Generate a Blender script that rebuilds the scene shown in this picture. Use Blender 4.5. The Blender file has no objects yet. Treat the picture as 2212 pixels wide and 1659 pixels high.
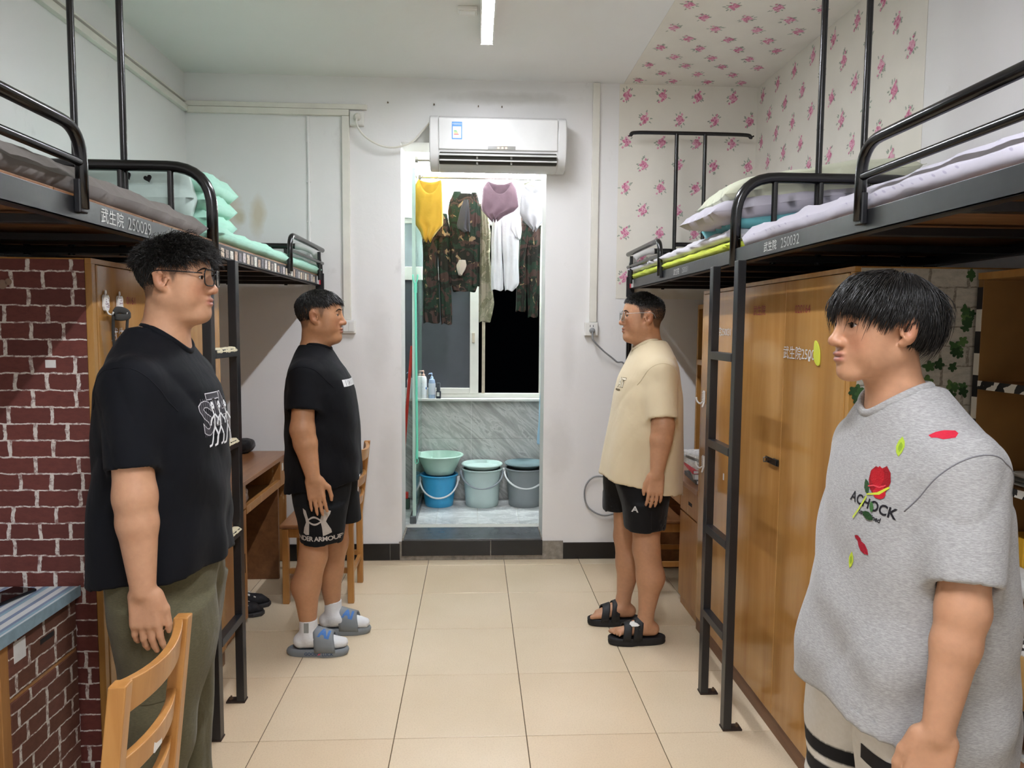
import bpy, math, random
import numpy as np
from mathutils import Vector, Matrix
from mathutils.bvhtree import BVHTree
R = math.radians
random.seed(7)
SC = bpy.context.scene
COL = SC.collection

# ---------------------------------------------------------------- camera, world, lamps, exposure
def cam_axes(pitch, yaw, roll):
    cy, sy, cp, sp, cr, sr = math.cos(yaw), math.sin(yaw), math.cos(pitch), math.sin(pitch), math.cos(roll), math.sin(roll)
    fw = Vector((sy*cp, cy*cp, -sp)); rt = Vector((cy, -sy, 0)); up = rt.cross(fw)
    return fw, cr*rt + sr*up, cr*up - sr*rt
fw, rt, up = cam_axes(R(4.46), R(2.99), R(.48))
cd = bpy.data.cameras.new('camera'); cam = bpy.data.objects.new('camera', cd); COL.objects.link(cam)
cd.sensor_fit = 'HORIZONTAL'; cd.sensor_width = 36; cd.lens = 36*1575/2212; cd.clip_start = .02
cam.matrix_world = Matrix(((rt.x, up.x, -fw.x, 0), (rt.y, up.y, -fw.y, 0), (rt.z, up.z, -fw.z, 1.548), (0, 0, 0, 1)))
SC.camera = cam
w = bpy.data.worlds.new('night'); SC.world = w; w.use_nodes = True
w.node_tree.nodes['Background'].inputs[0].default_value = (.10, .13, .2, 1)
w.node_tree.nodes['Background'].inputs[1].default_value = .001
SC.view_settings.view_transform = 'Standard'; SC.view_settings.look = 'None'
SC.view_settings.gamma = 1; SC.view_settings.use_curve_mapping = False
SC.view_settings.exposure = 2.05
TUBE = 46.0          # emission of the ceiling tube by the doorway
TUBE_NEAR = 92.0     # and of the pair above the camera end
TUBE_BALCONY = 88.0

# ---------------------------------------------------------------- materials
def lin(c):
    if isinstance(c, str):
        c = c.lstrip('#'); c = [int(c[i:i+2], 16)/255 for i in (0, 2, 4)]
    return tuple((x/12.92 if x <= .04045 else ((x+.055)/1.055)**2.4) for x in c[:3]) + (1,)
MATS = {}
class NT:
    def __init__(s, m): s.t = m.node_tree; s.n = s.t.nodes; s.l = s.t.links; s.b = s.n['Principled BSDF']
    def new(s, typ, **kw):
        n = s.n.new(typ)
        for k, v in kw.items():
            if k.startswith('i_'): n.inputs[k[2:].replace('_', ' ')].default_value = v
            else: setattr(n, k, v)
        return n
    def link(s, a, b): s.l.new(a, b)
    def coord(s, kind='Object', scale=(1, 1, 1), rot=(0, 0, 0), loc=(0, 0, 0)):
        if kind == 'World': o = s.new('ShaderNodeNewGeometry').outputs['Position']
        else: o = s.new('ShaderNodeTexCoord').outputs[kind]
        mp = s.new('ShaderNodeMapping'); s.link(o, mp.inputs[0])
        mp.inputs['Scale'].default_value = scale; mp.inputs['Rotation'].default_value = rot; mp.inputs['Location'].default_value = loc
        return mp.outputs[0]
    def noise(s, vec, scale, detail=4, rough=.55, dist=0):
        n = s.new('ShaderNodeTexNoise'); s.link(vec, n.inputs['Vector']); n.inputs['Scale'].default_value = scale
        n.inputs['Detail'].default_value = detail; n.inputs['Roughness'].default_value = rough; n.inputs['Distortion'].default_value = dist
        return n.outputs['Fac']
    def ramp(s, fac, stops, interp='LINEAR'):
        r = s.new('ShaderNodeValToRGB'); s.link(fac, r.inputs[0]); cr = r.color_ramp; cr.interpolation = interp
        while len(cr.elements) < len(stops): cr.elements.new(.5)
        for e, (p, c) in zip(cr.elements, stops): e.position = p; e.color = lin(c) if not isinstance(c, float) else (c, c, c, 1)
        return r.outputs[0]
    def mix(s, fac, a, b, mode='MIX'):
        m = s.new('ShaderNodeMix', data_type='RGBA', blend_type=mode)
        for sock, v in ((m.inputs[0], fac), (m.inputs[6], a), (m.inputs[7], b)):
            if hasattr(v, 'is_linked'): s.link(v, sock)
            else: sock.default_value = v
        return m.outputs[2]
    def math(s, op, a, b=None, clamp=False):
        m = s.new('ShaderNodeMath', operation=op, use_clamp=clamp)
        for sock, v in ((m.inputs[0], a), (m.inputs[1], b)):
            if v is None: continue
            if hasattr(v, 'is_linked'): s.link(v, sock)
            else: sock.default_value = v
        return m.outputs[0]
    def bump(s, h, strength=.2, dist=.01, prev=None):
        b = s.new('ShaderNodeBump'); s.link(h, b.inputs['Height']); b.inputs['Strength'].default_value = strength; b.inputs['Distance'].default_value = dist
        if prev is not None: s.link(prev, b.inputs['Normal'])
        s.link(b.outputs[0], s.b.inputs['Normal']); return b.outputs[0]
    def base(s, c): s.link(c, s.b.inputs['Base Color'])
def mat(name, color='#808080', rough=.5, metal=0., spec=.5, var=.0, vscale=8, bump=0., bscale=40, kind='Object', **kw):
    if name in MATS: return MATS[name]
    m = bpy.data.materials.new(name); m.use_nodes = True; t = NT(m); c = lin(color)
    t.b.inputs['Base Color'].default_value = c; t.b.inputs['Roughness'].default_value = rough
    t.b.inputs['Metallic'].default_value = metal; t.b.inputs['Specular IOR Level'].default_value = spec
    for k, v in kw.items(): t.b.inputs[k.replace('_', ' ')].default_value = v
    co = t.coord(kind)
    f = t.noise(co, vscale)
    v = max(var, .02)
    d = tuple(x*(1-v) for x in c[:3]) + (1,); l = tuple(min(1, x*(1+v)) for x in c[:3]) + (1,)
    r = t.new('ShaderNodeValToRGB'); t.link(f, r.inputs[0]); r.color_ramp.elements[0].color = d; r.color_ramp.elements[1].color = l
    r.color_ramp.elements[0].position = .3; r.color_ramp.elements[1].position = .7
    t.base(r.outputs[0])
    if bump: t.bump(t.noise(co, bscale, 6), bump)
    MATS[name] = m; return m
def wood(name, a, b, c, rough=.32, axis='z', scale=1., wear=0.):
    if name in MATS: return MATS[name]
    m = bpy.data.materials.new(name); m.use_nodes = True; t = NT(m)
    s = {'x': (1.2, 14, 14), 'y': (14, 1.2, 14), 'z': (14, 14, 1.2)}[axis]
    co = t.coord('World', tuple(q*scale for q in s))
    f = t.noise(co, 1.6, 6, .6, .6); col = t.ramp(f, [(.25, a), (.5, b), (.75, c)])
    f2 = t.noise(t.coord('World'), 2.3, 3); col = t.mix(t.math('MULTIPLY', f2, .35), col, lin(a), 'MULTIPLY')
    if wear:
        f3 = t.noise(t.coord('World', (3, 3, 1)), 5, 8, .7); msk = t.ramp(f3, [(.62, 0.), (.66, 1.)])
        col = t.mix(t.math('MULTIPLY', msk, wear), col, lin('#e0c9a0'))
    t.base(col); t.b.inputs['Roughness'].default_value = rough
    t.bump(f, .05, .004); MATS[name] = m; return m
def vcol(name, rough=.8, bump=0., bscale=300, spec=.3, **kw):
    """base colour from the mesh's own colour attribute (prints, embroidery, skin tone)"""
    if name in MATS: return MATS[name]
    m = bpy.data.materials.new(name); m.use_nodes = True; t = NT(m)
    a = t.new('ShaderNodeVertexColor', layer_name='Col'); n = t.noise(t.coord(), 90, 3)
    t.base(t.mix(.12, a.outputs[0], t.ramp(n, [(.3, .25), (.7, .85)]), 'OVERLAY'))
    t.b.inputs['Roughness'].default_value = rough; t.b.inputs['Specular IOR Level'].default_value = spec
    for k, v in kw.items(): t.b.inputs[k.replace('_', ' ')].default_value = v
    if bump: t.bump(t.noise(t.coord(), bscale, 4), bump, .003)
    MATS[name] = m; return m
def emit(name, color, s):
    if name in MATS: return MATS[name]
    m = mat(name, color, .5); m.node_tree.nodes['Principled BSDF'].inputs['Emission Color'].default_value = lin(color)
    m.node_tree.nodes['Principled BSDF'].inputs['Emission Strength'].default_value = s; return m

# ---------------------------------------------------------------- mesh building
class MB:
    def __init__(s): s.v = []; s.f = []; s.c = []
    def add(s, vs, fs, col=None):
        o = len(s.v); s.v += [tuple(q) for q in vs]; s.f += [tuple(i+o for i in q) for q in fs]; s.c += [col]*len(vs); return s
    def box(s, x0, x1, y0, y1, z0, z1, M=None, col=None):
        vs = [(x, y, z) for z in (z0, z1) for y in (y0, y1) for x in (x0, x1)]
        if M is not None: vs = [M @ Vector(q) for q in vs]
        return s.add(vs, [(0, 2, 3, 1), (4, 5, 7, 6), (0, 1, 5, 4), (1, 3, 7, 5), (3, 2, 6, 7), (2, 0, 4, 6)], col)
    def bar(s, a, b, w, h, upv=(0, 0, 1), col=None):
        a = Vector(a); b = Vector(b); d = (b-a).normalized(); u = Vector(upv)
        if abs(d.dot(u)) > .99: u = Vector((1, 0, 0))
        x = d.cross(u).normalized(); u = x.cross(d)
        vs = [p + x*i*w/2 + u*j*h/2 for p in (a, b) for i, j in ((-1, -1), (1, -1), (1, 1), (-1, 1))]
        return s.add(vs, [(0, 1, 2, 3), (7, 6, 5, 4), (0, 4, 5, 1), (1, 5, 6, 2), (2, 6, 7, 3), (3, 7, 4, 0)], col)
    def tube(s, pts, r, n=10, closed=False, caps=True, col=None, flat=1., upv=None):
        P = [Vector(p) for p in pts]; m = len(P); rr = r if hasattr(r, '__len__') else [r]*m
        T = []
        for i in range(m):
            a = P[(i-1) % m] if closed or i > 0 else P[i]; b = P[(i+1) % m] if closed or i < m-1 else P[i]
            T.append((b-a).normalized())
        u = Vector(upv) if upv is not None else (Vector((0, 0, 1)) if abs(T[0].z) < .9 else Vector((1, 0, 0)))
        vs = []
        for i in range(m):
            u = u - T[i]*u.dot(T[i])
            u = u.normalized() if u.length > 1e-6 else T[i].orthogonal().normalized()
            w_ = T[i].cross(u)
            for k in range(n):
                a = 2*math.pi*k/n; vs.append(P[i] + (u*math.cos(a)*flat + w_*math.sin(a))*rr[i])
        fs = [(i*n+k, i*n+(k+1) % n, ((i+1) % m)*n+(k+1) % n, ((i+1) % m)*n+k) for i in range(m if closed else m-1) for k in range(n)]
        if caps and not closed: fs += [tuple(range(n))[::-1], tuple((m-1)*n+k for k in range(n))]
        return s.add(vs, fs, col)
    def lathe(s, prof, c=(0, 0, 0), n=28, col=None, M=None, cap=True):
        vs = []
        for r, z in prof:
            for k in range(n):
                a = 2*math.pi*k/n; q = Vector((r*math.cos(a), r*math.sin(a), z))
                vs.append((M @ q if M is not None else q) + Vector(c))
        m = len(prof)
        fs = [(i*n+k, i*n+(k+1) % n, (i+1)*n+(k+1) % n, (i+1)*n+k) for i in range(m-1) for k in range(n)]
        if cap: fs += [tuple(range(n))[::-1], tuple((m-1)*n+k for k in range(n))]
        return s.add(vs, fs, col)
    def prism(s, out, fr, d0, d1, col=None):
        """outline (u,v) list in frame fr=(origin,U,V,N), from depth d0 to d1 along N"""
        O, U, V, N = [Vector(q) for q in fr]; n = len(out)
        vs = [O + U*u + V*v + N*d for d in (d0, d1) for u, v in out]
        fs = [tuple(range(n))[::-1], tuple(range(n, 2*n))] + [(k, (k+1) % n, n+(k+1) % n, n+k) for k in range(n)]
        return s.add(vs, fs, col)
    def grid(s, fn, nu, nv, col=None, wrap=False):
        vs = [fn(i/(nu-1), j/((nv) if wrap else (nv-1))) for i in range(nu) for j in range(nv)]
        fs = [(i*nv+j, i*nv+(j+1) % nv, (i+1)*nv+(j+1) % nv, (i+1)*nv+j) for i in range(nu-1) for j in range(nv if wrap else nv-1)]
        return s.add(vs, fs, col)
    def mesh(s, name):
        me = bpy.data.meshes.new(name); me.from_pydata([tuple(q) for q in s.v], [], s.f)
        if any(c is not None for c in s.c):
            a = me.color_attributes.new('Col', 'FLOAT_COLOR', 'POINT')
            arr = np.array([(lin(c) if c is not None else (.5, .5, .5, 1)) for c in s.c], dtype=np.float32).ravel(); a.data.foreach_set('color', arr)
        me.update(); return me
def tag(o, label=None, category=None, group=None, kind=None):
    for k, v in (('label', label), ('category', category), ('group', group), ('kind', kind)):
        if v: o[k] = v
    return o
def put(name, me, m=None, parent=None, smooth=False, bevel=0, solid=0, sub=0, loc=None, **tg):
    o = bpy.data.objects.new(name, me); COL.objects.link(o); o.parent = parent
    if m is not None and not me.materials: me.materials.append(m)
    if loc is not None: o.location = loc
    if smooth and me.polygons:
        me.polygons.foreach_set('use_smooth', [True]*len(me.polygons))
        if smooth != 'all':
            try: me.set_sharp_from_angle(angle=R(42))
            except Exception: pass
    if solid:
        md = o.modifiers.new('solid', 'SOLIDIFY'); md.thickness = solid; md.offset = 0
    if bevel:
        md = o.modifiers.new('bevel', 'BEVEL'); md.width = bevel; md.segments = 2; md.limit_method = 'ANGLE'; md.angle_limit = R(40)
    if sub:
        md = o.modifiers.new('sub', 'SUBSURF'); md.levels = sub; md.render_levels = sub
    tag(o, **tg); return o
def build(mb, name, m=None, parent=None, **kw): return put(name, mb.mesh(name), m, parent, **kw)
def boxo(name, b, m, parent=None, bevel=.002, **kw): return build(MB().box(*b), name, m, parent, bevel=bevel, **kw)
def thing(name, loc=(0, 0, 0), rz=0, **tg):
    o = bpy.data.objects.new(name, None); COL.objects.link(o); o.location = loc; o.rotation_euler = (0, 0, rz); o.empty_display_size = .05
    tag(o, **tg); return o
def fillet(pts, r, n=6):
    P = [Vector(p) for p in pts]; out = [P[0]]
    for i in range(1, len(P)-1):
        a, b, c = P[i-1], P[i], P[i+1]; d1 = (a-b); d2 = (c-b); q = min(r, d1.length*.49, d2.length*.49)
        s = b + d1.normalized()*q; e = b + d2.normalized()*q
        for k in range(n+1):
            t = k/n; out.append(s*(1-t)**2 + b*2*t*(1-t) + e*t*t)
    out.append(P[-1]); return out
def curve(pts, n=24):
    """Catmull-Rom through pts"""
    P = [Vector(p) for p in pts]; P = [P[0]*2-P[1]] + P + [P[-1]*2-P[-2]]; out = []; m = len(P)-3
    for k in range(n+1):
        t = k/n*m; i = min(int(t), m-1); t -= i; a, b, c, d = P[i:i+4]
        out.append(.5*((2*b)+(c-a)*t+(2*a-5*b+4*c-d)*t*t+(3*b-a-3*c+d)*t**3))
    return out
def interp(x, tab):
    xs = [t[0] for t in tab]
    return [float(np.interp(x, xs, [t[i] for t in tab])) for i in range(1, len(tab[0]))]
def text_mesh(body, size=.1, font_shear=0., bold=0., spacing=1., align='CENTER'):
    c = bpy.data.curves.new('t', 'FONT'); c.body = body; c.size = size; c.align_x = align; c.align_y = 'CENTER'
    c.resolution_u = 3; c.shear = font_shear; c.space_character = spacing; c.offset = bold
    o = bpy.data.objects.new('t', c); COL.objects.link(o)
    me = bpy.data.meshes.new_from_object(o.evaluated_get(bpy.context.evaluated_depsgraph_get()))
    vs = [tuple(v.co) for v in me.vertices]; fs = [tuple(p.vertices) for p in me.polygons]
    bpy.data.objects.remove(o); bpy.data.curves.remove(c); bpy.data.meshes.remove(me); return vs, fs
def flat_text(name, body, size, O, U, V, m, parent, off=.0012, **kw):
    """lettering lying on a flat face: origin O, right U, up V"""
    O, U, V = Vector(O), Vector(U).normalized(), Vector(V).normalized(); N = U.cross(V)
    vs, fs = text_mesh(body, size, **kw)
    return build(MB().add([O + U*v[0] + V*v[1] + N*off for v in vs], fs), name, m, parent)
BL = mat('black enamel steel', '#08080a', .22, .0, .6, .15, 6, .03, 60)
# ================================================================ the room
XL, XR, YB, YF, ZC = -1.81, 1.83, 4.77, -1.3, 3.11
def wall_mat(name, base, stains=(), dirt=.25):
    m = bpy.data.materials.new(name); m.use_nodes = True; t = NT(m); MATS[name] = m
    co = t.coord('World')
    col = t.mix(t.math('MULTIPLY', t.noise(co, 2.2, 5), .1), lin(base), lin('#bdbdb0'))
    d = t.ramp(t.noise(t.coord('World', (1, 1, .6)), 4.5, 9, .68), [(.63, 0.), (.82, 1.)])
    col = t.mix(t.math('MULTIPLY', d, dirt), col, lin('#77746a'))
    for (c, r, cc, k) in stains:
        v = t.new('ShaderNodeVectorMath', operation='SUBTRACT'); t.link(co, v.inputs[0]); v.inputs[1].default_value = c
        v2 = t.new('ShaderNodeVectorMath', operation='DIVIDE'); t.link(v.outputs[0], v2.inputs[0]); v2.inputs[1].default_value = r
        ln = t.new('ShaderNodeVectorMath', operation='LENGTH'); t.link(v2.outputs[0], ln.inputs[0])
        dd = t.math('ADD', ln.outputs['Value'], t.math('MULTIPLY', t.math('SUBTRACT', t.noise(co, 9, 6), .5), .9))
        msk = t.ramp(dd, [(.35, 1.), (1.0, 0.)])
        col = t.mix(t.math('MULTIPLY', msk, k), col, lin(cc))
    t.base(col); t.b.inputs['Roughness'].default_value = .75; t.b.inputs['Specular IOR Level'].default_value = .25
    b = t.bump(t.noise(co, 5, 5), .12, .03); t.bump(t.noise(co, 120, 3), .06, .004, b); return m
WM = wall_mat('painted plaster', '#efeeec', [
    ((-1.60, 4.77, 2.27), (.15, .5, .20), '#c2a564', .5), ((-1.375, 4.77, 2.24), (.06, .5, .15), '#c2a564', .45),
    ((-1.49, 4.77, 2.23), (.05, .5, .06), '#b9a97c', .5),
    ((-.62, 4.77, 1.45), (.10, .3, .35), '#9b968a', .14), ((-.55, 4.77, .6), (.10, .3, .5), '#9b968a', .14),
    ((.56, 4.77, .75), (.12, .3, .30), '#9b968a', .16), ((.62, 4.77, 1.35), (.06, .3, .30), '#9b968a', .12),
    ((.2, 4.77, 3.0), (.5, .3, .05), '#b4b2a6', .45), ((-1.45, 1.9, 2.06), (.3, 1.6, .09), '#b8ab7c', .35)])
CM = wall_mat('painted ceiling', '#f3f3f0', [], .05)
boxo('wall_left', (XL-.15, XL, YF-.15, YB+.26, 0, ZC), WM, bevel=0, kind='structure')
boxo('wall_right', (XR, XR+.15, YF-.15, YB+.26, 0, ZC), WM, bevel=0, kind='structure')
boxo('ceiling', (XL-.15, XR+.15, YF-.15, YB+.26, ZC, ZC+.12), CM, bevel=0, kind='structure')
boxo('wall_front', (XL-.15, XR+.15, YF-.15, YF, 0, ZC), WM, bevel=0, kind='structure')
DL, DR, DT, WT = -.472, .46, 2.715, .26
b = MB().box(XL, DL, YB, YB+WT, 0, ZC).box(DR, XR, YB, YB+WT, 0, ZC).box(DL, DR, YB, YB+WT, DT, ZC).box(DL, DR, YB, YB+WT, -.02, .10)
build(b, 'wall_back', WM, kind='structure')

# floor: grout bed with single tiles
tile = bpy.data.materials.new('beige floor tile'); tile.use_nodes = True; t = NT(tile)
co = t.coord('World'); oi = t.new('ShaderNodeObjectInfo')
c = t.ramp(t.noise(co, 2.0, 5), [(.3, '#dccbad'), (.7, '#e5d5b9')]); c = t.mix(t.math('MULTIPLY', oi.outputs['Random'], .35), c, lin('#d6b690'))
c = t.mix(t.ramp(t.noise(co, 160, 2), [(.45, 0.), (.75, .28)]), c, lin('#b49c76'))
t.base(c); t.b.inputs['Roughness'].default_value = .33
t.b.inputs['Roughness'].default_value = .30
grout = mat('dark floor grout', '#5d4c36', .8)
fl = boxo('floor', (XL-.15, XR+.15, YF-.15, YB, -.1, -.003), grout, bevel=0, kind='structure')
def cuts(o, lo, hi, step=.5):
    k = math.ceil((lo-o)/step); L = [lo]
    while o + k*step < hi-.001:
        if o+k*step > lo+.001: L.append(o+k*step)
        k += 1
    return L + [hi]
xs = cuts(-.2953, XL, XR); ys = cuts(4.652, YF, YB); TM = {}
def tile_mesh(wx, wy, wz, g, bev=.0012):
    k = (round(wx, 3), round(wy, 3), round(wz, 3))
    if k not in TM:
        a, c2, d, e = wx/2-g, wy/2-g, wz, bev
        vs = [(sx*a, sy*c2, 0) for sx, sy in ((-1, -1), (1, -1), (1, 1), (-1, 1))] + [(sx*a, sy*c2, d-e) for sx, sy in ((-1, -1), (1, -1), (1, 1), (-1, 1))] + [(sx*(a-e), sy*(c2-e), d) for sx, sy in ((-1, -1), (1, -1), (1, 1), (-1, 1))]
        fs = [(8, 9, 10, 11)] + [(o+k2, o+(k2+1) % 4, o+4+(k2+1) % 4, o+4+k2) for o in (0, 4) for k2 in range(4)] + [(3, 2, 1, 0)]
        TM[k] = MB().add(vs, fs).mesh('tile')
    return TM[k]
for i in range(len(xs)-1):
    for j in range(len(ys)-1):
        put('floor_tile', tile_mesh(xs[i+1]-xs[i], ys[j+1]-ys[j], .004, .0016), tile, fl, loc=((xs[i]+xs[i+1])/2, (ys[j]+ys[j+1])/2, -.004+random.uniform(-.0004, .0002)))

# black skirting tiles on the back wall
sk = mat('black glazed tile', '#17181a', .22, 0, .5, .3, 20)
raw = mat('bare cement', '#8e877c', .9, 0, .3, .3, 25, .4, 60)
def skirting(name, x0, x1, seams):
    root = boxo(name, (x0, x1, YB-.006, YB-.0005, 0, .112), raw, bevel=0, kind='structure')
    L = [x0] + seams + [x1]
    for a, b2 in zip(L[:-1], L[1:]): boxo('skirting_tile', (a+.002, b2-.002, YB-.013, YB-.006, .004, .112), sk, root, .001)
skirting('baseboard_left', XL+.002, DL-.012, [-1.48, -.98, -.55])
skirting('baseboard_right', .60, XR-.002, [1.1, 1.6])
# entrance step
st = boxo('door_step', (DL-.02, .60, YB-.012, YB-.001, 0, .125), raw, bevel=.002, kind='structure')
for a, b2 in ((DL, .112), (.119, DR)): boxo('riser_tile', (a, b2, YB-.02, YB-.012, .032, .134), sk, st, .0015)
slab = mat('dark grey step stone', '#54585b', .25, 0, .5, .2, 12)
boxo('step_slab', (DL+.012, DR-.008, YB-.022, 5.10, .134, .146), slab, st, .002)
boxo('cement_edge', (DL+.0005, DL+.012, YB-.015, 5.03, .125, .150), raw, st, .002)
boxo('cement_edge', (DR-.008, DR-.0005, YB-.015, 5.03, .125, .150), raw, st, .002)

# cable ducts, sockets, switch
duct = mat('cream plastic duct', '#e6e3d8', .45, 0, .4, .05)
def cduct(boxes, label):
    o = thing('cable_duct', label=label, category='cable duct')
    for bb in boxes: boxo('duct_cover', bb, duct, o, .002)
    return o
cduct([(XL+.0005, -.682, YB-.022, YB-.0005, 2.905, 2.936)], 'white cable duct running along the top of the back wall left of the air conditioner')
cduct([(XL+.02, -.792, YB-.028, YB-.0005, 2.865, 2.902)], 'cream cable duct just under the upper one on the back wall')
cduct([(-.838, -.792, YB-.024, YB-.0005, 1.585, 2.863)], 'vertical cream cable duct leading down to the light switch')
cduct([(.752, .797, YB-.022, YB-.0005, 1.585, 3.105)], 'vertical cream cable duct leading down to the wall socket on the right')
cduct([(XL+.0005, XL+.03, -1.2, YB-.03, 2.868, 2.905), (XL+.0005, XL+.022, -1.2, YB-.03, 2.925, 2.936)], 'cream cable duct along the left wall under the ceiling')
o = thing('old_conduit', label='thin painted-over conduit on the back wall left of the switch duct', category='conduit')
build(MB().tube([(-1.052, YB-.006, 2.86), (-1.05, YB-.006, 2.5), (-1.053, YB-.006, 1.75)], .009, 8), 'conduit', WM, o, smooth=True)
for z in (2.7, 2.45, 2.2): boxo('clip', (-1.065, -1.038, YB-.012, YB-.001, z, z+.012), WM, o, .001)
white = mat('white plastic', '#eae8e2', .35, 0, .5, .03)
dkp = mat('dark slot', '#1b1b1d', .6)
s = thing('light_switch', label='white double light switch on the back wall beside the left duct', category='switch')
boxo('back_box', (-.846, -.763, YB-.03, YB-.0005, 1.50, 1.584), white, s, .004); boxo('plate', (-.843, -.766, YB-.036, YB-.03, 1.503, 1.581), white, s, .002)
for a in (-.838, -.803): boxo('rocker', (a, a+.033, YB-.041, YB-.035, 1.512, 1.572), white, s, .0015)
s = thing('wall_socket', label='white wall socket with a grey plug in it on the right of the doorway', category='socket')
boxo('back_box', (.720, .808, YB-.032, YB-.0005, 1.495, 1.583), white, s, .004); boxo('plate', (.723, .805, YB-.037, YB-.032, 1.498, 1.580), white, s, .002)
for a in (.752, .772): boxo('slot', (a, a+.004, YB-.0375, YB-.0368, 1.553, 1.566), dkp, s, 0)
greyc = mat('grey cable', '#8f9192', .5)
p = thing('power_cord', label='grey power cord with plug running from the right socket down behind the bed', category='cord')
build(MB().lathe([(.004, 0), (.017, 0), (.019, .012), (.013, .03), (.006, .042)], (.766, YB-.0375, 1.530), 14, M=Matrix.Rotation(R(90), 3, 'X')), 'plug', greyc, p, smooth=True)
build(MB().tube(curve([(.766, YB-.07, 1.530), (.77, YB-.075, 1.47), (.84, YB-.05, 1.40), (.93, YB-.03, 1.33), (1.0, YB-.012, 1.25), (1.0, YB-.012, .62), (.93, YB-.02, .56), (.80, YB-.02, .56), (.74, YB-.015, .48), (.76, YB-.012, .36), (.86, YB-.02, .30), (.98, YB-.02, .32)], 90), .0055, 8), 'cable', greyc, p, smooth='all')
s = thing('socket_box', label='white socket box high on the back wall left of the air conditioner', category='socket')
boxo('back_box', (-.788, -.700, YB-.03, YB-.0005, 2.803, 2.892), white, s, .004); boxo('plate', (-.784, -.704, YB-.034, YB-.03, 2.807, 2.888), white, s, .002)
p = thing('power_cord', label='white power cord sagging from the high socket to the air conditioner', category='cord')
build(MB().lathe([(.004, 0), (.021, 0), (.023, .014), (.014, .032), (.008, .04)], (-.738, YB-.0345, 2.852), 16, M=Matrix.Rotation(R(90), 3, 'X')), 'plug', duct, p, smooth=True)
build(MB().tube(curve([(-.738, YB-.06, 2.845), (-.737, YB-.07, 2.80), (-.70, YB-.07, 2.74), (-.63, YB-.07, 2.69), (-.55, YB-.07, 2.665), (-.47, YB-.07, 2.67), (-.39, YB-.07, 2.705), (-.31, YB-.07, 2.79), (-.275, YB-.07, 2.83)], 50), .006, 8), 'cable', duct, p, smooth='all')
# dry picture rail remains above the doorway
for i, (x, z) in enumerate([(-.55, 2.955), (-.26, 2.95), (.02, 2.945), (.17, 2.945)]):
    tag(build(MB().tube([(x, YB-.0005, z), (x, YB-.02, z), (x, YB-.022, z-.008)], .0035, 6), 'nail', mat('rusty nail', '#6b5540', .6, .4)), ['rusty nail in the wall above the end of the upper duct', 'rusty nail in the back wall above the left end of the air conditioner', 'rusty nail in the back wall above the display of the air conditioner', 'pale nail in the back wall above the right half of the air conditioner'][i], 'nail')

# air conditioner
a = thing('air_conditioner', (.143, YB, 2.53), label='white split air conditioner with energy label mounted above the doorway', category='air conditioner')
acw = mat('air conditioner shell', '#dcdcd9', .32, 0, .5, .04)
def acs(x0, x1, name, m, sx=1., yo=0.):
    prof = [(0, 0), (-.05, -.01), (-.12, .0), (-.165, .022), (-.19, .07), (-.2, .15), (-.195, .24), (-.18, .288), (-.15, .31), (0, .315)]
    return build(MB().prism([(p[0]-yo if p[0] < 0 else p[0], p[1]) for p in prof], ((x0, 0, 0), (0, 1, 0), (0, 0, 1), (1, 0, 0)), 0, x1-x0), name, m, a, smooth=True, bevel=.008)
acs(-.37, .37, 'body', acw)
acs(-.423, -.365, 'end_cap', acw, yo=.004); acs(.365, .423, 'end_cap', acw, yo=.004)
boxo('front_panel', (-.364, .364, -.208, -.196, .100, .285), mat('glossy white panel', '#dededb', .15, 0, .5, .03), a, .004)
boxo('outlet_recess', (-.362, .362, -.192, -.150, .018, .092), mat('dark vent inside', '#3c3a33', .8), a, .004)
for z, tl in ((.070, 20), (.034, 8)):
    build(MB().box(-.36, .36, -.022, .022, -.004, .004, Matrix.Translation((0, -.198, z)) @ Matrix.Rotation(R(tl), 4, 'X')), 'louvre', acw, a, bevel=.002)
for x in (-.13, .08):
    for z in (.052, .016): boxo('louvre_pin', (x-.006, x+.006, -.205, -.185, z-.006, z+.014), mat('louvre pin grey', '#77746b', .5), a, .001)
d = boxo('display', (-.065, .105, -.2095, -.2078, .101, .122), mat('grey display strip', '#77756e', .3), a, .001)
for x in (-.005, .02, .042): boxo('indicator', (x, x+.010, -.2102, -.2094, .107, .115), emit('amber indicator', '#ffc060', 3.), d, 0)
build(MB().tube(curve([(-.01+.007*k, -.2084, .138+.004*math.sin(k*1.9)*(1 if k else 2)) for k in range(9)], 40), .0007, 5), 'script_logo', mat('faint grey print', '#c6c5be', .5), a)
l = boxo('energy_label', (-.285, -.222, -.2092, -.2078, .158, .262), mat('label blue', '#4f8fd0', .5), a, 0)
boxo('label_field', (-.279, -.228, -.2098, -.2090, .165, .234), mat('label white', '#eef3f5', .5), l, 0)
for k, cc in enumerate(('#3aa655', '#8cc152', '#e0b040', '#cf3e3e')): boxo('label_bar', (-.272, -.255+.004*k, -.2103, -.2097, .226-k*.007-.02, .2305-k*.007-.02), mat('label bar %d' % k, cc, .5), l, 0)
flat_text('label_title', '中国能效标识', .0095, (-.2535, -.2093, .248), (1, 0, 0), (0, 0, 1), mat('label white', '#eef3f5'), l)

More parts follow.
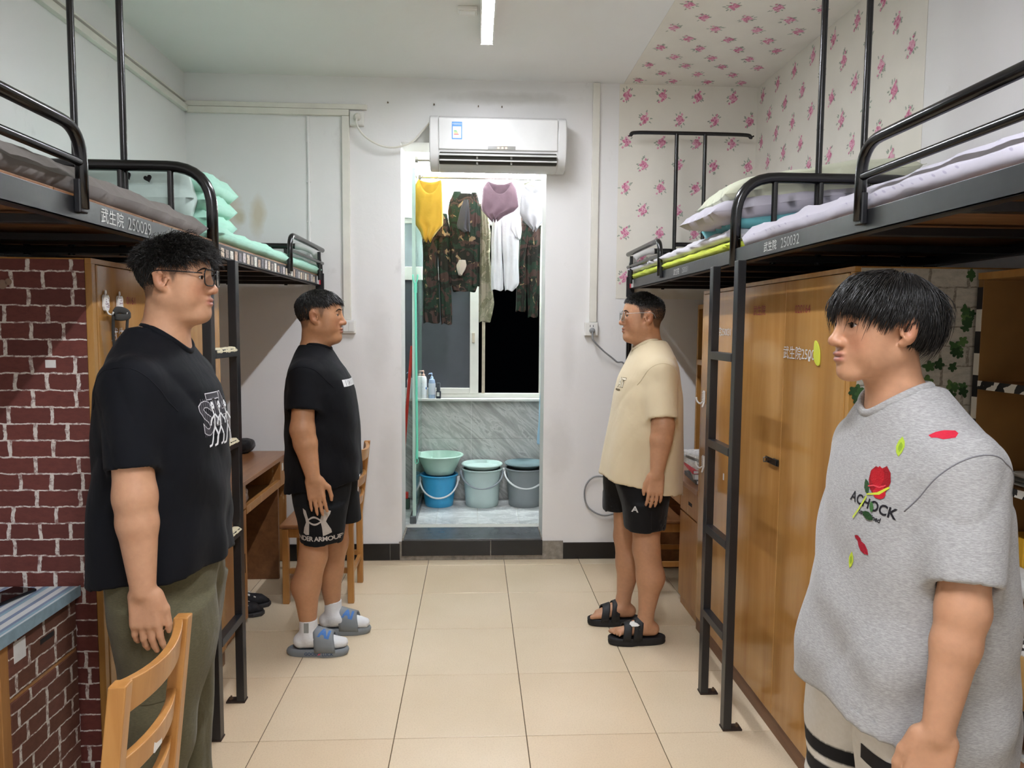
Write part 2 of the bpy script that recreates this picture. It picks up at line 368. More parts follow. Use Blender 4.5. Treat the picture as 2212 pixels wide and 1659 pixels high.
# ceiling tubes
def batten(y0, y1, label, em):
    o = thing('ceiling_tube_light', (.06, (y0+y1)/2, ZC), label=label, category='lamp'); h = (y1-y0)/2
    build(MB().box(-.036, .036, -h, h, -.034, -.0005).box(-.036, -.0285, -h, h, -.050, -.034).box(.0285, .036, -h, h, -.050, -.034), 'base', white, o)  # side lips added to keep the tube's direct light off the ceiling
    q = build(MB().prism([(-.027, -.034), (.027, -.034), (.027, -.038), (.018, -.048), (.0, -.051), (-.018, -.048), (-.027, -.038)], ((0, -h+.015, 0), (1, 0, 0), (0, 0, 1), (0, -1, 0)), 0, -(2*h-.03)), 'diffuser', em, o, smooth=True)
    for s2 in (-1, 1): boxo('end_cap', (-.036, .036, s2*h-.008, s2*h+.008, -.052, -.001), white, o, .003)
batten(2.85, 4.05, 'bright ceiling tube light nearest the doorway', emit('lit tube', '#f3f6ff', TUBE))
batten(-.25, .95, 'ceiling tube light above the camera end of the room', emit('lit near tube', '#f3f6ff', TUBE_NEAR))
o = thing('ceiling_junction_box', (-.04, 3.73, ZC), label='small white plastic junction box on the ceiling left of the tube light', category='junction box')
boxo('box', (-.048, .048, -.035, .035, -.02, -.0005), white, o, .004); boxo('lid', (-.04, .04, -.028, .028, -.024, -.019), white, o, .003)

# floral wallpaper on back wall, right wall and ceiling
paper = mat('cream wallpaper', '#ebe7db', .6, 0, .3, .04, 3, .04, 200, 'World')
pr = vcol('printed flowers', .65)
def flower(mb, O, U, V, N, s, seed):
    s = s*.88
    rg = random.Random(seed); dep = [0.]
    def blob(u, v, r, col, n=7, d=.0006):
        ph = rg.random()*6; dep[0] += .000025; d = .0003+dep[0]
        pts = [(u+r*(1+.35*math.sin(3*a+ph))*math.cos(a), v+r*(1+.35*math.cos(2*a+ph))*math.sin(a)) for a in [2*math.pi*k/n for k in range(n)]]
        mb.add([O+U*(p[0]*s)+V*(p[1]*s)+N*d for p in pts], [tuple(range(n))], col)
    for k in range(9):
        a = rg.random()*6.28; r = rg.uniform(.36, .56); u, v = r*math.cos(a), r*math.sin(a)*1.1
        for q in range(3): blob(u*(1+.12*q), v*(1+.12*q), .07-.012*q, rg.choice(['#aab5a3', '#9aa794', '#b5bdad', '#a2a39b']), 5, .0003)
    for (u, v, r) in ((.0, .12, .22), (-.2, -.02, .17), (.2, -.06, .19), (.02, -.25, .17), (-.08, -.40, .1), (-.32, -.52, .09), (.18, .42, .10)):
        blob(u, v, r, rg.choice(['#e2a0b6', '#db91aa', '#e6adc0']), 9, .0006)
        for q in range(5): blob(u+rg.uniform(-.6, .6)*r, v+rg.uniform(-.6, .6)*r, r*rg.uniform(.22, .45), rg.choice(['#cb6f90', '#efc4d2', '#c36688', '#e7afc2', '#d27f9c']), 6, .0009)
def flowered(name, label, quad, O, U, V, N, us, vs, lim):
    o = boxo(name, quad, paper, bevel=0, label=label, category='wallpaper'); mb = MB(); k = 0
    for j, v in enumerate(vs):
        for u in us:
            uu = u + (.115 if j % 2 else 0)
            if lim[0]+.04 < uu < lim[1]-.04: k += 1; flower(mb, Vector(O)+Vector(U)*uu+Vector(V)*v, Vector(U), Vector(V), Vector(N), .085, k)
    c = build(mb, 'flower_print', pr, o); c['kind'] = 'stuff'
flowered('floral_wallpaper', 'cream wallpaper with pink roses on the back wall behind the far right bunk', (.925, XR, YB-.0025, YB-.0005, 1.74, ZC-.001),
         (0, YB-.0025, 0), (1, 0, 0), (0, 0, 1), (0, -1, 0), [.975+.23*i for i in range(-1, 5)], [3.04-.145*j for j in range(9)], (.925, XR))
flowered('floral_wallpaper', 'cream wallpaper with pink roses on the right wall above the bunks', (XR-.0025, XR-.0005, 2.97, YB-.003, 1.74, ZC-.001),
         (XR-.0025, 0, 0), (0, -1, 0), (0, 0, 1), (-1, 0, 0), [-4.68+.23*i for i in range(-1, 10)], [3.03-.145*j for j in range(9)], (-YB, -2.97))
flowered('floral_wallpaper', 'cream wallpaper with pink roses on the ceiling above the far right bunk', (.95, XR-.003, 2.97, YB-.003, ZC-.0025, ZC-.0005),
         (0, 0, ZC-.0025), (1, 0, 0), (0, 1, 0), (0, 0, -1), [1.03+.22*i for i in range(-1, 5)], [4.69-.135*j for j in range(13)], (.95, XR))
# ================================================================ loft beds
from mathutils import noise as mnoise
def nz(p, s=1., seed=0.): return mnoise.noise(Vector((p[0]*s+seed, p[1]*s-seed*.7, p[2]*s+seed*1.3)))
def softbox(x0, x1, y0, y1, z0, z1, e=.22, nu=40, nv=28, wob=.006, wscale=9, seed=1., dent=None):
    cx, cy, cz = (x0+x1)/2, (y0+y1)/2, (z0+z1)/2; a, b2, c2 = (x1-x0)/2, (y1-y0)/2, (z1-z0)/2
    def pw(v, p): return math.copysign(abs(v)**p, v)
    def fn(s, t2):
        th = (s-.5)*math.pi; ph = t2*2*math.pi
        # concentrate samples
        p = Vector((a*pw(math.cos(th), .5)*pw(math.cos(ph), e), b2*pw(math.cos(th), .5)*pw(math.sin(ph), e), c2*pw(math.sin(th), .75)))
        q = p + Vector((cx, cy, cz)); d = nz(q, wscale, seed)*wob + nz(q, wscale*3.1, seed+5)*wob*.5
        n = Vector((p.x/a**2, p.y/b2**2, p.z/c2**2)).normalized(); q = q + n*d
        if dent: q = dent(q)
        return q
    return MB().grid(fn, nu, nv, wrap=True)
def slab_cloth(x0, x1, y0, y1, z0, z1, r=.03, wob=.006, wscale=9, seed=1., step=.03, fold=None):
    """mattress / quilt: rounded-edge box, dense enough to carry soft folds"""
    xs2 = np.linspace(x0, x1, max(4, int((x1-x0)/step)+1)); ys2 = np.linspace(y0, y1, max(4, int((y1-y0)/step)+1)); mb = MB(); idx = {}
    zm = (z0+z1)/2; h = (z1-z0)/2
    def P(i, j, s):
        x, y = xs2[i], ys2[j]
        ex = min(x-x0, x1-x); ey = min(y-y0, y1-y); k = 1.
        for e in (ex, ey):
            if e < r: k *= math.sqrt(max(0., 1-(1-e/r)**2))
        q = Vector((x, y, zm + s*h*k)); d = nz((x, y, s*.3), wscale, seed)*wob + nz((x, y, s*.3), wscale*2.7, seed+3)*wob*.5
        q.z += d*(1 if s > 0 else .3)*k
        lat = nz((x*.3, y*1.5, s*k), wscale*1.3, seed+9)*wob*1.6
        if ex < r*1.1: q.x += lat
        if fold: q = fold(q, s)
        return q
    n, m = len(xs2), len(ys2)
    vs = [P(i, j, 1) for i in range(n) for j in range(m)] + [P(i, j, -1) for i in range(n) for j in range(m)]
    N = n*m; fs = []
    for i in range(n-1):
        for j in range(m-1):
            a = i*m+j; fs += [(a, a+m, a+m+1, a+1), (N+a, N+a+1, N+a+m+1, N+a+m)]
    for i in range(n-1): fs += [(i*m, N+i*m, N+i*m+m, i*m+m), (i*m+m-1, i*m+2*m-1, N+i*m+2*m-1, N+i*m+m-1)]
    for j in range(m-1): fs += [(j, j+1, N+j+1, N+j), ((n-1)*m+j, N+(n-1)*m+j, N+(n-1)*m+j+1, (n-1)*m+j+1)]
    return mb.add(vs, fs)
def pillow_mb(c, sx, sy, sz, rz=0, seed=1., n=26, tilt=(0, 0), crisp=.45):
    M = Matrix.Translation(c) @ Matrix.Rotation(rz, 4, 'Z') @ Matrix.Rotation(tilt[0], 4, 'X') @ Matrix.Rotation(tilt[1], 4, 'Y'); mb = MB(); vs = []
    for s in (1, -1):
        for i in range(n):
            for j in range(n):
                u, v = 2*i/(n-1)-1, 2*j/(n-1)-1
                pin = 1-.07*(1-abs(u)**2)*abs(v)**6; pin2 = 1-.07*(1-abs(v)**2)*abs(u)**6
                h = max(0, (1-u**4)*(1-v**4))**crisp
                q = Vector((u*sx/2*pin2, v*sy/2*pin, s*sz/2*h)); q.z += nz(q, 14, seed)*.008*h + nz((u*9, v*9, s), 1, seed)*.004; vs.append(M @ q)
    N = n*n; fs = []
    for i in range(n-1):
        for j in range(n-1):
            a = i*n+j; fs += [(a, a+n, a+n+1, a+1), (N+a, N+a+1, N+a+n+1, N+a+n)]
    ring = [i*n for i in range(n)] + [(n-1)*n+j for j in range(1, n)] + [i*n+n-1 for i in range(n-2, -1, -1)] + [j for j in range(n-2, 0, -1)]
    for k in range(len(ring)):
        a, b2 = ring[k], ring[(k+1) % len(ring)]; fs.append((a, b2, N+b2, N+a))
    return mb.add(vs, fs)
def fabric(name, color, rough=.9, var=.06, wr=.35, wscale=14, spot=None, spotscale=40):
    if name in MATS: return MATS[name]
    m = bpy.data.materials.new(name); m.use_nodes = True; t = NT(m); MATS[name] = m; co = t.coord('World'); c = lin(color)
    f = t.noise(co, 6, 4); col = t.mix(t.math('MULTIPLY', f, var*2), c, tuple(x*.7 for x in c[:3])+(1,))
    if spot:
        v = t.new('ShaderNodeTexVoronoi'); t.link(co, v.inputs['Vector']); v.inputs['Scale'].default_value = spotscale; v.inputs['Randomness'].default_value = .15
        col = t.mix(t.ramp(v.outputs['Distance'], [(.10, 1.), (.16, 0.)]), col, lin(spot))
    t.base(col); t.b.inputs['Roughness'].default_value = rough; t.b.inputs['Specular IOR Level'].default_value = .2
    t.b.inputs['Sheen Weight'].default_value = .15
    b = t.bump(t.noise(t.coord('World', (1, .6, 1)), wscale*.8, 3, .5, .25), wr*.55, .03); t.bump(t.noise(co, 900, 1), .08, .002, b); return m
stencil = mat('white stencil paint', '#d8d8d4', .7, 0, .3, .2, 90)
stencil_grey = mat('worn white stencil paint', '#a9aaa8', .7, 0, .3, .3, 90)
steel = bpy.data.materials.new('worn black bed steel'); steel.use_nodes = True; t = NT(steel); co = t.coord('World')
c = t.mix(t.ramp(t.noise(t.coord('World', (30, 6, 30)), 3, 8, .75), [(.70, 0.), (.76, .5)]), lin('#1b1c1f'), lin('#8d8d8f'))
t.base(c); t.b.inputs['Roughness'].default_value = .34; t.b.inputs['Specular IOR Level'].default_value = .6; t.bump(t.noise(co, 30, 4), .05, .004)
ply = wood('bed plywood', '#6a4526', '#8a5f38', '#a0744a', .6, 'x')
bolt = mat('steel bolt', '#6d6a66', .35, .8)
Z0, Z1 = 1.798, 1.856
def side(left):
    s = -1 if left else 1; xf = -.97 if left else 1.0
    X = lambda d: xf + s*d
    def bx(d0, d1, *r): a, b2 = sorted((X(d0), X(d1))); return (a, b2) + r
    return s, X, bx
def loft_bed(left, y0, y1, label, head_at=None, foot=None, guard=None, posts=()):
    s, X, bx = side(left); o = thing('loft_bed', (X(.4), (y0+y1)/2, 0), label=label, category='bed')
    W = .80
    def part(mb, name, m=steel, par=None, **kw):
        for i, v in enumerate(mb.v): mb.v[i] = (v[0]-o.location.x, v[1]-o.location.y, v[2])
        return build(mb, name, m, par or o, **kw)
    part(MB().box(*bx(0, .006, y0, y1, Z0, Z1)).box(*bx(0, .035, y0, y1, Z0, Z0+.006)), 'front_beam', bevel=.0015)
    part(MB().box(*bx(W-.006, W, y0, y1, Z0, Z1)).box(*bx(W-.035, W, y0, y1, Z0, Z0+.006)), 'rear_beam')
    n = 5
    for k in range(n+1):
        y = y0+.02+(y1-y0-.04)*k/n; part(MB().box(*bx(.007, W-.007, y-.018, y+.018, Z0+.008, Z0+.03)), 'cross_bar', bevel=.001)
    for k in range(4):
        a = y0+.01+(y1-y0-.02)*k/4; part(MB().box(*bx(.002 if left else .022, W-.002, a+.002, a+(y1-y0-.02)/4-.002, Z0+.040, Z1+(.006 if left else .001))), 'bed_board', ply, bevel=.001)
    if head_at:
        y = head_at
        p = fillet([(X(.006), y, Z0-.005), (X(.006), y, 2.13), (X(W-.006), y, 2.13), (X(W-.006), y, Z0)], .16, 8)
        part(MB().tube(p, .0205, 14), 'headboard_frame', BL, smooth='all')
        for d in (.155, .335, .52, .68): part(MB().tube([(X(d), y, 1.80), (X(d), y, 2.125)], .0115, 10), 'headboard_rail', BL, smooth=True)
    if foot:
        y = foot; p = fillet([(X(.006), y, .0), (X(.006), y, 2.045), (X(W-.006), y, 2.045), (X(W-.006), y, 0)], .15, 8)
        part(MB().tube(p, .018, 12), 'footboard_frame', BL, smooth='all')
        for d in (.22, .58): part(MB().tube([(X(d), y, 1.80), (X(d), y, 2.04)], .0105, 10), 'footboard_rail', BL, smooth=True)
        wrap = [q for q in p if q.z > 1.96 and abs(q.x-X(0)) < .36]
        part(MB().tube(wrap, [.0215+.002*math.sin(i*2.1) for i in range(len(wrap))], 12), 'cloth_wrap', fabric('white wrapping cloth', '#d9d8d4', .9), smooth='all')
        part(MB().box(*bx(-.022, .03, y-.025, y-.012, Z0-.05, Z1+.02)), 'corner_bracket', steel, bevel=.002)
        part(MB().box(*bx(-.0035, -.0005, y-.125, y-.075, Z0+.006, Z1-.004)), 'warning_sticker', mat('white sticker', '#dcdcdc', .5), bevel=0)
        part(MB().box(*bx(-.0042, -.0005, y-.075, y-.035, Z0+.006, Z1-.004)), 'warning_sticker', mat('red sticker', '#c4283a', .5), bevel=0)
    if guard:
        ya, yb, dirn = guard       # bent post at ya, rails run on to yb
        g = MB().tube(fillet([(X(-.012), ya, Z0+.03), (X(-.012), ya, 2.02), (X(-.012), yb, 2.02)], .085, 8), .0145, 12)
        gr = part(g, 'guard_rail', BL, smooth='all')
        part(MB().tube([(X(-.012), ya+dirn*.003, 1.938), (X(-.012), yb, 1.938)], .0105, 10), 'guard_bar', BL, smooth=True)
        part(MB().box(*bx(-.016, 0, ya-.018, ya+.018, Z0+.02, Z0+.10)), 'guard_foot', steel, bevel=.003)
        part(MB().lathe([(.009, 0), (.009, .004), (.005, .005), (.005, .009)], (X(-.016), ya, Z0+.04), 6, M=Matrix.Rotation(R(-90*s), 3, 'Y')), 'guard_bolt', bolt)
        if foot: part(MB().tube([(X(-.012), yb-.10, Z0+.03), (X(-.012), yb-.10, 2.0)], .0105, 10), 'guard_post', BL, smooth=True)
    for (d, y) in posts: part(MB().box(*bx(d, d+.04, y-.02, y+.02, 0, Z0)), 'post', steel, bevel=.002)
    return o, part
def beam_text(part_owner, left, y, body, size, m=stencil, dz=0.):
    s, X, bx = side(left); U = (0, 1, 0) if left else (0, -1, 0)
    ob = flat_text('stencil_lettering', body, size, (X(0)-part_owner.location.x, y-part_owner.location.y, (Z0+Z1)/2+dz), U, (0, 0, 1), m, part_owner); return ob
bA, pA = loft_bed(True, .72, 2.815, 'black steel loft bed at the near left with a grey mattress, stencilled 250029', head_at=2.81, guard=(1.865, .75, -1), posts=((0, .80), (.76, .80)))
bB, pB = loft_bed(True, 2.818, 4.735, 'black loft bed at the far left with mint bedding and photo stickers', foot=4.71, guard=(3.885, 4.70, 1))
bC, pC = loft_bed(False, .72, 2.81, 'black steel loft bed at the near right with a pale lilac sheet, stencilled 250032', head_at=2.805, guard=(1.855, .75, -1), posts=((0, .80), (.76, .80)))
bD, pD = loft_bed(False, 2.813, 4.735, 'black steel loft bed at the far right with white sheet over a lime mattress', foot=4.71, guard=(3.885, 4.70, 1))
beam_text(bA, True, 2.035, '武生院', .042); beam_text(bA, True, 2.195, '250029', .05, stencil_grey)
beam_text(bC, False, 2.45, '武生院', .036); beam_text(bC, False, 2.295, '250032', .046, stencil_grey)
beam_text(bD, False, 3.60, '武生院', .034); beam_text(bD, False, 3.45, '250031', .036, stencil_grey)
rg = random.Random(5)
for k in range(31):       # strip of little photo stickers on the far left beam
    y = 2.875+k*.0535
    pB(MB().box(-.97, -.9685, y, y+.034, Z0+.008+rg.random()*.004, Z1-.006-rg.random()*.01), 'photo_sticker', mat('sticker tint %d' % (k % 6), ['#cbbba6', '#8f8279', '#d8d2c8', '#a98f7c', '#6e6a70', '#b9b0b0'][k % 6], .5, 0, .4, .5, 120))
# ladders
def ladder(left, label, wraps):
    s, X, bx = side(left); o = thing('bed_ladder', (X(.0), 2.815, 0), label=label, category='ladder')
    dx = -.0 ; ys2 = (2.675, 2.955)
    for y in ys2:
        a, b2 = sorted((s*-.034, s*-.002)); boxo('rail', (a, b2, y-2.815-.02, y-2.815+.02, 0.006, 1.80), steel, o, .002)
        a, b2 = sorted((s*-.036, s*.04)); f = boxo('foot_plate', (a, b2, y-2.815-.022, y-2.815+.022, 0, .007), mat('rusty plate', '#3a2d26', .7, .3, .5, .4, 60), o, .001)
        build(MB().lathe([(.008, .007), (.008, .013), (.004, .014), (.004, .022)], (s*.025, y-2.815, 0), 6), 'foot_bolt', mat('rusty nail', '#6b5540', .6, .4), f)
    for i, z in enumerate((.36, .72, 1.08, 1.44)):
        a, b2 = sorted((s*-.036, s*-.004)); r = boxo('rung', (a, b2, -.12, .12, z-.016, z+.016), steel, o, .002)
        if i in wraps:
            a -= .004; b2 += .004
            for (ya, yb) in wraps[i]: build(slab_cloth(a, b2, ya, yb, z-.004, z+.022, .006, .003, 40, i, .008), 'cloth_wrap', fabric('beige wrapping tape', '#c9bf9f', .85), r, smooth='all')
ladder(True, 'black steel ladder with cloth-wrapped rungs between the two left loft beds', {3: [(-.115, -.055), (-.05, .115)], 2: [(-.1, .11)], 1: [(-.1, .115)]})
ladder(False, 'black steel ladder in front of the wardrobe between the two right loft beds', {})
# mosquito net frames
def netframe(left, y, label, xa, xb, zb=1.95, low=True, dz=0.):
    s, X, bx = side(left); m_ = (xa+xb)/2; o = thing('net_frame', (m_, y, 0), label=label, category='net frame')
    for x in (xa, xb): build(MB().tube([(x-m_, 0, zb), (x-m_, 0, 2.78+dz)], .0125, 10), 'pole', BL, o, smooth=True)
    build(MB().tube(curve([(a, 0, z_+dz) for a, z_ in ((-.40, 2.757), (-.385, 2.766), (-.36, 2.779), (-.2, 2.782), (.2, 2.782), (.36, 2.779), (.385, 2.766), (.405, 2.775))], 40), [.005]*4+[.012]*33+[.005]*4, 10), 'top_bar', BL, o, smooth='all')
    if low: build(MB().tube([(xa-m_, 0, 2.085), (.30, 0, 2.085)], .014, 10), 'lower_bar', BL, o, smooth=True)
netframe(True, 2.832, 'black net frame poles rising from the headboard of the near left bed', -1.30, -1.475, 2.0, False, .2)
netframe(False, 2.828, 'black net frame poles rising from the headboard of the near right bed', 1.335, 1.512, 2.0, False, .2)
netframe(False, 4.70-.03, 'black T-shaped net frame against the floral wallpaper on the far right', 1.277, 1.460, 1.90)

# ---- bedding
put('mattress', slab_cloth(-1.765, -.985, .75, 2.78, Z1+.008, 1.938, .035, .010, 7, 2., .03).mesh('m'), fabric('grey brown sheet', '#6d6660', .8, .1, .5, 12), smooth='all', label='thin mattress in a dark grey-brown sheet on the near left loft bed', category='mattress')
mint = fabric('mint sheet', '#a9dcc6', .85, .05, .45, 16)
put('mattress', slab_cloth(-1.765, -.955, 2.86, 4.68, Z1+.012, 1.925, .035, .008, 8, 4., .03).mesh('m'), mint, smooth='all', label='mattress in a mint green sheet on the far left loft bed', category='mattress')
q = thing('folded_quilt', (-1.41, 3.07, 1.93), label='pale mint folded quilt with black hearts standing behind the left headboard', category='quilt')
pale = fabric('pale mint cotton', '#c3d6cd', .85, .05, .4, 10)
build(slab_cloth(-.33, .34, -.20, -.135, -.01, .205, .03, .006, 8, 7., .025), 'front_face', pale, q, smooth='all')
for k, (za, zb, xe) in enumerate(((-.005, .070, .375), (.062, .140, .380), (.130, .212, .385))):
    build(slab_cloth(-.33, xe, -.14, .20, za, zb, .036, .010, 9, 11.+k, .025), 'fold', mint, q, smooth='all')
def heart(mb, c, U, V, s, N):
    out = []
    for k in range(20):
        a = 2*math.pi*k/20; out.append((16*math.sin(a)**3/17*s, (13*math.cos(a)-5*math.cos(2*a)-2*math.cos(3*a)-math.cos(4*a))/17*s))
    mb.prism(out, (c, U, V, N), -.003, .0015)
mb = MB()
for (x, z, a) in ((-.10, .168, .6), (.105, .172, .5), (-.27, .19, .2), (.26, .05, .9), (.18, .165, .3)):
    heart(mb, Vector((x, -.206, z)), Vector((math.cos(a), 0, math.sin(a))), Vector((-math.sin(a), 0, math.cos(a))), .016, Vector((0, -1, 0)))
build(mb, 'heart_print', dkp, q)
lilac = fabric('pale lilac sheet', '#cfcbd6', .85, .05, .35, 12, '#b3adc0', 26)
put('mattress', slab_cloth(1.004, 1.80, .75, 2.775, Z1+.003, 1.925, .035, .010, 7, 3., .03).mesh('m'), lilac, smooth='all', label='mattress in a pale lilac patterned sheet on the near right loft bed', category='mattress')
put('mattress', slab_cloth(.99, 1.80, 2.86, 4.68, Z1+.004, 1.898, .018, .007, 12, 5., .03).mesh('m'), fabric('lime mattress cover', '#d9e64a', .8, .08, .4, 20), smooth='all', label='thin lime yellow mattress on the far right loft bed', category='mattress')
put('bed_sheet', slab_cloth(.985, 1.80, 2.86, 4.68, 1.901, 1.944, .022, .012, 8, 6., .03).mesh('m'), fabric('white lilac sheet', '#dcd9de', .85, .05, .45, 12), smooth='all', label='white lilac quilt spread over the lime mattress of the far right bed', category='quilt')
put('folded_cloth', slab_cloth(1.01, 1.45, 2.855, 3.28, 1.945, 2.012, .035, .016, 12, 8., .02).mesh('m'), fabric('teal cotton', '#6fb8bd', .85, .1, .6, 16), smooth='all', label='teal cloth crumpled under the pillows on the far right bed', category='cloth')
put('pillow', pillow_mb((1.27, 3.04, 2.055), .74, .42, .11, R(3), 3., tilt=(0, R(-9))).mesh('p'), fabric('lilac pillowcase', '#c5c1cb', .85, .06, .4, 12), smooth='all', label='lilac grey pillow, the lower of the two behind the right headboard', category='pillow')
put('pillow', pillow_mb((1.375, 3.05, 2.135), .80, .44, .14, R(-2), 6., tilt=(0, R(-9))).mesh('p'), fabric('pale green pillowcase', '#d3d6bd', .85, .06, .4, 12), smooth='all', label='pale cream green pillow on top of the pile behind the right headboard', category='pillow')
# ================================================================ wardrobes, desks, chairs
def brickmat(name, c1, c2, mort, axis, bw=.125, bh=.05, msz=.010, rough=.6, off=(0, 0)):
    m = bpy.data.materials.new(name); m.use_nodes = True; t = NT(m); MATS[name] = m
    g = t.new('ShaderNodeNewGeometry'); sx = t.new('ShaderNodeSeparateXYZ'); t.link(g.outputs['Position'], sx.inputs[0])
    cb = t.new('ShaderNodeCombineXYZ'); nz1 = t.noise(t.coord('World'), 26, 4); nz2 = t.noise(t.coord('World', (1, 1, 1), (0, 0, 0), (3, 1, 2)), 34, 5)
    u = t.math('ADD', sx.outputs[axis], t.math('MULTIPLY', t.math('SUBTRACT', nz1, .5), .016)); v = t.math('ADD', sx.outputs[2], t.math('MULTIPLY', t.math('SUBTRACT', nz2, .5), .012))
    t.link(t.math('DIVIDE', t.math('ADD', u, off[0]), bw), cb.inputs[0]); t.link(t.math('DIVIDE', t.math('ADD', v, off[1]), bh), cb.inputs[1])
    b = t.new('ShaderNodeTexBrick'); t.link(cb.outputs[0], b.inputs['Vector']); b.inputs['Scale'].default_value = 1; b.inputs['Brick Width'].default_value = 1; b.inputs['Row Height'].default_value = 1
    b.inputs['Mortar Size'].default_value = msz/bh*.24; b.inputs['Mortar Smooth'].default_value = .15; b.inputs['Color1'].default_value = lin(c1); b.inputs['Color2'].default_value = lin(c2); b.inputs['Mortar'].default_value = lin(mort)
    b.offset = .43; b.squash = .72; b.squash_frequency = 3; b.inputs['Bias'].default_value = -.1
    f = t.noise(t.coord('World', (1, 1, 2)), 40, 6, .7); col = t.mix(t.ramp(f, [(.42, 0.), (.75, .55)]), b.outputs['Color'], tuple(x*.45 for x in lin(c1)[:3])+(1,))
    f2 = t.noise(t.coord('World'), 70, 4, .7); keep = t.math('MULTIPLY', b.outputs['Fac'], t.ramp(f2, [(.40, .25), (.52, 1.)]))
    col = t.mix(keep, t.mix(b.outputs['Fac'], col, lin(c1)), lin(mort))
    t.base(col); t.b.inputs['Roughness'].default_value = rough; t.b.inputs['Specular IOR Level'].default_value = .35; return m
brick_side = brickmat('red brick wallpaper', '#6f3a33', '#5c2f2a', '#d9d2c9', 0)
brick_front_lit = brickmat('red brick paper lit tone', '#72483c', '#63402f', '#d6cfc2', 1, off=(.03, .02))  # browner copy of the brick paper, with the light on the desk in its colours
white_brick = brickmat('white brick wallpaper', '#b3ad9f', '#c0baab', '#7e776a', 0, .12, .06, .010, .6, (.01, .0))
wdoor = wood('varnished door', '#a97a3f', '#ba8b4d', '#c69a5c', .14, 'z', .5)
wedge = wood('varnished edge', '#a5763a', '#b98a48', '#c59a5a', .3, 'z')
wdark = wood('dark varnished wood', '#6b4424', '#7d5230', '#8b6038', .4, 'y')
wtop = wood('desk top wood', '#8a5a36', '#9a6a44', '#a87a52', .28, 'y')
wface = wood('worn desk front', '#9c6a36', '#b07e48', '#bd8d56', .35, 'z', 1., .5)
wchair = wood('honey chair wood', '#a8743a', '#b98548', '#c59456', .3, 'z')
inner = mat('brown board', '#8a6436', .5, 0, .4, .15, 4)
red_ink = mat('red stencil ink', '#86201f', .6, 0, .3, .3, 80)
pap = mat('white paper', '#dcdad4', .7, 0, .3, .06, 30)
def frame_local(o): return lambda x0, x1, y0, y1, z0, z1: (x0-o.location.x, x1-o.location.x, y0-o.location.y, y1-o.location.y, z0-o.location.z, z1-o.location.z)
def wardrobe(left, y0, y1, xf, seams, label, z1=1.74):
    s = -1 if left else 1; xw = -1.795 if left else 1.815
    o = thing('wardrobe', ((xf+xw)/2, (y0+y1)/2, 0), label=label, category='wardrobe'); L = frame_local(o)
    def bx(a, b2, *r): q = sorted((a, b2)); return L(q[0], q[1], *r)
    boxo('carcass', bx(xf+s*.022, xw, y0, y1, .0, z1), wedge, o, .002)
    boxo('plinth', bx(xf+s*.012, xf+s*.022, y0, y1, 0, .075), wdark, o, .001)
    boxo('top_rail', bx(xf+s*.004, xf+s*.022, y0, y1, z1-.016, z1), wedge, o, .001)
    for e in (y0, y1-.022): boxo('stile', bx(xf+s*.003, xf+s*.022, e, e+.022, .075, z1-.016), wedge, o, .001)
    L2 = [y0+.023] + seams + [y1-.023]; doors = []
    for a, b2 in zip(L2[:-1], L2[1:]): doors.append(boxo('door', bx(xf, xf+s*.02, a+.0015, b2-.0015, .078, z1-.018), wdoor, o, .002))
    return o, doors, bx
wl, dl, bl = wardrobe(True, 2.22, 3.29, -1.12, [2.76], 'varnished wardrobe with a red brick papered side behind the man in glasses')
boxo('brick_wallpaper', bl(-1.142, -1.795, 2.2175, 2.2195, .0, 1.735), brick_side, wl, 0)
boxo('price_sticker', bl(-1.233, -1.263, 2.2163, 2.2173, 1.417, 1.440), pap, wl, 0)
for (x, z, r) in ((-1.375, 1.66, .014), (-1.358, 1.668, .010)): build(MB().lathe([(r, 0), (r*.9, .001)], (x-wl.location.x, 2.2168-wl.location.y, z), 14, M=Matrix.Rotation(R(90), 3, 'X')), 'torn_patch', mat('torn backing', '#8d7563', .8), wl)
flat_text('stencil_number', '0161', .034, (-1.1195-wl.location.x, 2.455-wl.location.y, 1.622), (0, 1, 0), (0, 0, 1), red_ink, wl, align='CENTER')
flat_text('stencil_lettering', '武生院2500', .046, (-1.1195-wl.location.x, 2.43-wl.location.y, 1.511), (0, 1, 0), (0, 0, 1), stencil, wl)
wa, da, ba = wardrobe(False, 2.16, 3.085, 1.14, [2.632], 'varnished double wardrobe behind the boy in grey, stencilled 020164')
wb, db, bb = wardrobe(False, 3.088, 3.612, 1.14, [], 'varnished single-door wardrobe beyond the right ladder, stencilled 031', 1.735)
for yy, body, sz, z, m_ in ((2.875, '武生院', .042, 1.62, red_ink), (2.49, '020164', .040, 1.618, red_ink), (2.51, '武生院2500', .05, 1.461, stencil)):
    flat_text('stencil_lettering', body, sz, (1.1395-wa.location.x, yy-wa.location.y, z), (0, -1, 0), (0, 0, 1), m_, wa)
for yy, body, sz, z, m_ in ((3.44, '武生院', .04, 1.61, red_ink), (3.32, '武生院250031', .045, 1.532, stencil)):
    flat_text('stencil_lettering', body, sz, (1.1395-wb.location.x, yy-wb.location.y, z), (0, -1, 0), (0, 0, 1), m_, wb)
for (y, z, w_, h_) in ((2.42, 1.44, .012, .016), (3.225, .86, .012, .03), (3.09+.03, 1.66, .014, .03)):
    boxo('torn_paper', (1.1385-wa.location.x, 1.1395-wa.location.x, y-wa.location.y, y+w_-wa.location.y, z, z+h_), pap, wa, 0)
h = thing('hasp', (1.138, 2.69, 1.049), label='black metal hasp across the wardrobe doors beside the right ladder', category='hasp')
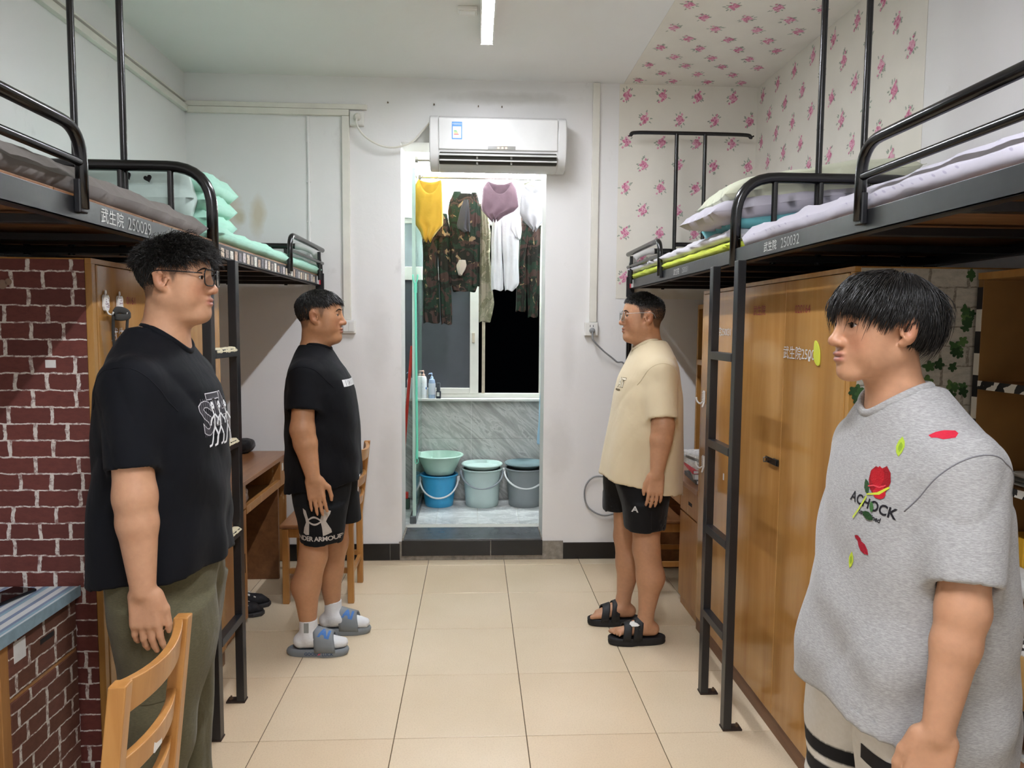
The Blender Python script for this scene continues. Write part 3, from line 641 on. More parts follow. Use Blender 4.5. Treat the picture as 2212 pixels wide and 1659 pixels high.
boxo('hinge_plate', (-.006, 0, -.055, -.012, -.013, .013), BL, h, .002); boxo('strap', (-.010, -.006, -.05, .05, -.012, .012), BL, h, .003); build(MB().tube([(-.01, .03, -.008), (-.024, .03, -.008), (-.024, .03, .008), (-.01, .03, .008)], .003, 6), 'staple', bolt, h, smooth='all')
# white brick + ivy paper on the near side of the right wardrobe
iv = boxo('ivy_wallpaper', ba(1.164, 1.812, 2.1575, 2.1595, .0, 1.735), white_brick, wa, 0)
rg = random.Random(11); gm = vcol('printed ivy', .6); mb = MB()
def ivy_leaf(mb, x, z, s, a):
    pts = []
    for k in range(20):
        th = 2*math.pi*k/20; r = s*(.55+.45*abs(math.cos(2.5*th/1.0)))*(1.15 if abs(th-math.pi/2) < .5 else .85)
        pts.append((r*math.cos(th+a), r*math.sin(th+a)))
    mb.prism(pts, ((x-wa.location.x, 2.1575-wa.location.y, z), (1, 0, 0), (0, 0, 1), (0, -1, 0)), 0, .0006+.00012*(len(mb.v)//40), rg.choice(['#2f4a2a', '#3d5c33', '#264022', '#54713f']))
for (x, z, n) in ((1.17, 1.36, 4), (1.50, 1.70, 2), (1.495, 1.58, 6), (1.47, 1.50, 5), (1.44, 1.465, 2), (1.485, 1.385, 3), (1.455, 1.355, 2), (1.40, 1.42, 2), (1.28, 1.22, 3), (1.36, 1.15, 3)):
    for q in range(n): ivy_leaf(mb, x+rg.uniform(-.022, .022), z+rg.uniform(-.03, .03), rg.uniform(.015, .026), rg.random()*6)
build(mb, 'ivy_print', gm, wa)['kind'] = 'stuff'
# hooks, strap, leaf sticker
def hook(loc, label, left):
    s = 1 if left else -1; o = thing('adhesive_hook', loc, label=label, category='hook')
    if left:
        out = [(0, .020), (.006, .024), (.012, .023), (.016, .014), (.0145, .002), (.016, -.012), (.011, -.024), (.003, -.027), (0, -.024), (-.003, -.027), (-.011, -.024), (-.016, -.012), (-.0145, .002), (-.016, .014), (-.012, .023), (-.006, .024)]
        build(MB().prism(out, ((0, 0, 0), (0, 1, 0), (0, 0, 1), (1, 0, 0)), 0, .009), 'backplate', white, o, bevel=.002)
        mb = MB(); r2 = random.Random(loc[1])
        for k in range(16): mb.box(.0092, .0096, r2.uniform(-.012, .010), r2.uniform(-.012, .010)+.002, r2.uniform(-.02, .016), r2.uniform(-.02, .016)+.0015)
        mb = MB()
        for k in range(18):
            y, z = r2.uniform(-.012, .010), r2.uniform(-.02, .016); mb.box(.009, .0096, y, y+.0035, z, z+.002)
        build(mb, 'pattern', mat('mauve print', '#8d6476', .6), o)
        build(MB().tube(curve([(.004, 0, .018), (.004, 0, .032), (.003, .004, .036), (.004, .004, .026)], 10), .0022, 6), 'leaf_tip', white, o, smooth='all')
        build(MB().tube(curve([(.006, 0, -.022), (.012, 0, -.034), (.022, 0, -.036), (.026, 0, -.028)], 10), .0025, 6), 'prong', white, o, smooth='all')
    else:
        build(MB().box(-.009, 0, -.014, .014, -.028, .030), 'backplate', white, o, bevel=.004)
        for k in range(5): boxo('rib', (-.011, -.008, -.012, .012, -.018+k*.009, -.014+k*.009), white, o, .001)
        build(MB().tube(curve([(-.004, .006, -.024), (-.016, .022, -.036), (-.026, .036, -.026), (-.03, .042, -.006)], 14), .0045, 8), 'prong', white, o, smooth='all')
        build(MB().tube(curve([(-.004, -.006, -.024), (-.014, -.020, -.040), (-.020, -.030, -.048)], 10), .0045, 8), 'prong', white, o, smooth='all')
hook((-1.1195, 2.282, 1.612), 'white apple-shaped hook on the left wardrobe, the one nearer the brick paper', True)
hook((-1.1195, 2.369, 1.612), 'white apple-shaped hook on the left wardrobe, the one nearer the red number', True)
hook((1.1395, 3.535, 1.213), 'upper white plastic hook on the far right wardrobe door', False)
hook((1.1395, 3.515, .893), 'lower white plastic hook on the far right wardrobe door', False)
strap = thing('hanging_strap', (-1.10, 2.30, 1.57), label='black strap looped over the apple hooks on the left wardrobe', category='strap')
build(MB().tube(curve([(.006, -.015, .01), (.004, .01, .02), (.004, .06, .018), (.006, .085, .006), (.004, .04, -.002), (.004, -.005, 0)], 30), .011, 8, flat=.22, upv=(1, 0, 0)), 'loop', mat('black nylon webbing', '#26241f', .8), strap, smooth='all')
build(MB().tube(curve([(.003, -.012, .012), (.0, -.01, -.06), (.0, .002, -.14), (.0, .012, -.30)], 20), .010, 8, flat=.2, upv=(1, 0, 0)), 'strap_end', mat('black nylon webbing', '#26241f', .8), strap, smooth='all')
build(MB().tube(curve([(.003, .082, .010), (.0, .078, -.05), (.0, .092, -.10), (.0, .10, -.2)], 20), .010, 8, flat=.2, upv=(1, 0, 0)), 'strap_end', mat('black nylon webbing', '#26241f', .8), strap, smooth='all')
lo = [(math.sin(a)*.022*(1-.15*math.cos(a))+.012*math.cos(a)**2*math.copysign(1, -math.cos(a)), math.cos(a)*.042) for a in [2*math.pi*k/24 for k in range(24)]]
tag(build(MB().prism(lo, ((1.1392, 2.368, 1.470), (0, -1, 0), (0, 0, 1), (-1, 0, 0)), 0, .004), 'leaf_hook', mat('lime plastic', '#d8e04a', .4), bevel=.001), 'lime green leaf-shaped sticker hook on the right wardrobe door', 'hook')

# ---- desks
def box_part(o, name, b, m, bevel=.002, par=None):
    return boxo(name, (b[0]-o.location.x, b[1]-o.location.x, b[2]-o.location.y, b[3]-o.location.y, b[4], b[5]), m, par or o, bevel)
# far left desk
d1 = thing('desk', (-1.46, 3.95, 0), label='brown wooden desk under the far left loft bed', category='desk')
box_part(d1, 'desk_top', (-1.79, -1.155, 3.31, 4.61, .735, .76), wtop, .003)
box_part(d1, 'pedestal', (-1.78, -1.185, 3.32, 3.76, 0, .734), wface); box_part(d1, 'cupboard_door', (-1.185, -1.168, 3.33, 3.755, .03, .60), wface); box_part(d1, 'drawer_front', (-1.185, -1.168, 3.33, 3.755, .61, .73), wface)
box_part(d1, 'handle_slot', (-1.168, -1.1665, 3.715, 3.722, .28, .38), dkp, 0)
box_part(d1, 'apron', (-1.19, -1.165, 3.757, 4.41, .575, .618), wface); box_part(d1, 'drawer_floor', (-1.6, -1.19, 3.76, 4.42, .575, .585), inner, 0); box_part(d1, 'drawer_back', (-1.62, -1.60, 3.76, 4.42, .575, .735), inner, 0)
box_part(d1, 'end_panel', (-1.78, -1.185, 4.42, 4.445, 0, .734), wdark); box_part(d1, 'small_drawer', (-1.5, -1.165, 4.412, 4.60, .575, .733), wface); box_part(d1, 'end_panel', (-1.78, -1.18, 4.585, 4.605, .06, .574), wface); box_part(d1, 'slot', (-1.165, -1.1638, 4.49, 4.53, .655, .668), dkp, 0); box_part(d1, 'paper_tag', (-1.165, -1.1636, 4.445, 4.475, .665, .71), pap, 0)
# far right desk
d2 = thing('desk', (1.47, 4.1, 0), label='worn wooden desk with papers under the far right loft bed', category='desk')
box_part(d2, 'desk_top', (1.14, 1.80, 3.62, 4.62, .695, .72), wtop, .003)
box_part(d2, 'pedestal', (1.175, 1.79, 3.625, 3.98, 0, .694), wface); box_part(d2, 'drawer_front', (1.16, 1.175, 3.63, 3.975, .545, .69), wface); box_part(d2, 'cupboard_door', (1.16, 1.175, 3.63, 3.975, .06, .535), wface); box_part(d2, 'drawer_slot', (1.1588, 1.1602, 3.76, 3.82, .60, .618), dkp, 0); box_part(d2, 'paper_tag', (1.1588, 1.1602, 3.93, 3.965, .625, .67), pap, 0)
box_part(d2, 'apron', (1.16, 1.18, 3.985, 4.55, .56, .61), wface); box_part(d2, 'end_panel', (1.17, 1.79, 4.56, 4.585, 0, .694), wdark); box_part(d2, 'back_panel', (1.76, 1.78, 3.98, 4.56, .1, .69), wdark)
for z in (.14, .30, .46): box_part(d2, 'back_slat', (1.35, 1.37, 3.98, 4.56, z, z+.09), wdark)
hu = thing('bookshelf', (1.6, 4.1, .72), label='narrow wooden bookshelf standing on the far right desk', category='bookshelf')
for nm, b_ in (('side_panel', (-.18, .19, .47, .495, 0, .98)), ('side_panel', (-.16, .19, -.46, -.44, 0, .98)), ('shelf', (-.185, .19, -.44, .47, .60, .635)), ('shelf', (-.18, .19, -.44, .47, .95, .98)), ('back_board', (.185, .2, -.46, .495, 0, .98))): boxo(nm, b_, wdoor if nm != 'back_board' else inner, hu, .002)
tag(build(MB().lathe([(.022, 0), (.022, .05), (.018, .062), (.004, .066)], (1.455, 4.50, 1.3555), 14), 'jar', white, smooth=True), 'small white jar on the bookshelf of the far right desk', 'jar')
# near left desk with brick paper and striped cloth
d3 = thing('desk', (-1.49, 1.6, 0), label='near left desk with striped blue cover and brick papered front', category='desk')
stripe = bpy.data.materials.new('striped oilcloth'); stripe.use_nodes = True; t = NT(stripe); g = t.new('ShaderNodeNewGeometry'); sx = t.new('ShaderNodeSeparateXYZ'); t.link(g.outputs['Position'], sx.inputs[0])
fr = t.math('FRACT', t.math('ADD', t.math('DIVIDE', sx.outputs[0], .076), .88)); t.base(t.mix(.12, t.ramp(fr, [(0, '#8fb0bd'), (.14, '#d4d8d6'), (.42, '#7f8fa8'), (.60, '#d9dbd8'), (.86, '#8291aa')], 'CONSTANT'), t.ramp(t.noise(t.coord('World'), 30, 5), [(.3, .3), (.7, .9)]), 'OVERLAY')); t.b.inputs['Roughness'].default_value = .4; MATS['stripe'] = stripe
box_part(d3, 'desk_top', (-1.80, -1.187, .95, 2.213, .735, .7575), stripe, .002); box_part(d3, 'edge_tape', (-1.187, -1.1845, .95, 2.213, .728, .7595), mat('blue grey tape', '#8fa8b2', .45, 0, .4, .15, 40), 0)
box_part(d3, 'pedestal', (-1.79, -1.21, 1.84, 2.205, 0, .734), wdark); box_part(d3, 'drawer_front', (-1.21, -1.196, 1.885, 2.203, .575, .73), brick_front_lit); box_part(d3, 'cupboard_door', (-1.21, -1.196, 1.885, 2.203, .04, .562), brick_front_lit); box_part(d3, 'drawer_gap', (-1.21, -1.199, 1.885, 2.203, .5625, .5745), wface, 0)
box_part(d3, 'stile', (-1.21, -1.194, 1.845, 1.88, 0, .73), wface); box_part(d3, 'drawer_slot', (-1.1965, -1.1950, 2.02, 2.085, .660, .674), dkp, 0); box_part(d3, 'paper_tag', (-1.1962, -1.1948, 1.905, 1.955, .66, .715), pap, 0)
box_part(d3, 'apron', (-1.23, -1.205, .96, 1.84, .58, .64), wface); box_part(d3, 'end_panel', (-1.79, -1.2, .955, .98, 0, .734), wdark)
ph = thing('phone', (-1.345, 2.11, .7578), R(-14), label='black smartphone lying on the striped desk', category='phone')
boxo('case', (-.04, .04, -.075, .075, 0, .009), mat('phone case', '#17161a', .4), ph, .004); boxo('screen', (-.037, .037, -.072, .072, .0085, .0095), mat('phone glass', '#0a0a0d', .06), ph, .001)
# near right desk + zebra hutch
d4 = thing('desk', (1.5, 1.5, 0), label='near right desk with checkered mat behind the boy in grey', category='desk')
chk = bpy.data.materials.new('checkered mat'); chk.use_nodes = True; t = NT(chk); cn = t.new('ShaderNodeTexChecker'); t.link(t.coord('World', (1, 1, .001), (0, 0, 0), (0, .01, 0)), cn.inputs[0]); cn.inputs['Scale'].default_value = 28; cn.inputs['Color1'].default_value = lin('#e3e1da'); cn.inputs['Color2'].default_value = lin('#1c1c20'); t.base(cn.outputs[0]); t.b.inputs['Roughness'].default_value = .35; MATS['chk'] = chk
box_part(d4, 'desk_top', (1.20, 1.80, .9, 2.145, .72, .745), wood('pale desk wood', '#b98f52', '#c9a162', '#d2ad70', .3, 'y'), .003); box_part(d4, 'desk_mat', (1.36, 1.79, 1.0, 2.14, .7455, .748), chk, 0)
box_part(d4, 'drawer_back', (1.45, 1.47, 1.5, 2.14, .50, .719), dkp, 0); box_part(d4, 'apron', (1.26, 1.29, .9, 2.14, .47, .56), wood('pinkish board', '#8a6248', '#9a7055', '#a67c60', .4, 'y')); box_part(d4, 'apron_edge', (1.262, 1.288, .9, 2.14, .561, .570), mat('worn pale edge', '#b9bdb9', .6, 0, .3, .3, 40), 0)
box_part(d4, 'end_panel', (1.25, 1.79, 2.12, 2.143, 0, .719), wdark); box_part(d4, 'end_panel', (1.25, 1.79, .905, .93, 0, .719), wdark)
zeb = bpy.data.materials.new('zebra tape'); zeb.use_nodes = True; t = NT(zeb); wv = t.new('ShaderNodeTexWave', wave_type='BANDS', bands_direction='DIAGONAL'); t.link(t.coord('World'), wv.inputs[0]); wv.inputs['Scale'].default_value = 9; wv.inputs['Distortion'].default_value = 4; wv.inputs['Detail Scale'].default_value = 3
t.base(t.ramp(wv.outputs['Fac'], [(.5, '#d9d6cd'), (.52, '#15151a')], 'CONSTANT')); t.b.inputs['Roughness'].default_value = .5; MATS['zeb'] = zeb
h2 = thing('bookshelf', (1.66, 1.55, .745), label='brown bookshelf with zebra tape edges on the near right desk', category='bookshelf')
for nm, b_, m_ in (('side_panel', (-.14, .15, .57, .592, .003, .975), inner), ('side_panel', (-.14, .15, -.62, -.598, .003, .975), inner), ('shelf', (-.14, .15, -.598, .57, .34, .36), inner), ('shelf', (-.14, .15, -.598, .57, .63, .652), inner), ('shelf', (-.14, .15, -.62, .592, .955, .977), inner), ('base_board', (-.14, .15, -.598, .57, .003, .03), inner), ('back_board', (.142, .156, -.62, .592, .003, .977), mat('cardboard brown', '#8a6238', .7, 0, .3, .1, 5)),
                   ('edge_tape', (-.1425, -.140, -.598, .57, .338, .362), zeb), ('edge_tape', (-.1425, -.140, -.598, .57, .628, .654), zeb)): boxo(nm, b_, m_, h2, .001)
for k in range(14): boxo('edge_tape', (-.1425, -.140, .571, .592, .01+k*.066, .01+k*.066+.066), mat('tape black', '#17171b', .5) if k % 2 else mat('tape cream', '#d5d0c2', .5), h2, 0)
boxo('edge_tape', (-.1425, -.140, -.598, .592, .957, .977), wedge, h2, 0)
pk = thing('tissue_pack', (1.585, 2.02, .776), R(12), label='white tissue pack on the near right desk', category='tissues')
build(softbox(-.06, .06, -.10, .10, 0, .07, .3, 20, 28, .006, 25, 4.), 'wrapper', mat('soft white film', '#d9d9d3', .45), pk, smooth='all'); build(pillow_mb((0, 0, .066), .08, .12, .03, 0, 2., 10), 'tissue', pap, pk, smooth='all')
fb = thing('food_box', (1.70, 2.065, .776), R(-8), label='yellow printed food carton under the zebra shelf', category='box')
ybm = mat('yellow carton', '#d4a530', .5, 0, .4, .1, 20); boxo('carton', (-.07, .07, -.045, .045, 0, .16), ybm, fb, .003)
dbr = mat('carton brown print', '#5b3316', .5)
[boxo('print', (-.062+.016*c_, -.050+.016*c_, -.0458, -.0449, .02+.024*r_, .038+.024*r_), dbr, fb, 0) for c_ in (0, 1) for r_ in range(5-c_)]; flat_text('print', '2', .05, (.035, -.0455, .09), (1, 0, 0), (0, 0, 1), dbr, fb); flat_text('print', 'U', .045, (-.03, -.0455, .115), (1, 0, 0), (0, 0, 1), dbr, fb)
tag(boxo('book', (1.37, 1.53, 1.93, 2.13, .7485, .762), mat('blue book cover', '#3f5f78', .4), bevel=.002), 'blue book lying on the checkered mat near the tissues', 'book')
tag(build(softbox(1.40, 1.46, 1.56, 1.66, .7485, .81, .35, 16, 20, .001, 20, 3.), 'pencil_case', mat('black case', '#1d1d20', .4), smooth='all'), 'small black case at the right edge of the near right desk', 'case')
for k in range(3): tag(build(slab_cloth(1.54, 1.78, 1.55+.01*k, 2.05, 1.107+k*.012, 1.1185+k*.012, .004, .001, 9, k, .05), 'folder', pap if k != 1 else mat('grey folder', '#8d8d8d', .5), smooth='all', group='papers on the zebra shelf'), ['bottom sheaf of papers on the middle zebra shelf', 'grey folder between the papers on the middle zebra shelf', 'top sheaf of papers on the middle zebra shelf'][k], 'papers')
# papers and books on the far right desk
rg = random.Random(3); z = .7205
for k, (cc, th, lb) in enumerate((('#5c5a58', .022, 'dark comic book at the bottom of the stack on the far right desk'), ('#bdbab4', .030, 'grey workbook above the dark comic in the stack on the far right desk'), ('#c23b46', .020, 'red book in the middle of the stack on the far right desk'), ('#cfcdc8', .034, 'thick white book above the red one in the stack on the far right desk'), ('#b4b3b6', .020, 'light grey notebook near the top of the stack on the far right desk'), ('#e0deda', .016, 'white papers on top of the stack on the far right desk'))):
    o = thing('book', (1.30+rg.uniform(-.015, .015), 3.90+rg.uniform(-.02, .02), z), rg.uniform(-.25, .25), label=lb, category='book')
    cm = mat('cover ' + cc, cc, .5, 0, .4, .25, 60); boxo('cover', (-.10, .10, -.14, .14, 0, .0025), cm, o, .0005); boxo('pages', (-.096, .098, -.137, .137, .0025, th-.0025), pap, o, .0005); boxo('cover', (-.10, .10, -.14, .14, th-.0025, th), cm, o, .0005); boxo('spine', (-.102, -.0975, -.14, .14, 0, th), cm, o, .0005); z += th+.0006
# bag and clutter on the far left desk, shoes below
tag(build(softbox(-1.60, -1.36, 4.46, 4.62, .7605, .85, .5, 22, 28, .02, 11, 5.), 'pouch', fabric('black nylon', '#1b1b1d', .6, .1, .8, 18), smooth='all'), 'crumpled black pouch on the far left desk', 'pouch')
tag(build(softbox(-1.36, -1.22, 3.86, 4.05, .586, .655, .6, 20, 26, .022, 16, 2.), 'plastic_bag', mat('thin plastic film', '#cdb9b2', .25, 0, .5, .3, 30), smooth='all'), 'crumpled thin plastic bag in the open drawer of the far left desk', 'bag')
def sneaker(loc, rz, label):
    o = thing('shoe', loc, rz, label=label, category='shoe', group='shoes beside the far left desk')
    out = [(-.13, -.03), (-.11, -.042), (0, -.036), (.08, -.045), (.125, -.03), (.135, 0), (.125, .03), (.08, .04), (0, .032), (-.11, .038), (-.13, .028)]
    build(MB().prism(out, ((0, 0, 0), (1, 0, 0), (0, 1, 0), (0, 0, 1)), 0, .024), 'sole', mat('shoe sole', '#2c2b2d', .6), o, bevel=.006)
    def up(s, t2):
        x = -.125+.25*s; h = float(np.interp(s, [0, .12, .35, .6, .85, 1], [.075, .085, .075, .055, .042, .01])); w_ = float(np.interp(s, [0, .15, .5, .8, 1], [.026, .034, .033, .039, .012])); a = t2*math.pi
        return Vector((x, w_*math.cos(a), .022+h*math.sin(a)**.7))
    build(MB().grid(up, 14, 12), 'upper', mat('shoe black mesh', '#242326', .7, 0, .3, .4, 60), o, smooth='all', solid=.003)
    for k in range(3): build(MB().box(-.006, .006, -.034, .034, -.002, .002, Matrix.Translation((-.01+.03*k, 0, .088-.012*k)) @ Matrix.Rotation(R(20), 4, 'Y')), 'lace', pap, o, bevel=.001)
sneaker((-1.25, 3.97, 0), R(15), 'black and white sneaker beside the far left desk, the farther of the pair')
sneaker((-1.25, 3.85, 0), R(10), 'black and white sneaker beside the far left desk, the nearer of the pair')

# ---- chairs (back rest towards the aisle)
def chair(loc, rz, label, sticker=False):
    o = thing('wooden_chair', loc, rz, label=label, category='chair', group='honey wood study chairs')
    W = .165
    boxo('seat', (-.22, .16, -W-.02, W+.02, .425, .447), wtop if not sticker else wchair, o, .008)
    for s in (-1, 1):
        build(MB().box(-.205, -.17, s*W-.0175, s*W+.0175, 0, .424), 'leg', wchair, o, bevel=.003)
        b2 = MB(); pts = [(.152, 0, .035), (.148, .43, .038), (.20, .865, .034)]
        vs = []
        for (x, z_, w_) in pts: vs += [(x, s*W-.0165, z_), (x+w_, s*W-.0165, z_), (x+w_, s*W+.0165, z_), (x, s*W+.0165, z_)]
        fs = [(3, 2, 1, 0), (8, 9, 10, 11)] + [(k*4+i, k*4+(i+1) % 4, k*4+4+(i+1) % 4, k*4+4+i) for k in (0, 1) for i in range(4)]
        build(b2.add(vs, fs), 'leg', wchair, o, bevel=.003)
        build(MB().box(-.17, .152, s*W-.009, s*W+.009, .17, .20), 'stretcher', wchair, o, bevel=.002); build(MB().box(-.17, .152, s*W-.010, s*W+.010, .375, .424), 'apron', wchair, o, bevel=.002)
    for x, z_ in ((-.187, .09), (.168, .15)): build(MB().box(x-.01, x+.01, -W+.018, W-.018, z_, z_+.028), 'stretcher', wchair, o, bevel=.002)
    build(MB().box(-.197, -.178, -W+.018, W-.018, .375, .424), 'apron', wchair, o, bevel=.002)
    for k, (za, zb) in enumerate(((.79, .862), (.645, .695), (.53, .58))):
        x0 = .15+(za-.43)*.12
        def sl(s, t2):
            y = -W+.014+s*(2*W-.028); bow = .026*(1-(2*s-1)**2); c = [(0, 0), (.020, 0), (.020, 1), (0, 1)][int(round(t2*4)) % 4]
            return Vector((x0+bow+c[0]+(.12*(zb-za) if c[1] else 0), y, za+c[1]*(zb-za)-(.012*(1-(2*s-1)**2) if k == 0 and c[1] else 0)))
        mb = MB().grid(sl, 13, 4, wrap=True); n = len(mb.v); mb.f += [(3, 2, 1, 0), (n-4, n-3, n-2, n-1)]
        sp = build(mb, 'back_slat', wchair, o, smooth=True, bevel=.002)
        if sticker and k == 1: boxo('paper_sticker', (x0+.044, x0+.0475, -.035, .005, za+.002, zb-.004), pap, sp, 0)
chair((-.852, 4.19, 0), 0, 'honey wooden chair standing behind the man in the logo shorts')
chair((-.893, 1.535, 0), R(2), 'honey wooden chair in the near left corner with a paper sticker', True)
chair((1.19, 4.25, 0), math.pi, 'honey wooden chair tucked under the far right desk')
# ================================================================ wash balcony behind the doorway
BY, BZ = 5.86, .150
marble = bpy.data.materials.new('grey marble tile'); marble.use_nodes = True; t = NT(marble); co = t.coord('World', (1, 1, 1), (0, R(-42), 0))
co2 = t.new('ShaderNodeMapping'); t.link(co, co2.inputs[0]); co2.inputs['Scale'].default_value = (1.2, 1.2, 6)
f = t.noise(co2.outputs[0], 3.2, 9, .65, .8); c = t.ramp(f, [(.34, '#9b9b97'), (.48, '#b0b1ad'), (.56, '#c9cac6'), (.62, '#a3a39f'), (.75, '#979892')])
t.base(c); t.b.inputs['Roughness'].default_value = .22; MATS['marble'] = marble
mfloor = bpy.data.materials.new('pale marble floor tile'); mfloor.use_nodes = True; t = NT(mfloor); f = t.noise(t.coord('World', (1, 1.6, 1), (0, 0, .5)), 6, 9, .65, 1.4)
t.base(t.ramp(f, [(.36, '#a8abaa'), (.50, '#b9bcbb'), (.56, '#d6d8d6'), (.62, '#b4b7b6')])); t.b.inputs['Roughness'].default_value = .3; MATS['mfloor'] = mfloor
wgrout = mat('pale grout', '#b7b5ae', .8)
bf = boxo('floor', (-1.25, .64, 5.03, BY+.15, .0, BZ-.003), wgrout, bevel=0, kind='structure')
xs3 = [-1.2, -.9, -.6, -.40, -.27, .03, .33, .60]; ys3 = [5.105, 5.30, 5.58, BY]
for i in range(len(xs3)-1):
    for j in range(3): put('floor_tile', tile_mesh(xs3[i+1]-xs3[i], ys3[j+1]-ys3[j], .004, .0015), mfloor, bf, loc=((xs3[i]+xs3[i+1])/2, (ys3[j]+ys3[j+1])/2, BZ-.0035))
wp = mat('white balcony paint', '#e6e8e6', .6, 0, .3, .05, 3)
bw = build(MB().box(-1.25, .64, BY, BY+.15, 0, .955).box(-1.25, .64, BY, BY+.15, 2.40, 2.95).box(-1.25, -1.05, BY, BY+.15, .955, 2.40).box(.565, .64, BY, BY+.15, .955, 2.40), 'wall_balcony', wp, kind='structure')
def wall_tile(x0, x1, z0, z1): put('wall_tile', WTM.setdefault((round(x1-x0, 3), round(z1-z0, 3)), MB().box(0, x1-x0-.0018, -.008, -.0005, 0, z1-z0-.0018).mesh('tile')), marble, bw, loc=(x0, BY, z0))
WTM = {}
for (x0, x1) in ((-1.2, -.60), (-.60, -.02), (-.02, .58)):
    for (z0, z1) in ((.155, .35), (.35, .65), (.65, .953)): wall_tile(x0, x1, z0, z1)
boxo('wall_balcony_left', (-1.4, -1.25, 5.03, BY+.15, 0, 2.95), wp, bevel=0, kind='structure'); boxo('wall_balcony_right', (.64, .79, 5.03, BY+.15, 0, 2.95), wp, bevel=0, kind='structure'); boxo('ceiling', (-1.4, .79, 5.03, BY+.15, 2.95, 3.05), wp, bevel=0, kind='structure')
boxo('trim_sill', (-1.2, .62, 5.79, BY+.15, .956, .976), mat('sill stone', '#c9c9c4', .3, 0, .5, .1, 10), bevel=.004, kind='structure')
# window
alu = mat('white aluminium', '#d6d5cc', .4, .1, .5, .05); alug = mat('greyed aluminium', '#b7ab98', .45, .2, .5, .15, 20)
wn = thing('window_1', (0, BY+.03, 0), kind='structure')
for b_ in ((-1.05, .565, 0, .07, .977, 1.01), (-1.05, .565, 0, .07, 2.36, 2.40), (-1.05, -1.01, 0, .07, 1.01, 2.36), (.53, .565, 0, .07, 1.01, 2.36), (.062, .088, .01, .06, 1.01, 2.36)): boxo('window_frame', b_, alu if b_[0] < .05 or b_[0] > .4 else alug, wn, .003)
sa = boxo('sash', (-.035, .035, -.012, .03, 1.01, 1.915), alu, wn, .003)
for b_ in ((-1.0, -.035, -.012, .03, 1.01, 1.055), (-1.0, -.96, -.012, .03, 1.055, 1.915), (-1.0, .06, -.012, .05, 1.915, 2.02)): boxo('sash_rail', b_, alu, sa, .003)
boxo('screen_pane', (-.96, -.035, .006, .010, 1.055, 1.915), mat('grey insect screen', '#44474c', .55, 0, .4, .12, 3, .1, 600), sa, 0)
boxo('upper_pane', (-.96, .062, .012, .016, 2.02, 2.36), mat('frosted pane', '#7f8a8c', .35, 0, .5, .1, 2), wn, 0)
boxo('latch', (-.425, -.40, -.018, -.006, 1.635, 1.668), mat('latch green', '#3b5a48', .5), sa, .003); boxo('sash_handle', (-.018, .004, -.022, -.010, 1.42, 1.50), alug, sa, .002)
# tube lamp of the balcony
o = thing('balcony_tube_light', (.03, 5.80, 2.70), label='white tube light high on the balcony wall behind the washing', category='lamp')
boxo('base', (-.46, .46, .01, .055, -.02, .05), white, o, .004); build(MB().tube([(-.45, -.012, .012), (.45, -.012, .012)], .018, 12), 'tube', emit('lit balcony tube', '#f4fbff', TUBE_BALCONY), o, smooth=True)
# glass partition, curb
gl = bpy.data.materials.new('green tinted glass'); gl.use_nodes = True; t = NT(gl); t.b.inputs['Base Color'].default_value = lin('#c8e6da'); t.b.inputs['Roughness'].default_value = .12; t.b.inputs['Transmission Weight'].default_value = .85; t.b.inputs['IOR'].default_value = 1.3; MATS['gl'] = gl
o = thing('glass_partition', (-.42, 5.49, .2), label='greenish glass shower partition just inside the doorway on the left', category='partition')
boxo('glass', (-.004, .004, -.35, .35, .01, 2.42), gl, o, .001); boxo('edge_profile', (-.012, .012, -.37, -.345, .0, 2.43), mat('pale green edge', '#b9d3c6', .3, 0, .5, .05), o, .002)
tag(boxo('shower_curb', (-.45, -.405, 5.105, BY-.01, BZ, .205), slab, bevel=.004), 'dark stone curb under the glass partition', 'curb')
rodm = mat('steel rod', '#a9a7a0', .25, .9)
def rod(x0, x1, y, z, label, r=.0125):
    o = thing('clothes_rod', ((x0+x1)/2, y, z), label=label, category='rod'); h = (x1-x0)/2
    build(MB().tube([(-h, 0, 0), (h, 0, 0)], r, 12), 'bar', rodm, o, smooth=True)
    for s in (-1, 1): build(MB().tube([(s*h, 0, 0), (s*(h-.02), 0, 0)], r*1.7, 12), 'socket', mat('rod socket', '#7d7a72', .35, .6), o, smooth=True)
rod(-.415, .639, 5.20, 2.703, 'steel clothes rod nearer the doorway, with the yellow top'); rod(-.415, .639, 5.50, 2.645, 'steel clothes rod deeper in the balcony, with the camouflage clothes')
# ---- washing on the rods
def camo(name, tint=1., pale=False):
    m = bpy.data.materials.new(name); m.use_nodes = True; t = NT(m); MATS[name] = m; co = t.coord('World', (1, 1, 1), (0, .3, 0), (len(name)*.7, 0, 0))
    c = t.ramp(t.noise(co, 9, 3, .5, 1.), [(.44, '#2b3a2f'), (.5, '#2a2a26')], 'CONSTANT') if not pale else t.ramp(t.noise(co, 9, 3, .5, 1.), [(.44, '#8b8a74'), (.5, '#77755f')], 'CONSTANT')
    c = t.mix(t.ramp(t.noise(co, 11, 3, .5, 1.4), [(.53, 0.), (.54, 1.)], 'CONSTANT'), c, lin('#4b3a35' if not pale else '#9a9380')); co3 = t.coord('World', (1, 1, .8), (.4, 1, 0), (2, 5, 1))
    c = t.mix(t.ramp(t.noise(co3, 17, 4, .55, .8), [(.63, 0.), (.64, 1.)], 'CONSTANT'), c, lin('#8f7a5e' if not pale else '#b3ab92'))
    t.base(c); t.b.inputs['Roughness'].default_value = .9; t.b.inputs['Specular IOR Level'].default_value = .15; t.bump(t.noise(t.coord('World', (1, 1, .5)), 22, 5, .6, 1.), .5, .02); return m
cam1, cam2, cam3, camp = camo('woodland camouflage'), camo('dark camouflage'), camo('camouflage cloth right'), camo('faded camouflage', 1, True)
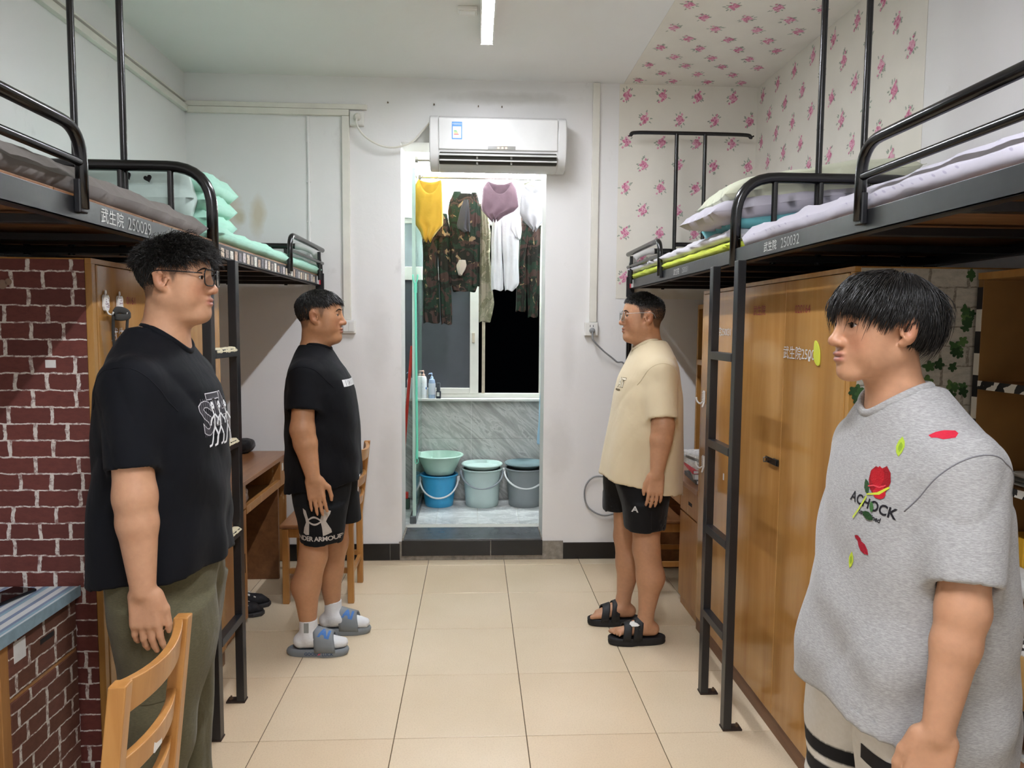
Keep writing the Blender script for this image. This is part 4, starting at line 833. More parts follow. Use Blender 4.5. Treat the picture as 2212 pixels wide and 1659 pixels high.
def tubes(specs, Y, seed=1., fold=.006, open_=True):
    """hanging cloth: each spec = rows of (z, x0, x1), depth; closed wavy tube"""
    mb = MB()
    for q, (rows, d) in enumerate(specs):
        zs = np.linspace(rows[0][0], rows[-1][0], max(10, int(abs(rows[0][0]-rows[-1][0])/.02))); tb = sorted(rows); n = 36
        vs = []
        for i, z in enumerate(zs):
            xa, xb = interp(z, tb); cx, w_ = (xa+xb)/2, (xb-xa)/2; k = i/(len(zs)-1)
            for j in range(n):
                a = 2*math.pi*j/n; fw_ = fold*(.4+k)*(math.sin(5*a+seed+q+2*k)+.7*math.sin(9*a-seed*2+3*k)) + nz((math.cos(a)*2, math.sin(a)*2, z*7), 1, seed+q)*fold*1.5
                x = cx+w_*math.cos(a)*(1+.03*math.sin(z*23+seed)); y = Y+(d*math.sin(a)*(.75+.4*k)+fw_*(.3+abs(math.sin(a))))
                vs.append((x, y, z+.006*math.sin(3*a+seed)*(k > .97)))
        m_ = len(zs); fs = [(i*n+j, (i+1)*n+j, (i+1)*n+(j+1) % n, i*n+(j+1) % n) for i in range(m_-1) for j in range(n)]
        fs.append(tuple(range(n))); mb.add(vs, fs)
    return mb
def hanger(hook, apex, l, r, Y, label, m, rodz, w_=.0022):
    o = thing('hanger', (hook, Y, rodz), label=label, category='hanger', group='clothes hangers on the balcony rods')
    P = lambda x, z, dy=0.: (x-hook, dy, z-rodz)
    hk = [P(hook+.016*math.sin(a), rodz+.001+.016*math.cos(a)) for a in [-1.9+k*.35 for k in range(12)]] + [P(apex[0], apex[1])]
    build(MB().tube(hk, w_, 7), 'hook', m, o, smooth='all'); build(MB().tube([P(*apex), P(*l), P((l[0]+r[0])/2, (l[1]+r[1])/2-.012), P(*r), P(*apex)], w_, 7), 'shoulders', m, o, smooth='all')
wire = mat('wire hanger', '#5a5560', .4, .5); wplast = mat('white hanger plastic', '#d9d9d0', .4)
yel = [(2.571, -.391, -.237), (2.526, -.416, -.231), (2.446, -.427, -.226), (2.365, -.433, -.224), (2.292, -.439, -.222), (2.256, -.412, -.221), (2.203, -.378, -.265), (2.152, -.362, -.298)]
def camisole(rows, Y, name, color, label, back, scoop, seed, depth=.045, inn=None, par=None):
    """sleeveless top: back and front sheets; the front neckline hangs low"""
    tb = sorted(rows); zt = rows[0][0]; zb = rows[-1][0]; n = 22; o = thing(name, ((rows[2][1]+rows[2][2])/2, Y, zt), label=label, category='top')
    def sheet(s):
        def fn(u, v):
            zz = zt+(zb-zt)*u; xa, xb = interp(zz, tb); cx, w_ = (xa+xb)/2, (xb-xa)/2; e = 2*v-1
            drop = (scoop if s < 0 else back)*(1-abs(e)**2.2)*(1-u)**1.3
            y = s*depth*math.sqrt(max(0, 1-e*e))*(.35+.8*u) + (math.sin(e*9+seed+u*3)*.006+nz((e*2, zz*9, s), 1.3, seed)*.012)*(.3+u)
            return Vector((cx+w_*e-o.location.x, y, zz-drop-zt + .012*math.sin(e*7+seed)*u**4))
        return MB().grid(fn, 26, n)
    m_ = fabric(color[0], color[1], .8, .08, .45, 18)
    build(sheet(1), 'back_panel', m_, o, smooth='all', solid=.0025); build(sheet(-1), 'front_panel', m_, o, smooth='all', solid=.0025); return o
camisole(yel, 5.20, 'camisole', ('mustard jersey', '#dcae3e'), 'mustard yellow sleeveless top on the left end of the front rod', .02, .10, 1.)
hanger(-.329, (-.326, 2.63), (-.383, 2.570), (-.247, 2.580), 5.20, 'dark wire hanger holding the mustard yellow top', wire, 2.703+.0125)
mauve = [(2.566, .094, .258), (2.519, .057, .288), (2.454, .05, .302), (2.397, .044, .308), (2.365, .05, .276), (2.332, .079, .202), (2.30, .12, .161)]
camisole(mauve, 5.20, 'camisole', ('mauve jersey', '#8a6f7c'), 'mauve short top hanging in front of the white shirt', .02, .09, 4.)
hanger(.178, (.178, 2.608), (.10, 2.562), (.25, 2.57), 5.20, 'pale hanger holding the mauve top', wplast, 2.703+.0125)
wt = [(2.545, .333, .495), (2.474, .325, .50), (2.409, .317, .501), (2.345, .314, .502), (2.296, .343, .492), (2.239, .402, .443)]
camisole(wt, 5.20, 'camisole', ('white jersey', '#cfccd3'), 'white tank top on the right end of the front rod', .01, .06, 7.)
hanger(.443, (.456, 2.600), (.345, 2.548), (.492, 2.548), 5.20, 'thick cream hanger holding the white tank top', mat('cream hanger', '#d8d6b8', .4), 2.703+.0125, .0055)
tag(build(tubes([([(2.379, -.35, -.203), (2.276, -.38, -.185), (2.215, -.385, -.183)], .05), ([(2.24, -.385, -.268), (2.19, -.386, -.268), (1.983, -.383, -.272), (1.81, -.383, -.263), (1.575, -.381, -.256)], .042), ([(2.24, -.285, -.185), (2.191, -.281, -.185), (1.985, -.268, -.181), (1.812, -.259, -.171), (1.567, -.247, -.165)], .04)], 5.50, 1.), 'trousers', cam1, smooth='all'), 'camouflage trousers hanging behind the mustard yellow top', 'trousers')
tag(build(tubes([([(2.528, -.134, -.013), (2.485, -.186, .031), (2.399, -.196, .04), (2.245, -.187, .036), (2.072, -.185, .033), (1.899, -.18, .034), (1.812, -.158, .008)], .045), ([(2.543, -.158, -.099), (2.475, -.184, -.115), (2.322, -.185, -.115), (2.152, -.19, -.132), (1.861, -.188, -.131)], .03), ([(2.537, -.026, .017), (2.478, -.034, .031), (2.325, -.029, .044), (2.154, -.037, .04), (1.854, -.036, .039)], .03)], 5.50, 3.), 'jacket', cam2, smooth='all'), 'dark camouflage jacket in the middle of the back rod', 'jacket')
tag(build(tubes([([(2.471, -.081, -.047), (2.404, -.106, -.039), (2.319, -.123, -.036), (2.27, -.133, -.033), (2.24, -.085, -.034)], .012)], 5.415, 5., .003), 'grey_cloth', fabric('charcoal cloth', '#47474d', .9)), 'charcoal grey cloth hanging over the camouflage jacket', 'cloth')
tag(build(tubes([([(2.034, -.113, -.066), (1.994, -.133, -.059), (1.961, -.128, -.07), (1.927, -.117, -.092)], .025)], 5.40, 6., .003), 'sock', fabric('oatmeal cloth', '#b9ada0', .9), smooth='all'), 'pale sock hanging on the camouflage jacket', 'sock')
tag(build(tubes([([(2.46, .031, .092), (2.248, .041, .119), (2.075, .039, .116), (1.901, .034, .13), (1.728, .033, .149), (1.587, .035, .123)], .03)], 5.52, 7.), 'trousers', camp, smooth='all'), 'faded pale camouflage trousers beside the white shirt', 'trousers')
tag(build(tubes([([(2.48, .074, .195), (2.40, .08, .195), (2.329, .126, .196), (2.157, .123, .201), (1.986, .122, .209), (1.821, .125, .215)], .03), ([(2.48, .195, .315), (2.33, .194, .326), (2.159, .201, .327), (1.988, .214, .327), (1.867, .221, .33), (1.819, .227, .295)], .03), ([(2.45, .263, .320), (2.329, .26, .342), (2.26, .26, .347), (2.2, .3, .339)], .034)], 5.45, 8., .005), 'shirt', fabric('white cotton shirt', '#d9dadd', .85, .04, .5, 20), smooth='all'), 'white short-sleeved shirt hanging open under the mauve top', 'shirt')
tag(build(tubes([([(2.42, .345, .49), (2.30, .342, .49)], .04), ([(2.32, .345, .425), (2.252, .342, .416), (2.079, .33, .388), (1.861, .315, .39), (1.668, .31, .389)], .035), ([(2.32, .389, .49), (2.08, .383, .49), (1.861, .39, .487), (1.625, .404, .476)], .035)], 5.50, 9.), 'trousers', cam3, smooth='all'), 'dark camouflage trousers hanging under the white tank top', 'trousers')
for (x, zb, lb) in ((-.125, 2.56, 'thin hanger at the left shoulder of the camouflage jacket'), (-.058, 2.53, 'thin hanger above the charcoal cloth'), (.018, 2.545, 'thin hanger at the right shoulder of the camouflage jacket'), (.082, 2.50, 'thin hanger of the faded camouflage trousers'), (.20, 2.50, 'thin hanger of the white shirt'), (.41, 2.44, 'thin hanger of the dark camouflage trousers'), (-.28, 2.40, 'thin hanger of the camouflage trousers behind the yellow top')):
    hanger(x, (x, zb+.02), (x-.05, zb-.02), (x+.05, zb-.02), 5.50, lb, wplast, 2.645+.0125, .0018)
# ---- buckets
def pail(loc, rb, rt_, h, m, name='bucket', rim=.012):
    p = [(rb*.96, 0), (rb, .006)] + [(rb+(rt_-rb)*k/6, .006+(h-.006)*k/6) for k in range(1, 7)]
    return MB().lathe(p + [(rt_+rim*.6, h-.008), (rt_+rim, h), (rt_+rim*.6, h+.006), (rt_-.002, h+.004)] + [(rb+(rt_-rb)*k/6-.004, .010+(h-.006)*k/6) for k in range(6, -1, -1)] + [(.004, .010)], (0, 0, 0), 40)
def bail(r, z, drop, m, o, fwd=(-1), rad=.0075):
    pts = [(r*math.cos(a), fwd*.75*r*math.sin(a)-.012*math.sin(a), z-drop*math.sin(a)) for a in [math.pi*k/22 for k in range(23)]]
    h = build(MB().tube(pts, rad, 8), 'handle', m, o, smooth='all')
    for s in (-1, 1): boxo('handle_lug', (s*r-.012, s*r+.012, -.016, .016, z-.02, z+.016), m, o, .004)
def plast(name, c, r=.3): return mat(name, c, r, 0, .5, .04)
b1 = thing('bucket', (-.27, 5.665, BZ+.0005), label='bright blue plastic bucket under the mint basin', category='bucket'); m_ = plast('blue plastic', '#3ba0d0')
build(pail(None, .110, .138, .245, m_), 'body', m_, b1, smooth=True); bail(.150, .215, .135, plast('white plastic handle', '#e2e4e4'), b1)
b2_ = thing('wash_basin', (-.265, 5.665, BZ+.254), label='pale mint wash basin standing on the blue bucket', category='basin'); m_ = plast('pale mint plastic', '#b4d3c4')
build(pail(None, .112, .172, .145, m_, rim=.014), 'bowl', m_, b2_, smooth=True)
b3 = thing('bucket', (.066, 5.665, BZ+.0005), label='pale grey-green plastic bucket in the middle of the balcony', category='bucket'); m_ = plast('pale grey green plastic', '#bccfcb')
build(pail(None, .128, .150, .29, m_), 'body', m_, b3, smooth=True); bail(.163, .265, .11, plast('grey plastic handle', '#9da6ad'), b3)
bb_ = thing('wash_basin', (.066, 5.665, BZ+.300), label='mint basin sitting in the top of the middle bucket', category='basin'); m_ = plast('mint plastic', '#b7cfc8'); build(pail(None, .135, .150, .028, m_), 'bowl', m_, bb_, smooth=True)
b4 = thing('bucket', (.405, 5.665, BZ+.0005), label='dark grey plastic bucket at the right of the balcony', category='bucket'); m_ = plast('grey plastic', '#83898b')
build(pail(None, .128, .152, .295, m_), 'body', m_, b4, smooth=True); bail(.165, .275, .12, plast('white plastic handle', '#e2e4e4'), b4)
b5 = thing('wash_basin', (.405, 5.665, BZ+.305), label='smoky grey basin in the top of the dark grey bucket', category='basin'); m_ = mat('smoky plastic', '#6f8488', .15); build(pail(None, .12, .152, .03, m_), 'bowl', m_, b5, smooth=True); boxo('grip', (.10, .15, -.15, -.14, -.004, .04), plast('white plastic handle', '#e2e4e4'), b5, .004)
# ---- bottles on the sill
def bottle(x, label, prof, m, cap, label_mat=None, pump=True, y=5.83):
    o = thing('bottle', (x, y, .9765), label=label, category='bottle', group='toiletries on the balcony window sill'); build(MB().lathe(prof, (0, 0, 0), 20), 'body', m, o, smooth=True); zt = prof[-1][1]; r = prof[-1][0]
    build(MB().lathe([(r*1.1, zt-.004), (r*1.2, zt+.012), (r*.6, zt+.016), (.004, zt+.018), (.004, zt+.034)], (0, 0, 0), 14), 'cap', cap, o, smooth=True)
    if pump: build(MB().tube([(0, 0, zt+.034), (0, 0, zt+.040), (-.022, -.004, zt+.038), (-.026, -.004, zt+.030)], [.006, .006, .004, .003], 8), 'pump', cap, o, smooth=True)
    if label_mat: build(MB().lathe([(prof[2][0]+.0006, .03), (prof[2][0]+.0006, .12)], (0, 0, 0), 20, cap=False), 'label', label_mat, o, smooth=True)
lab = mat('blue flowered label', '#dfe6ea', .4, 0, .4, 0.); t = NT(lab); v = t.new('ShaderNodeTexVoronoi'); t.link(t.coord(), v.inputs[0]); v.inputs['Scale'].default_value = 40; t.base(t.ramp(v.outputs['Distance'], [(.3, '#3f6fae'), (.42, '#e4e9ec')]))
bottle(-.402, 'white lotion bottle with blue flowers and pink pump on the sill', [(.024, 0), (.026, .005), (.026, .15), (.02, .172), (.010, .178)], plast('white bottle', '#e3e5e6'), plast('pink pump', '#e0b6a4'), lab)
bottle(-.336, 'clear blue pump bottle on the sill', [(.026, 0), (.028, .005), (.028, .12), (.022, .15), (.010, .158)], mat('pale blue clear plastic', '#9db2cc', .15, 0, .5, .05), plast('blue pump', '#a9bfdd'), mat('pale label', '#cdd5de', .4))
bottle(-.462, 'white pump bottle behind the glass partition', [(.024, 0), (.026, .005), (.026, .15), (.02, .172), (.010, .178)], plast('white bottle', '#e3e5e6'), plast('white plastic handle', '#e2e4e4'))
bottle(-.510, 'white bottle with blue cap farthest behind the glass partition', [(.022, 0), (.024, .005), (.024, .14), (.018, .16), (.010, .166)], plast('white bottle', '#e3e5e6'), plast('blue pump', '#a9bfdd'))
o = thing('razor_box', (-.282, 5.81, .9765), R(-10), label='small dark blue razor pack at the right of the sill bottles', category='box'); boxo('pack', (-.019, .019, -.012, .012, 0, .06), mat('navy plastic', '#1d2433', .3), o, .004); boxo('top', (-.016, .014, -.009, .009, .06, .125), mat('dark grey plastic', '#4b4f55', .3), o, .005); boxo('label', (-.012, .010, -.0128, -.0118, .018, .05), pap, o, 0)
# ---- pole, broom, towel
mintp = plast('mint plastic pole', '#72dcbb')
o = thing('clothes_pole', (-.395, 5.105, .62), label='mint green clothes pole with a forked tip against the glass partition', category='pole')
build(MB().tube([(-.006, 0, .0), (-.003, 0, .10), (-.012, 0, 1.20)], [.010, .0085, .0075], 10), 'shaft', mintp, o, smooth=True); build(MB().tube(curve([(-.03, 0, 1.285), (-.027, 0, 1.25), (-.014, 0, 1.215), (0, 0, 1.25), (.004, 0, 1.285)], 16), .005, 8), 'fork', mintp, o, smooth='all'); build(MB().tube([(-.012, 0, 1.16), (-.012, 0, 1.225)], .011, 10), 'fork_socket', mintp, o, smooth=True)
build(MB().tube([(-.006+.011*math.cos(a), 0, -.018+.018*math.sin(a)) for a in [2*math.pi*k/14 for k in range(14)]], .003, 6, closed=True), 'hanging_loop', mintp, o, smooth='all')
o = thing('broom', (-.56, 5.55, BZ), label='red-handled broom leaning behind the glass partition', category='broom'); redp = plast('red plastic', '#d8372c'); build(MB().tube([(0, 0, .12), (.09, 0, 1.25)], .012, 10), 'handle', redp, o, smooth=True); build(MB().box(-.1, .06, -.02, .02, .08, .13), 'head', redp, o, bevel=.006); build(MB().box(-.11, .07, -.025, .025, .002, .08), 'bristles', mat('bristle green', '#4f6a5a', .8), o, bevel=.004)
tw = [(1.60, .53, .637), (1.2, .505, .637), (.9, .488, .636), (.668, .478, .634)]
tag(build(tubes([(tw, .02)], 5.45, 4., .003), 'towel', fabric('light blue towel', '#9fc3d8', .95), smooth='all'), 'light blue towel hanging at the right edge of the balcony', 'towel')
# ================================================================ people: implicit-surface toolkit
from mathutils.geometry import tessellate_polygon
f32 = np.float32
class SDF:
    def __init__(s, xs, ys, zs):
        s.A = [np.asarray(a, f32) for a in (xs, ys, zs)]; s.F = np.full([len(a) for a in s.A], .2, f32)
    def blk(s, lo, hi):
        sl = []
        for a, l, h in zip(s.A, lo, hi): sl.append(slice(int(np.searchsorted(a, l)), int(np.searchsorted(a, h, 'right'))))
        x, y, z = [a[q] for a, q in zip(s.A, sl)]
        return tuple(sl), x[:, None, None], y[None, :, None], z[None, None, :]
    def op(s, fn, lo, hi, k=.01, sub=False):
        m = k+.012; sl, x, y, z = s.blk([q-m for q in lo], [q+m for q in hi])
        if any(q.stop <= q.start for q in sl): return
        d = fn(x, y, z); F = s.F[sl]
        if sub:
            d = -d; h = np.maximum(k-np.abs(F-d), 0)/k; s.F[sl] = np.maximum(F, d)+h*h*k*.25
        else:
            h = np.maximum(k-np.abs(F-d), 0)/k; s.F[sl] = np.minimum(F, d)-h*h*k*.25
    def ell(s, c, r, k=.01, sub=False, rot=None):
        c = np.array(c, f32); r = np.array(r, f32); mx = float(max(r)) if rot is not None else None
        def fn(x, y, z):
            p = [x-c[0], y-c[1], z-c[2]]
            if rot is not None: p = [rot[i][0]*p[0]+rot[i][1]*p[1]+rot[i][2]*p[2] for i in range(3)]
            q = [p[i]/r[i] for i in range(3)]; k0 = np.sqrt(q[0]**2+q[1]**2+q[2]**2)+1e-6; g = [q[i]/r[i] for i in range(3)]; k1 = np.sqrt(g[0]**2+g[1]**2+g[2]**2)+1e-6
            return k0*(k0-1)/k1
        e = [mx]*3 if mx else r; s.op(fn, [c[i]-e[i] for i in range(3)], [c[i]+e[i] for i in range(3)], k, sub)
    def cone(s, a, b, ra, rb, k=.01, sub=False, sq=(1, 1, 1)):
        a = np.array(a, f32); b = np.array(b, f32); ba = b-a; L = float(ba@ba)+1e-9; m = max(ra, rb)
        def fn(x, y, z):
            p = [x-a[0], y-a[1], z-a[2]]; t = np.clip((p[0]*ba[0]+p[1]*ba[1]+p[2]*ba[2])/L, 0, 1)
            return np.sqrt(((p[0]-t*ba[0])/sq[0])**2+((p[1]-t*ba[1])/sq[1])**2+((p[2]-t*ba[2])/sq[2])**2)-(ra+(rb-ra)*t)
        s.op(fn, np.minimum(a, b)-m*max(sq), np.maximum(a, b)+m*max(sq), k, sub)
    def chain(s, pts, rs, k=.01, **kw):
        for i in range(len(pts)-1): s.cone(pts[i], pts[i+1], rs[i], rs[i+1], k, **kw)
    def rbox(s, c, ax, half, r, k=.008, sub=False):
        c = np.array(c, f32); ax = [np.array(a, f32) for a in ax]; e = sum(half)
        def fn(x, y, z):
            p = [x-c[0], y-c[1], z-c[2]]; q = [np.abs(ax[i][0]*p[0]+ax[i][1]*p[1]+ax[i][2]*p[2])-(half[i]-r) for i in range(3)]
            o = np.sqrt(np.maximum(q[0], 0)**2+np.maximum(q[1], 0)**2+np.maximum(q[2], 0)**2); return o+np.minimum(np.maximum(np.maximum(q[0], q[1]), q[2]), 0)-r
        s.op(fn, c-e, c+e, k, sub)
    def loft(s, tab, cy=0., k=.02, sub=False, disp=None, p=2.3, grow=0., dz=0.):
        tab = sorted(tab); zz = [t[0] for t in tab]
        def fn(x, y, z):
            g = [np.interp(z.ravel()+dz, zz, [t[i] for t in tab]).astype(f32)[None, None, :] for i in range(1, len(tab[0]))]
            cx, a, b = g[:3]; yy = y-(g[3] if len(g) > 3 else cy)
            a = a+grow; b = b+grow
            q = ((np.abs(x-cx)/a)**p+(np.abs(yy)/b)**p)**(1/p); d = (q-1)*np.minimum(a, b)
            d = np.maximum(d, np.maximum(zz[0]-z, z-zz[-1])*.8)
            if disp is not None: d = d+disp(x, y, z)
            return d
        A = max(abs(t[1])+t[2] for t in tab)+.02+grow; B = max((abs(t[4]) if len(t) > 4 else abs(cy))+t[3] for t in tab)+.02+grow
        s.op(fn, (-A, -B, zz[0]-.01), (A, B, zz[-1]+.01), k, sub)
def surface_nets(S):
    F = S.F; X, Y, Z = S.A; ins = F < 0
    c = np.zeros([n-1 for n in F.shape], np.uint8)
    for i in (0, 1):
        for j in (0, 1):
            for k in (0, 1): c += ins[i:F.shape[0]-1+i, j:F.shape[1]-1+j, k:F.shape[2]-1+k]
    act = (c > 0) & (c < 8); idx = np.argwhere(act); n = len(idx)
    I, J, K = idx[:, 0], idx[:, 1], idx[:, 2]; acc = np.zeros((n, 3), f32); cnt = np.zeros(n, f32)
    vals = {(a, b, d): F[I+a, J+b, K+d] for a in (0, 1) for b in (0, 1) for d in (0, 1)}
    corner = lambda q: np.stack([X[I+q[0]], Y[J+q[1]], Z[K+q[2]]], 1)
    for ax in range(3):
        for u in (0, 1):
            for v in (0, 1):
                p = [u, v]; p.insert(ax, 0); q = [u, v]; q.insert(ax, 1); fa, fb = vals[tuple(p)], vals[tuple(q)]
                m = (fa < 0) != (fb < 0); t = np.where(m, fa/np.where(m, fa-fb, 1), 0)[:, None]
                acc += np.where(m[:, None], corner(p)*(1-t)+corner(q)*t, 0); cnt += m
    V = acc/cnt[:, None]; num = np.full(act.shape, -1, np.int32); num[I, J, K] = np.arange(n); faces = []
    for ax in range(3):
        a = [slice(None)]*3; b = [slice(None)]*3; a[ax] = slice(0, -1); b[ax] = slice(1, None)
        A_, B_ = ins[tuple(a)], ins[tuple(b)]; e = np.argwhere(A_ != B_); o1, o2 = [(1, 2), (2, 0), (0, 1)][ax]
        ok = (e[:, o1] > 0) & (e[:, o2] > 0) & (e[:, o1] < F.shape[o1]-1) & (e[:, o2] < F.shape[o2]-1); e = e[ok]; fl = A_[tuple(e.T)]
        def g(d1, d2):
            q = e.copy(); q[:, o1] += d1; q[:, o2] += d2; return num[tuple(q.T)]
        quad = np.stack([g(-1, -1), g(0, -1), g(0, 0), g(-1, 0)], 1); quad[~fl] = quad[~fl][:, ::-1]; faces.append(quad)
    return V, np.concatenate(faces)
def quick_mesh(name, V, Q, col=None, smooth=True):
    me = bpy.data.meshes.new(name); nv, nf = len(V), len(Q); me.vertices.add(nv); me.vertices.foreach_set('co', np.ascontiguousarray(V, f32).ravel())
    k = Q.shape[1]; me.loops.add(nf*k); me.loops.foreach_set('vertex_index', np.ascontiguousarray(Q, np.int32).ravel()); me.polygons.add(nf)
    me.polygons.foreach_set('loop_start', np.arange(0, nf*k, k, dtype=np.int32)); me.polygons.foreach_set('loop_total', np.full(nf, k, np.int32))
    me.polygons.foreach_set('use_smooth', np.full(nf, smooth, bool)); me.update(calc_edges=True); me.validate()
    if col is not None:
        a = me.color_attributes.new('Col', 'FLOAT_COLOR', 'POINT'); a.data.foreach_set('color', np.ascontiguousarray(np.concatenate([col, np.ones((nv, 1))], 1), f32).ravel())
    return me
def relax(V, Q, it=2, w_=.5):
    for _ in range(it):
        acc = np.zeros_like(V); cnt = np.zeros(len(V), f32)
        for a, b in ((0, 1), (1, 2), (2, 3), (3, 0)):
            np.add.at(acc, Q[:, a], V[Q[:, b]]); np.add.at(cnt, Q[:, a], 1); np.add.at(acc, Q[:, b], V[Q[:, a]]); np.add.at(cnt, Q[:, b], 1)
        V = V+(acc/np.maximum(cnt, 1)[:, None]-V)*w_
    return V
def bvh_of(V, Q): return BVHTree.FromPolygons([tuple(map(float, v)) for v in V], [tuple(map(int, q)) for q in Q])
def L3(c): return np.array(lin(c)[:3])
def sm(e0, e1, x): t = np.clip((x-e0)/(e1-e0), 0, 1); return t*t*(3-2*t)
def subdivide2d(vs, fs, maxlen):
    """fan-triangulate and split long edges so a flat print can follow the cloth"""
    V = [tuple(v[:2]) for v in vs]; T = []
    for f in fs:
        if len(f) > 4:
            for t_ in tessellate_polygon([[Vector((V[i][0], V[i][1], 0)) for i in f]]): T.append(tuple(f[i] for i in t_))
        else:
            for i in range(1, len(f)-1): T.append((f[0], f[i], f[i+1]))
    fix = []
    for a, b, c in T:
        cr_ = (V[b][0]-V[a][0])*(V[c][1]-V[a][1])-(V[b][1]-V[a][1])*(V[c][0]-V[a][0]); fix.append((a, b, c) if cr_ > 0 else (a, c, b))
    T = fix
    for _ in range(7):
        mid = {}; out = []; ch = False
        def m_(a, b):
            k = (min(a, b), max(a, b))
            if k not in mid: mid[k] = len(V); V.append(((V[a][0]+V[b][0])/2, (V[a][1]+V[b][1])/2))
            return mid[k]
        ln = lambda a, b: math.hypot(V[a][0]-V[b][0], V[a][1]-V[b][1])
        big = set()
        for t_ in T:
            for a, b in ((t_[0], t_[1]), (t_[1], t_[2]), (t_[2], t_[0])):
                if ln(a, b) > maxlen: big.add((min(a, b), max(a, b)))
        if not big: break
        for a, b, c in T:
            s_ = [(min(p, q), max(p, q)) in big for p, q in ((a, b), (b, c), (c, a))]
            n_ = sum(s_)
            if n_ == 0: out.append((a, b, c)); continue
            if n_ == 3: x, y, z = m_(a, b), m_(b, c), m_(c, a); out += [(a, x, z), (x, b, y), (z, y, c), (x, y, z)]
            else:
                while not s_[0]: a, b, c = b, c, a; s_ = s_[1:]+s_[:1]
                x = m_(a, b)
                if n_ == 1: out += [(a, x, c), (x, b, c)]
                elif s_[1]: y = m_(b, c); out += [(x, b, y), (a, x, y), (a, y, c)]
                else: z = m_(c, a); out += [(a, x, z), (x, b, c), (x, c, z)]
        T = out
    return V, T
def print_on(name, items, bvh, O, U, V, m, parent, off=.0012, maxlen=.012, reach=.25):
    """items: list of (verts2d, faces, colour); ray-cast onto the cloth along -N from the frame plane"""
    O, U, V = Vector(O), Vector(U).normalized(), Vector(V).normalized(); N = U.cross(V).normalized(); mb = MB()
    for (vs, fs, col) in items:
        v2, t2 = subdivide2d(vs, fs, maxlen); P = []; ok = []
        for (a, b) in v2:
            h = bvh.ray_cast(O+U*a+V*b+N*.12, -N, reach)
            ok.append(h[0] is not None and h[1].dot(N) > .05); P.append(h[0]+N*off if h[0] is not None else O)
        tri = [t_ for t_ in t2 if all(ok[i] for i in t_) and max((P[t_[0]]-P[t_[1]]).length, (P[t_[1]]-P[t_[2]]).length) < maxlen*5]
        off += .00025; mb.add(P, tri, col)
    return build(mb, name, m, parent, smooth='all')
def txt(body, size, col, at=(0, 0), rot=0., **kw):
    vs, fs = text_mesh(body, size, **kw); c, s = math.cos(rot), math.sin(rot)
    return ([(at[0]+v[0]*c-v[1]*s, at[1]+v[0]*s+v[1]*c) for v in vs], fs, col)
def poly(pts, col, at=(0, 0), sc=1., rot=0.):
    c, s = math.cos(rot), math.sin(rot); return ([(at[0]+sc*(x*c-y*s), at[1]+sc*(x*s+y*c)) for x, y in pts], [tuple(range(len(pts)))], col)

skin_m = bpy.data.materials.new('skin'); skin_m.use_nodes = True; t = NT(skin_m); MATS['skin'] = skin_m
a_ = t.new('ShaderNodeVertexColor', layer_name='Col'); t.base(t.mix(.10, a_.outputs[0], t.ramp(t.noise(t.coord(), 60, 5), [(.3, .25), (.7, .8)]), 'OVERLAY'))
t.b.inputs['Roughness'].default_value = .48; t.b.inputs['Specular IOR Level'].default_value = .4; t.b.inputs['Subsurface Weight'].default_value = .12; t.b.inputs['Subsurface Radius'].default_value = (.012, .005, .003); t.b.inputs['Subsurface Scale'].default_value = .5
t.bump(t.noise(t.coord(), 420, 3), .12, .0015)
hair_m = mat('black hair', '#15120f', .38, 0, .5, .35, 60); brow_m = mat('eyebrow hair', '#1c1510', .85, 0, .2, .3, 60)
eye_m = vcol('eyeball', .15)
lens_m = bpy.data.materials.new('spectacle lens'); lens_m.use_nodes = True; t = NT(lens_m); t.b.inputs['Transmission Weight'].default_value = 1.; t.b.inputs['Roughness'].default_value = .02; t.b.inputs['IOR'].default_value = 1.06; MATS['lens'] = lens_m

def hand(S, W, d, f, n, curl, sc=1., k=.004, thumb=(.055, .085), spread=.0):
    """W wrist, d down the hand, f towards the thumb side, n towards the palm"""
    W, d, f, n = [np.array(q, float) for q in (W, d, f, n)]
    S.rbox(W+d*.048*sc+n*.004, (f, n, d), (.040*sc, .0155*sc, .050*sc), .0145*sc, .014)
    S.ell(W+d*.03*sc+f*.022*sc+n*.006*sc, (.020*sc, .016*sc, .030*sc), .014)
    for i, (L, r) in enumerate(((.072, .0092), (.080, .0096), (.075, .0092), (.058, .0082))):
        p = W+d*(.090-.004*(i == 3)-.003*(i == 0))*sc+f*(.0295-.0196*i)*sc; a = 0.; dr = d+f*(.06-.045*i)*(1+spread); dr /= np.linalg.norm(dr)
        S.cone(p-d*.02*sc, p, r*.9*sc, r*1.06*sc, .006)
        for j, (fr_, c_) in enumerate(((.44, .55), (.31, 1.), (.25, .8))):
            a += curl[i]*c_; v = dr*math.cos(a)+n*math.sin(a); q = p+v*L*fr_*sc; S.cone(p, q, r*(1.02-.10*j)*sc, r*(.95-.10*j)*sc, k); p = q
    b0 = W+d*.018*sc+f*.028*sc+n*.006*sc; b1 = W+d*.052*sc+f*thumb[0]*sc+n*.010*sc; b2 = W+d*thumb[1]*sc+f*(thumb[0]+.004)*sc+n*.014*sc; b3 = b2+(d*.9+n*.25-f*.15)*.022*sc
    S.cone(b0, b1, .0155*sc, .0115*sc, .012); S.cone(b1, b2, .0108*sc, .0092*sc, .005); S.cone(b2, b3, .0094*sc, .0076*sc, .004)

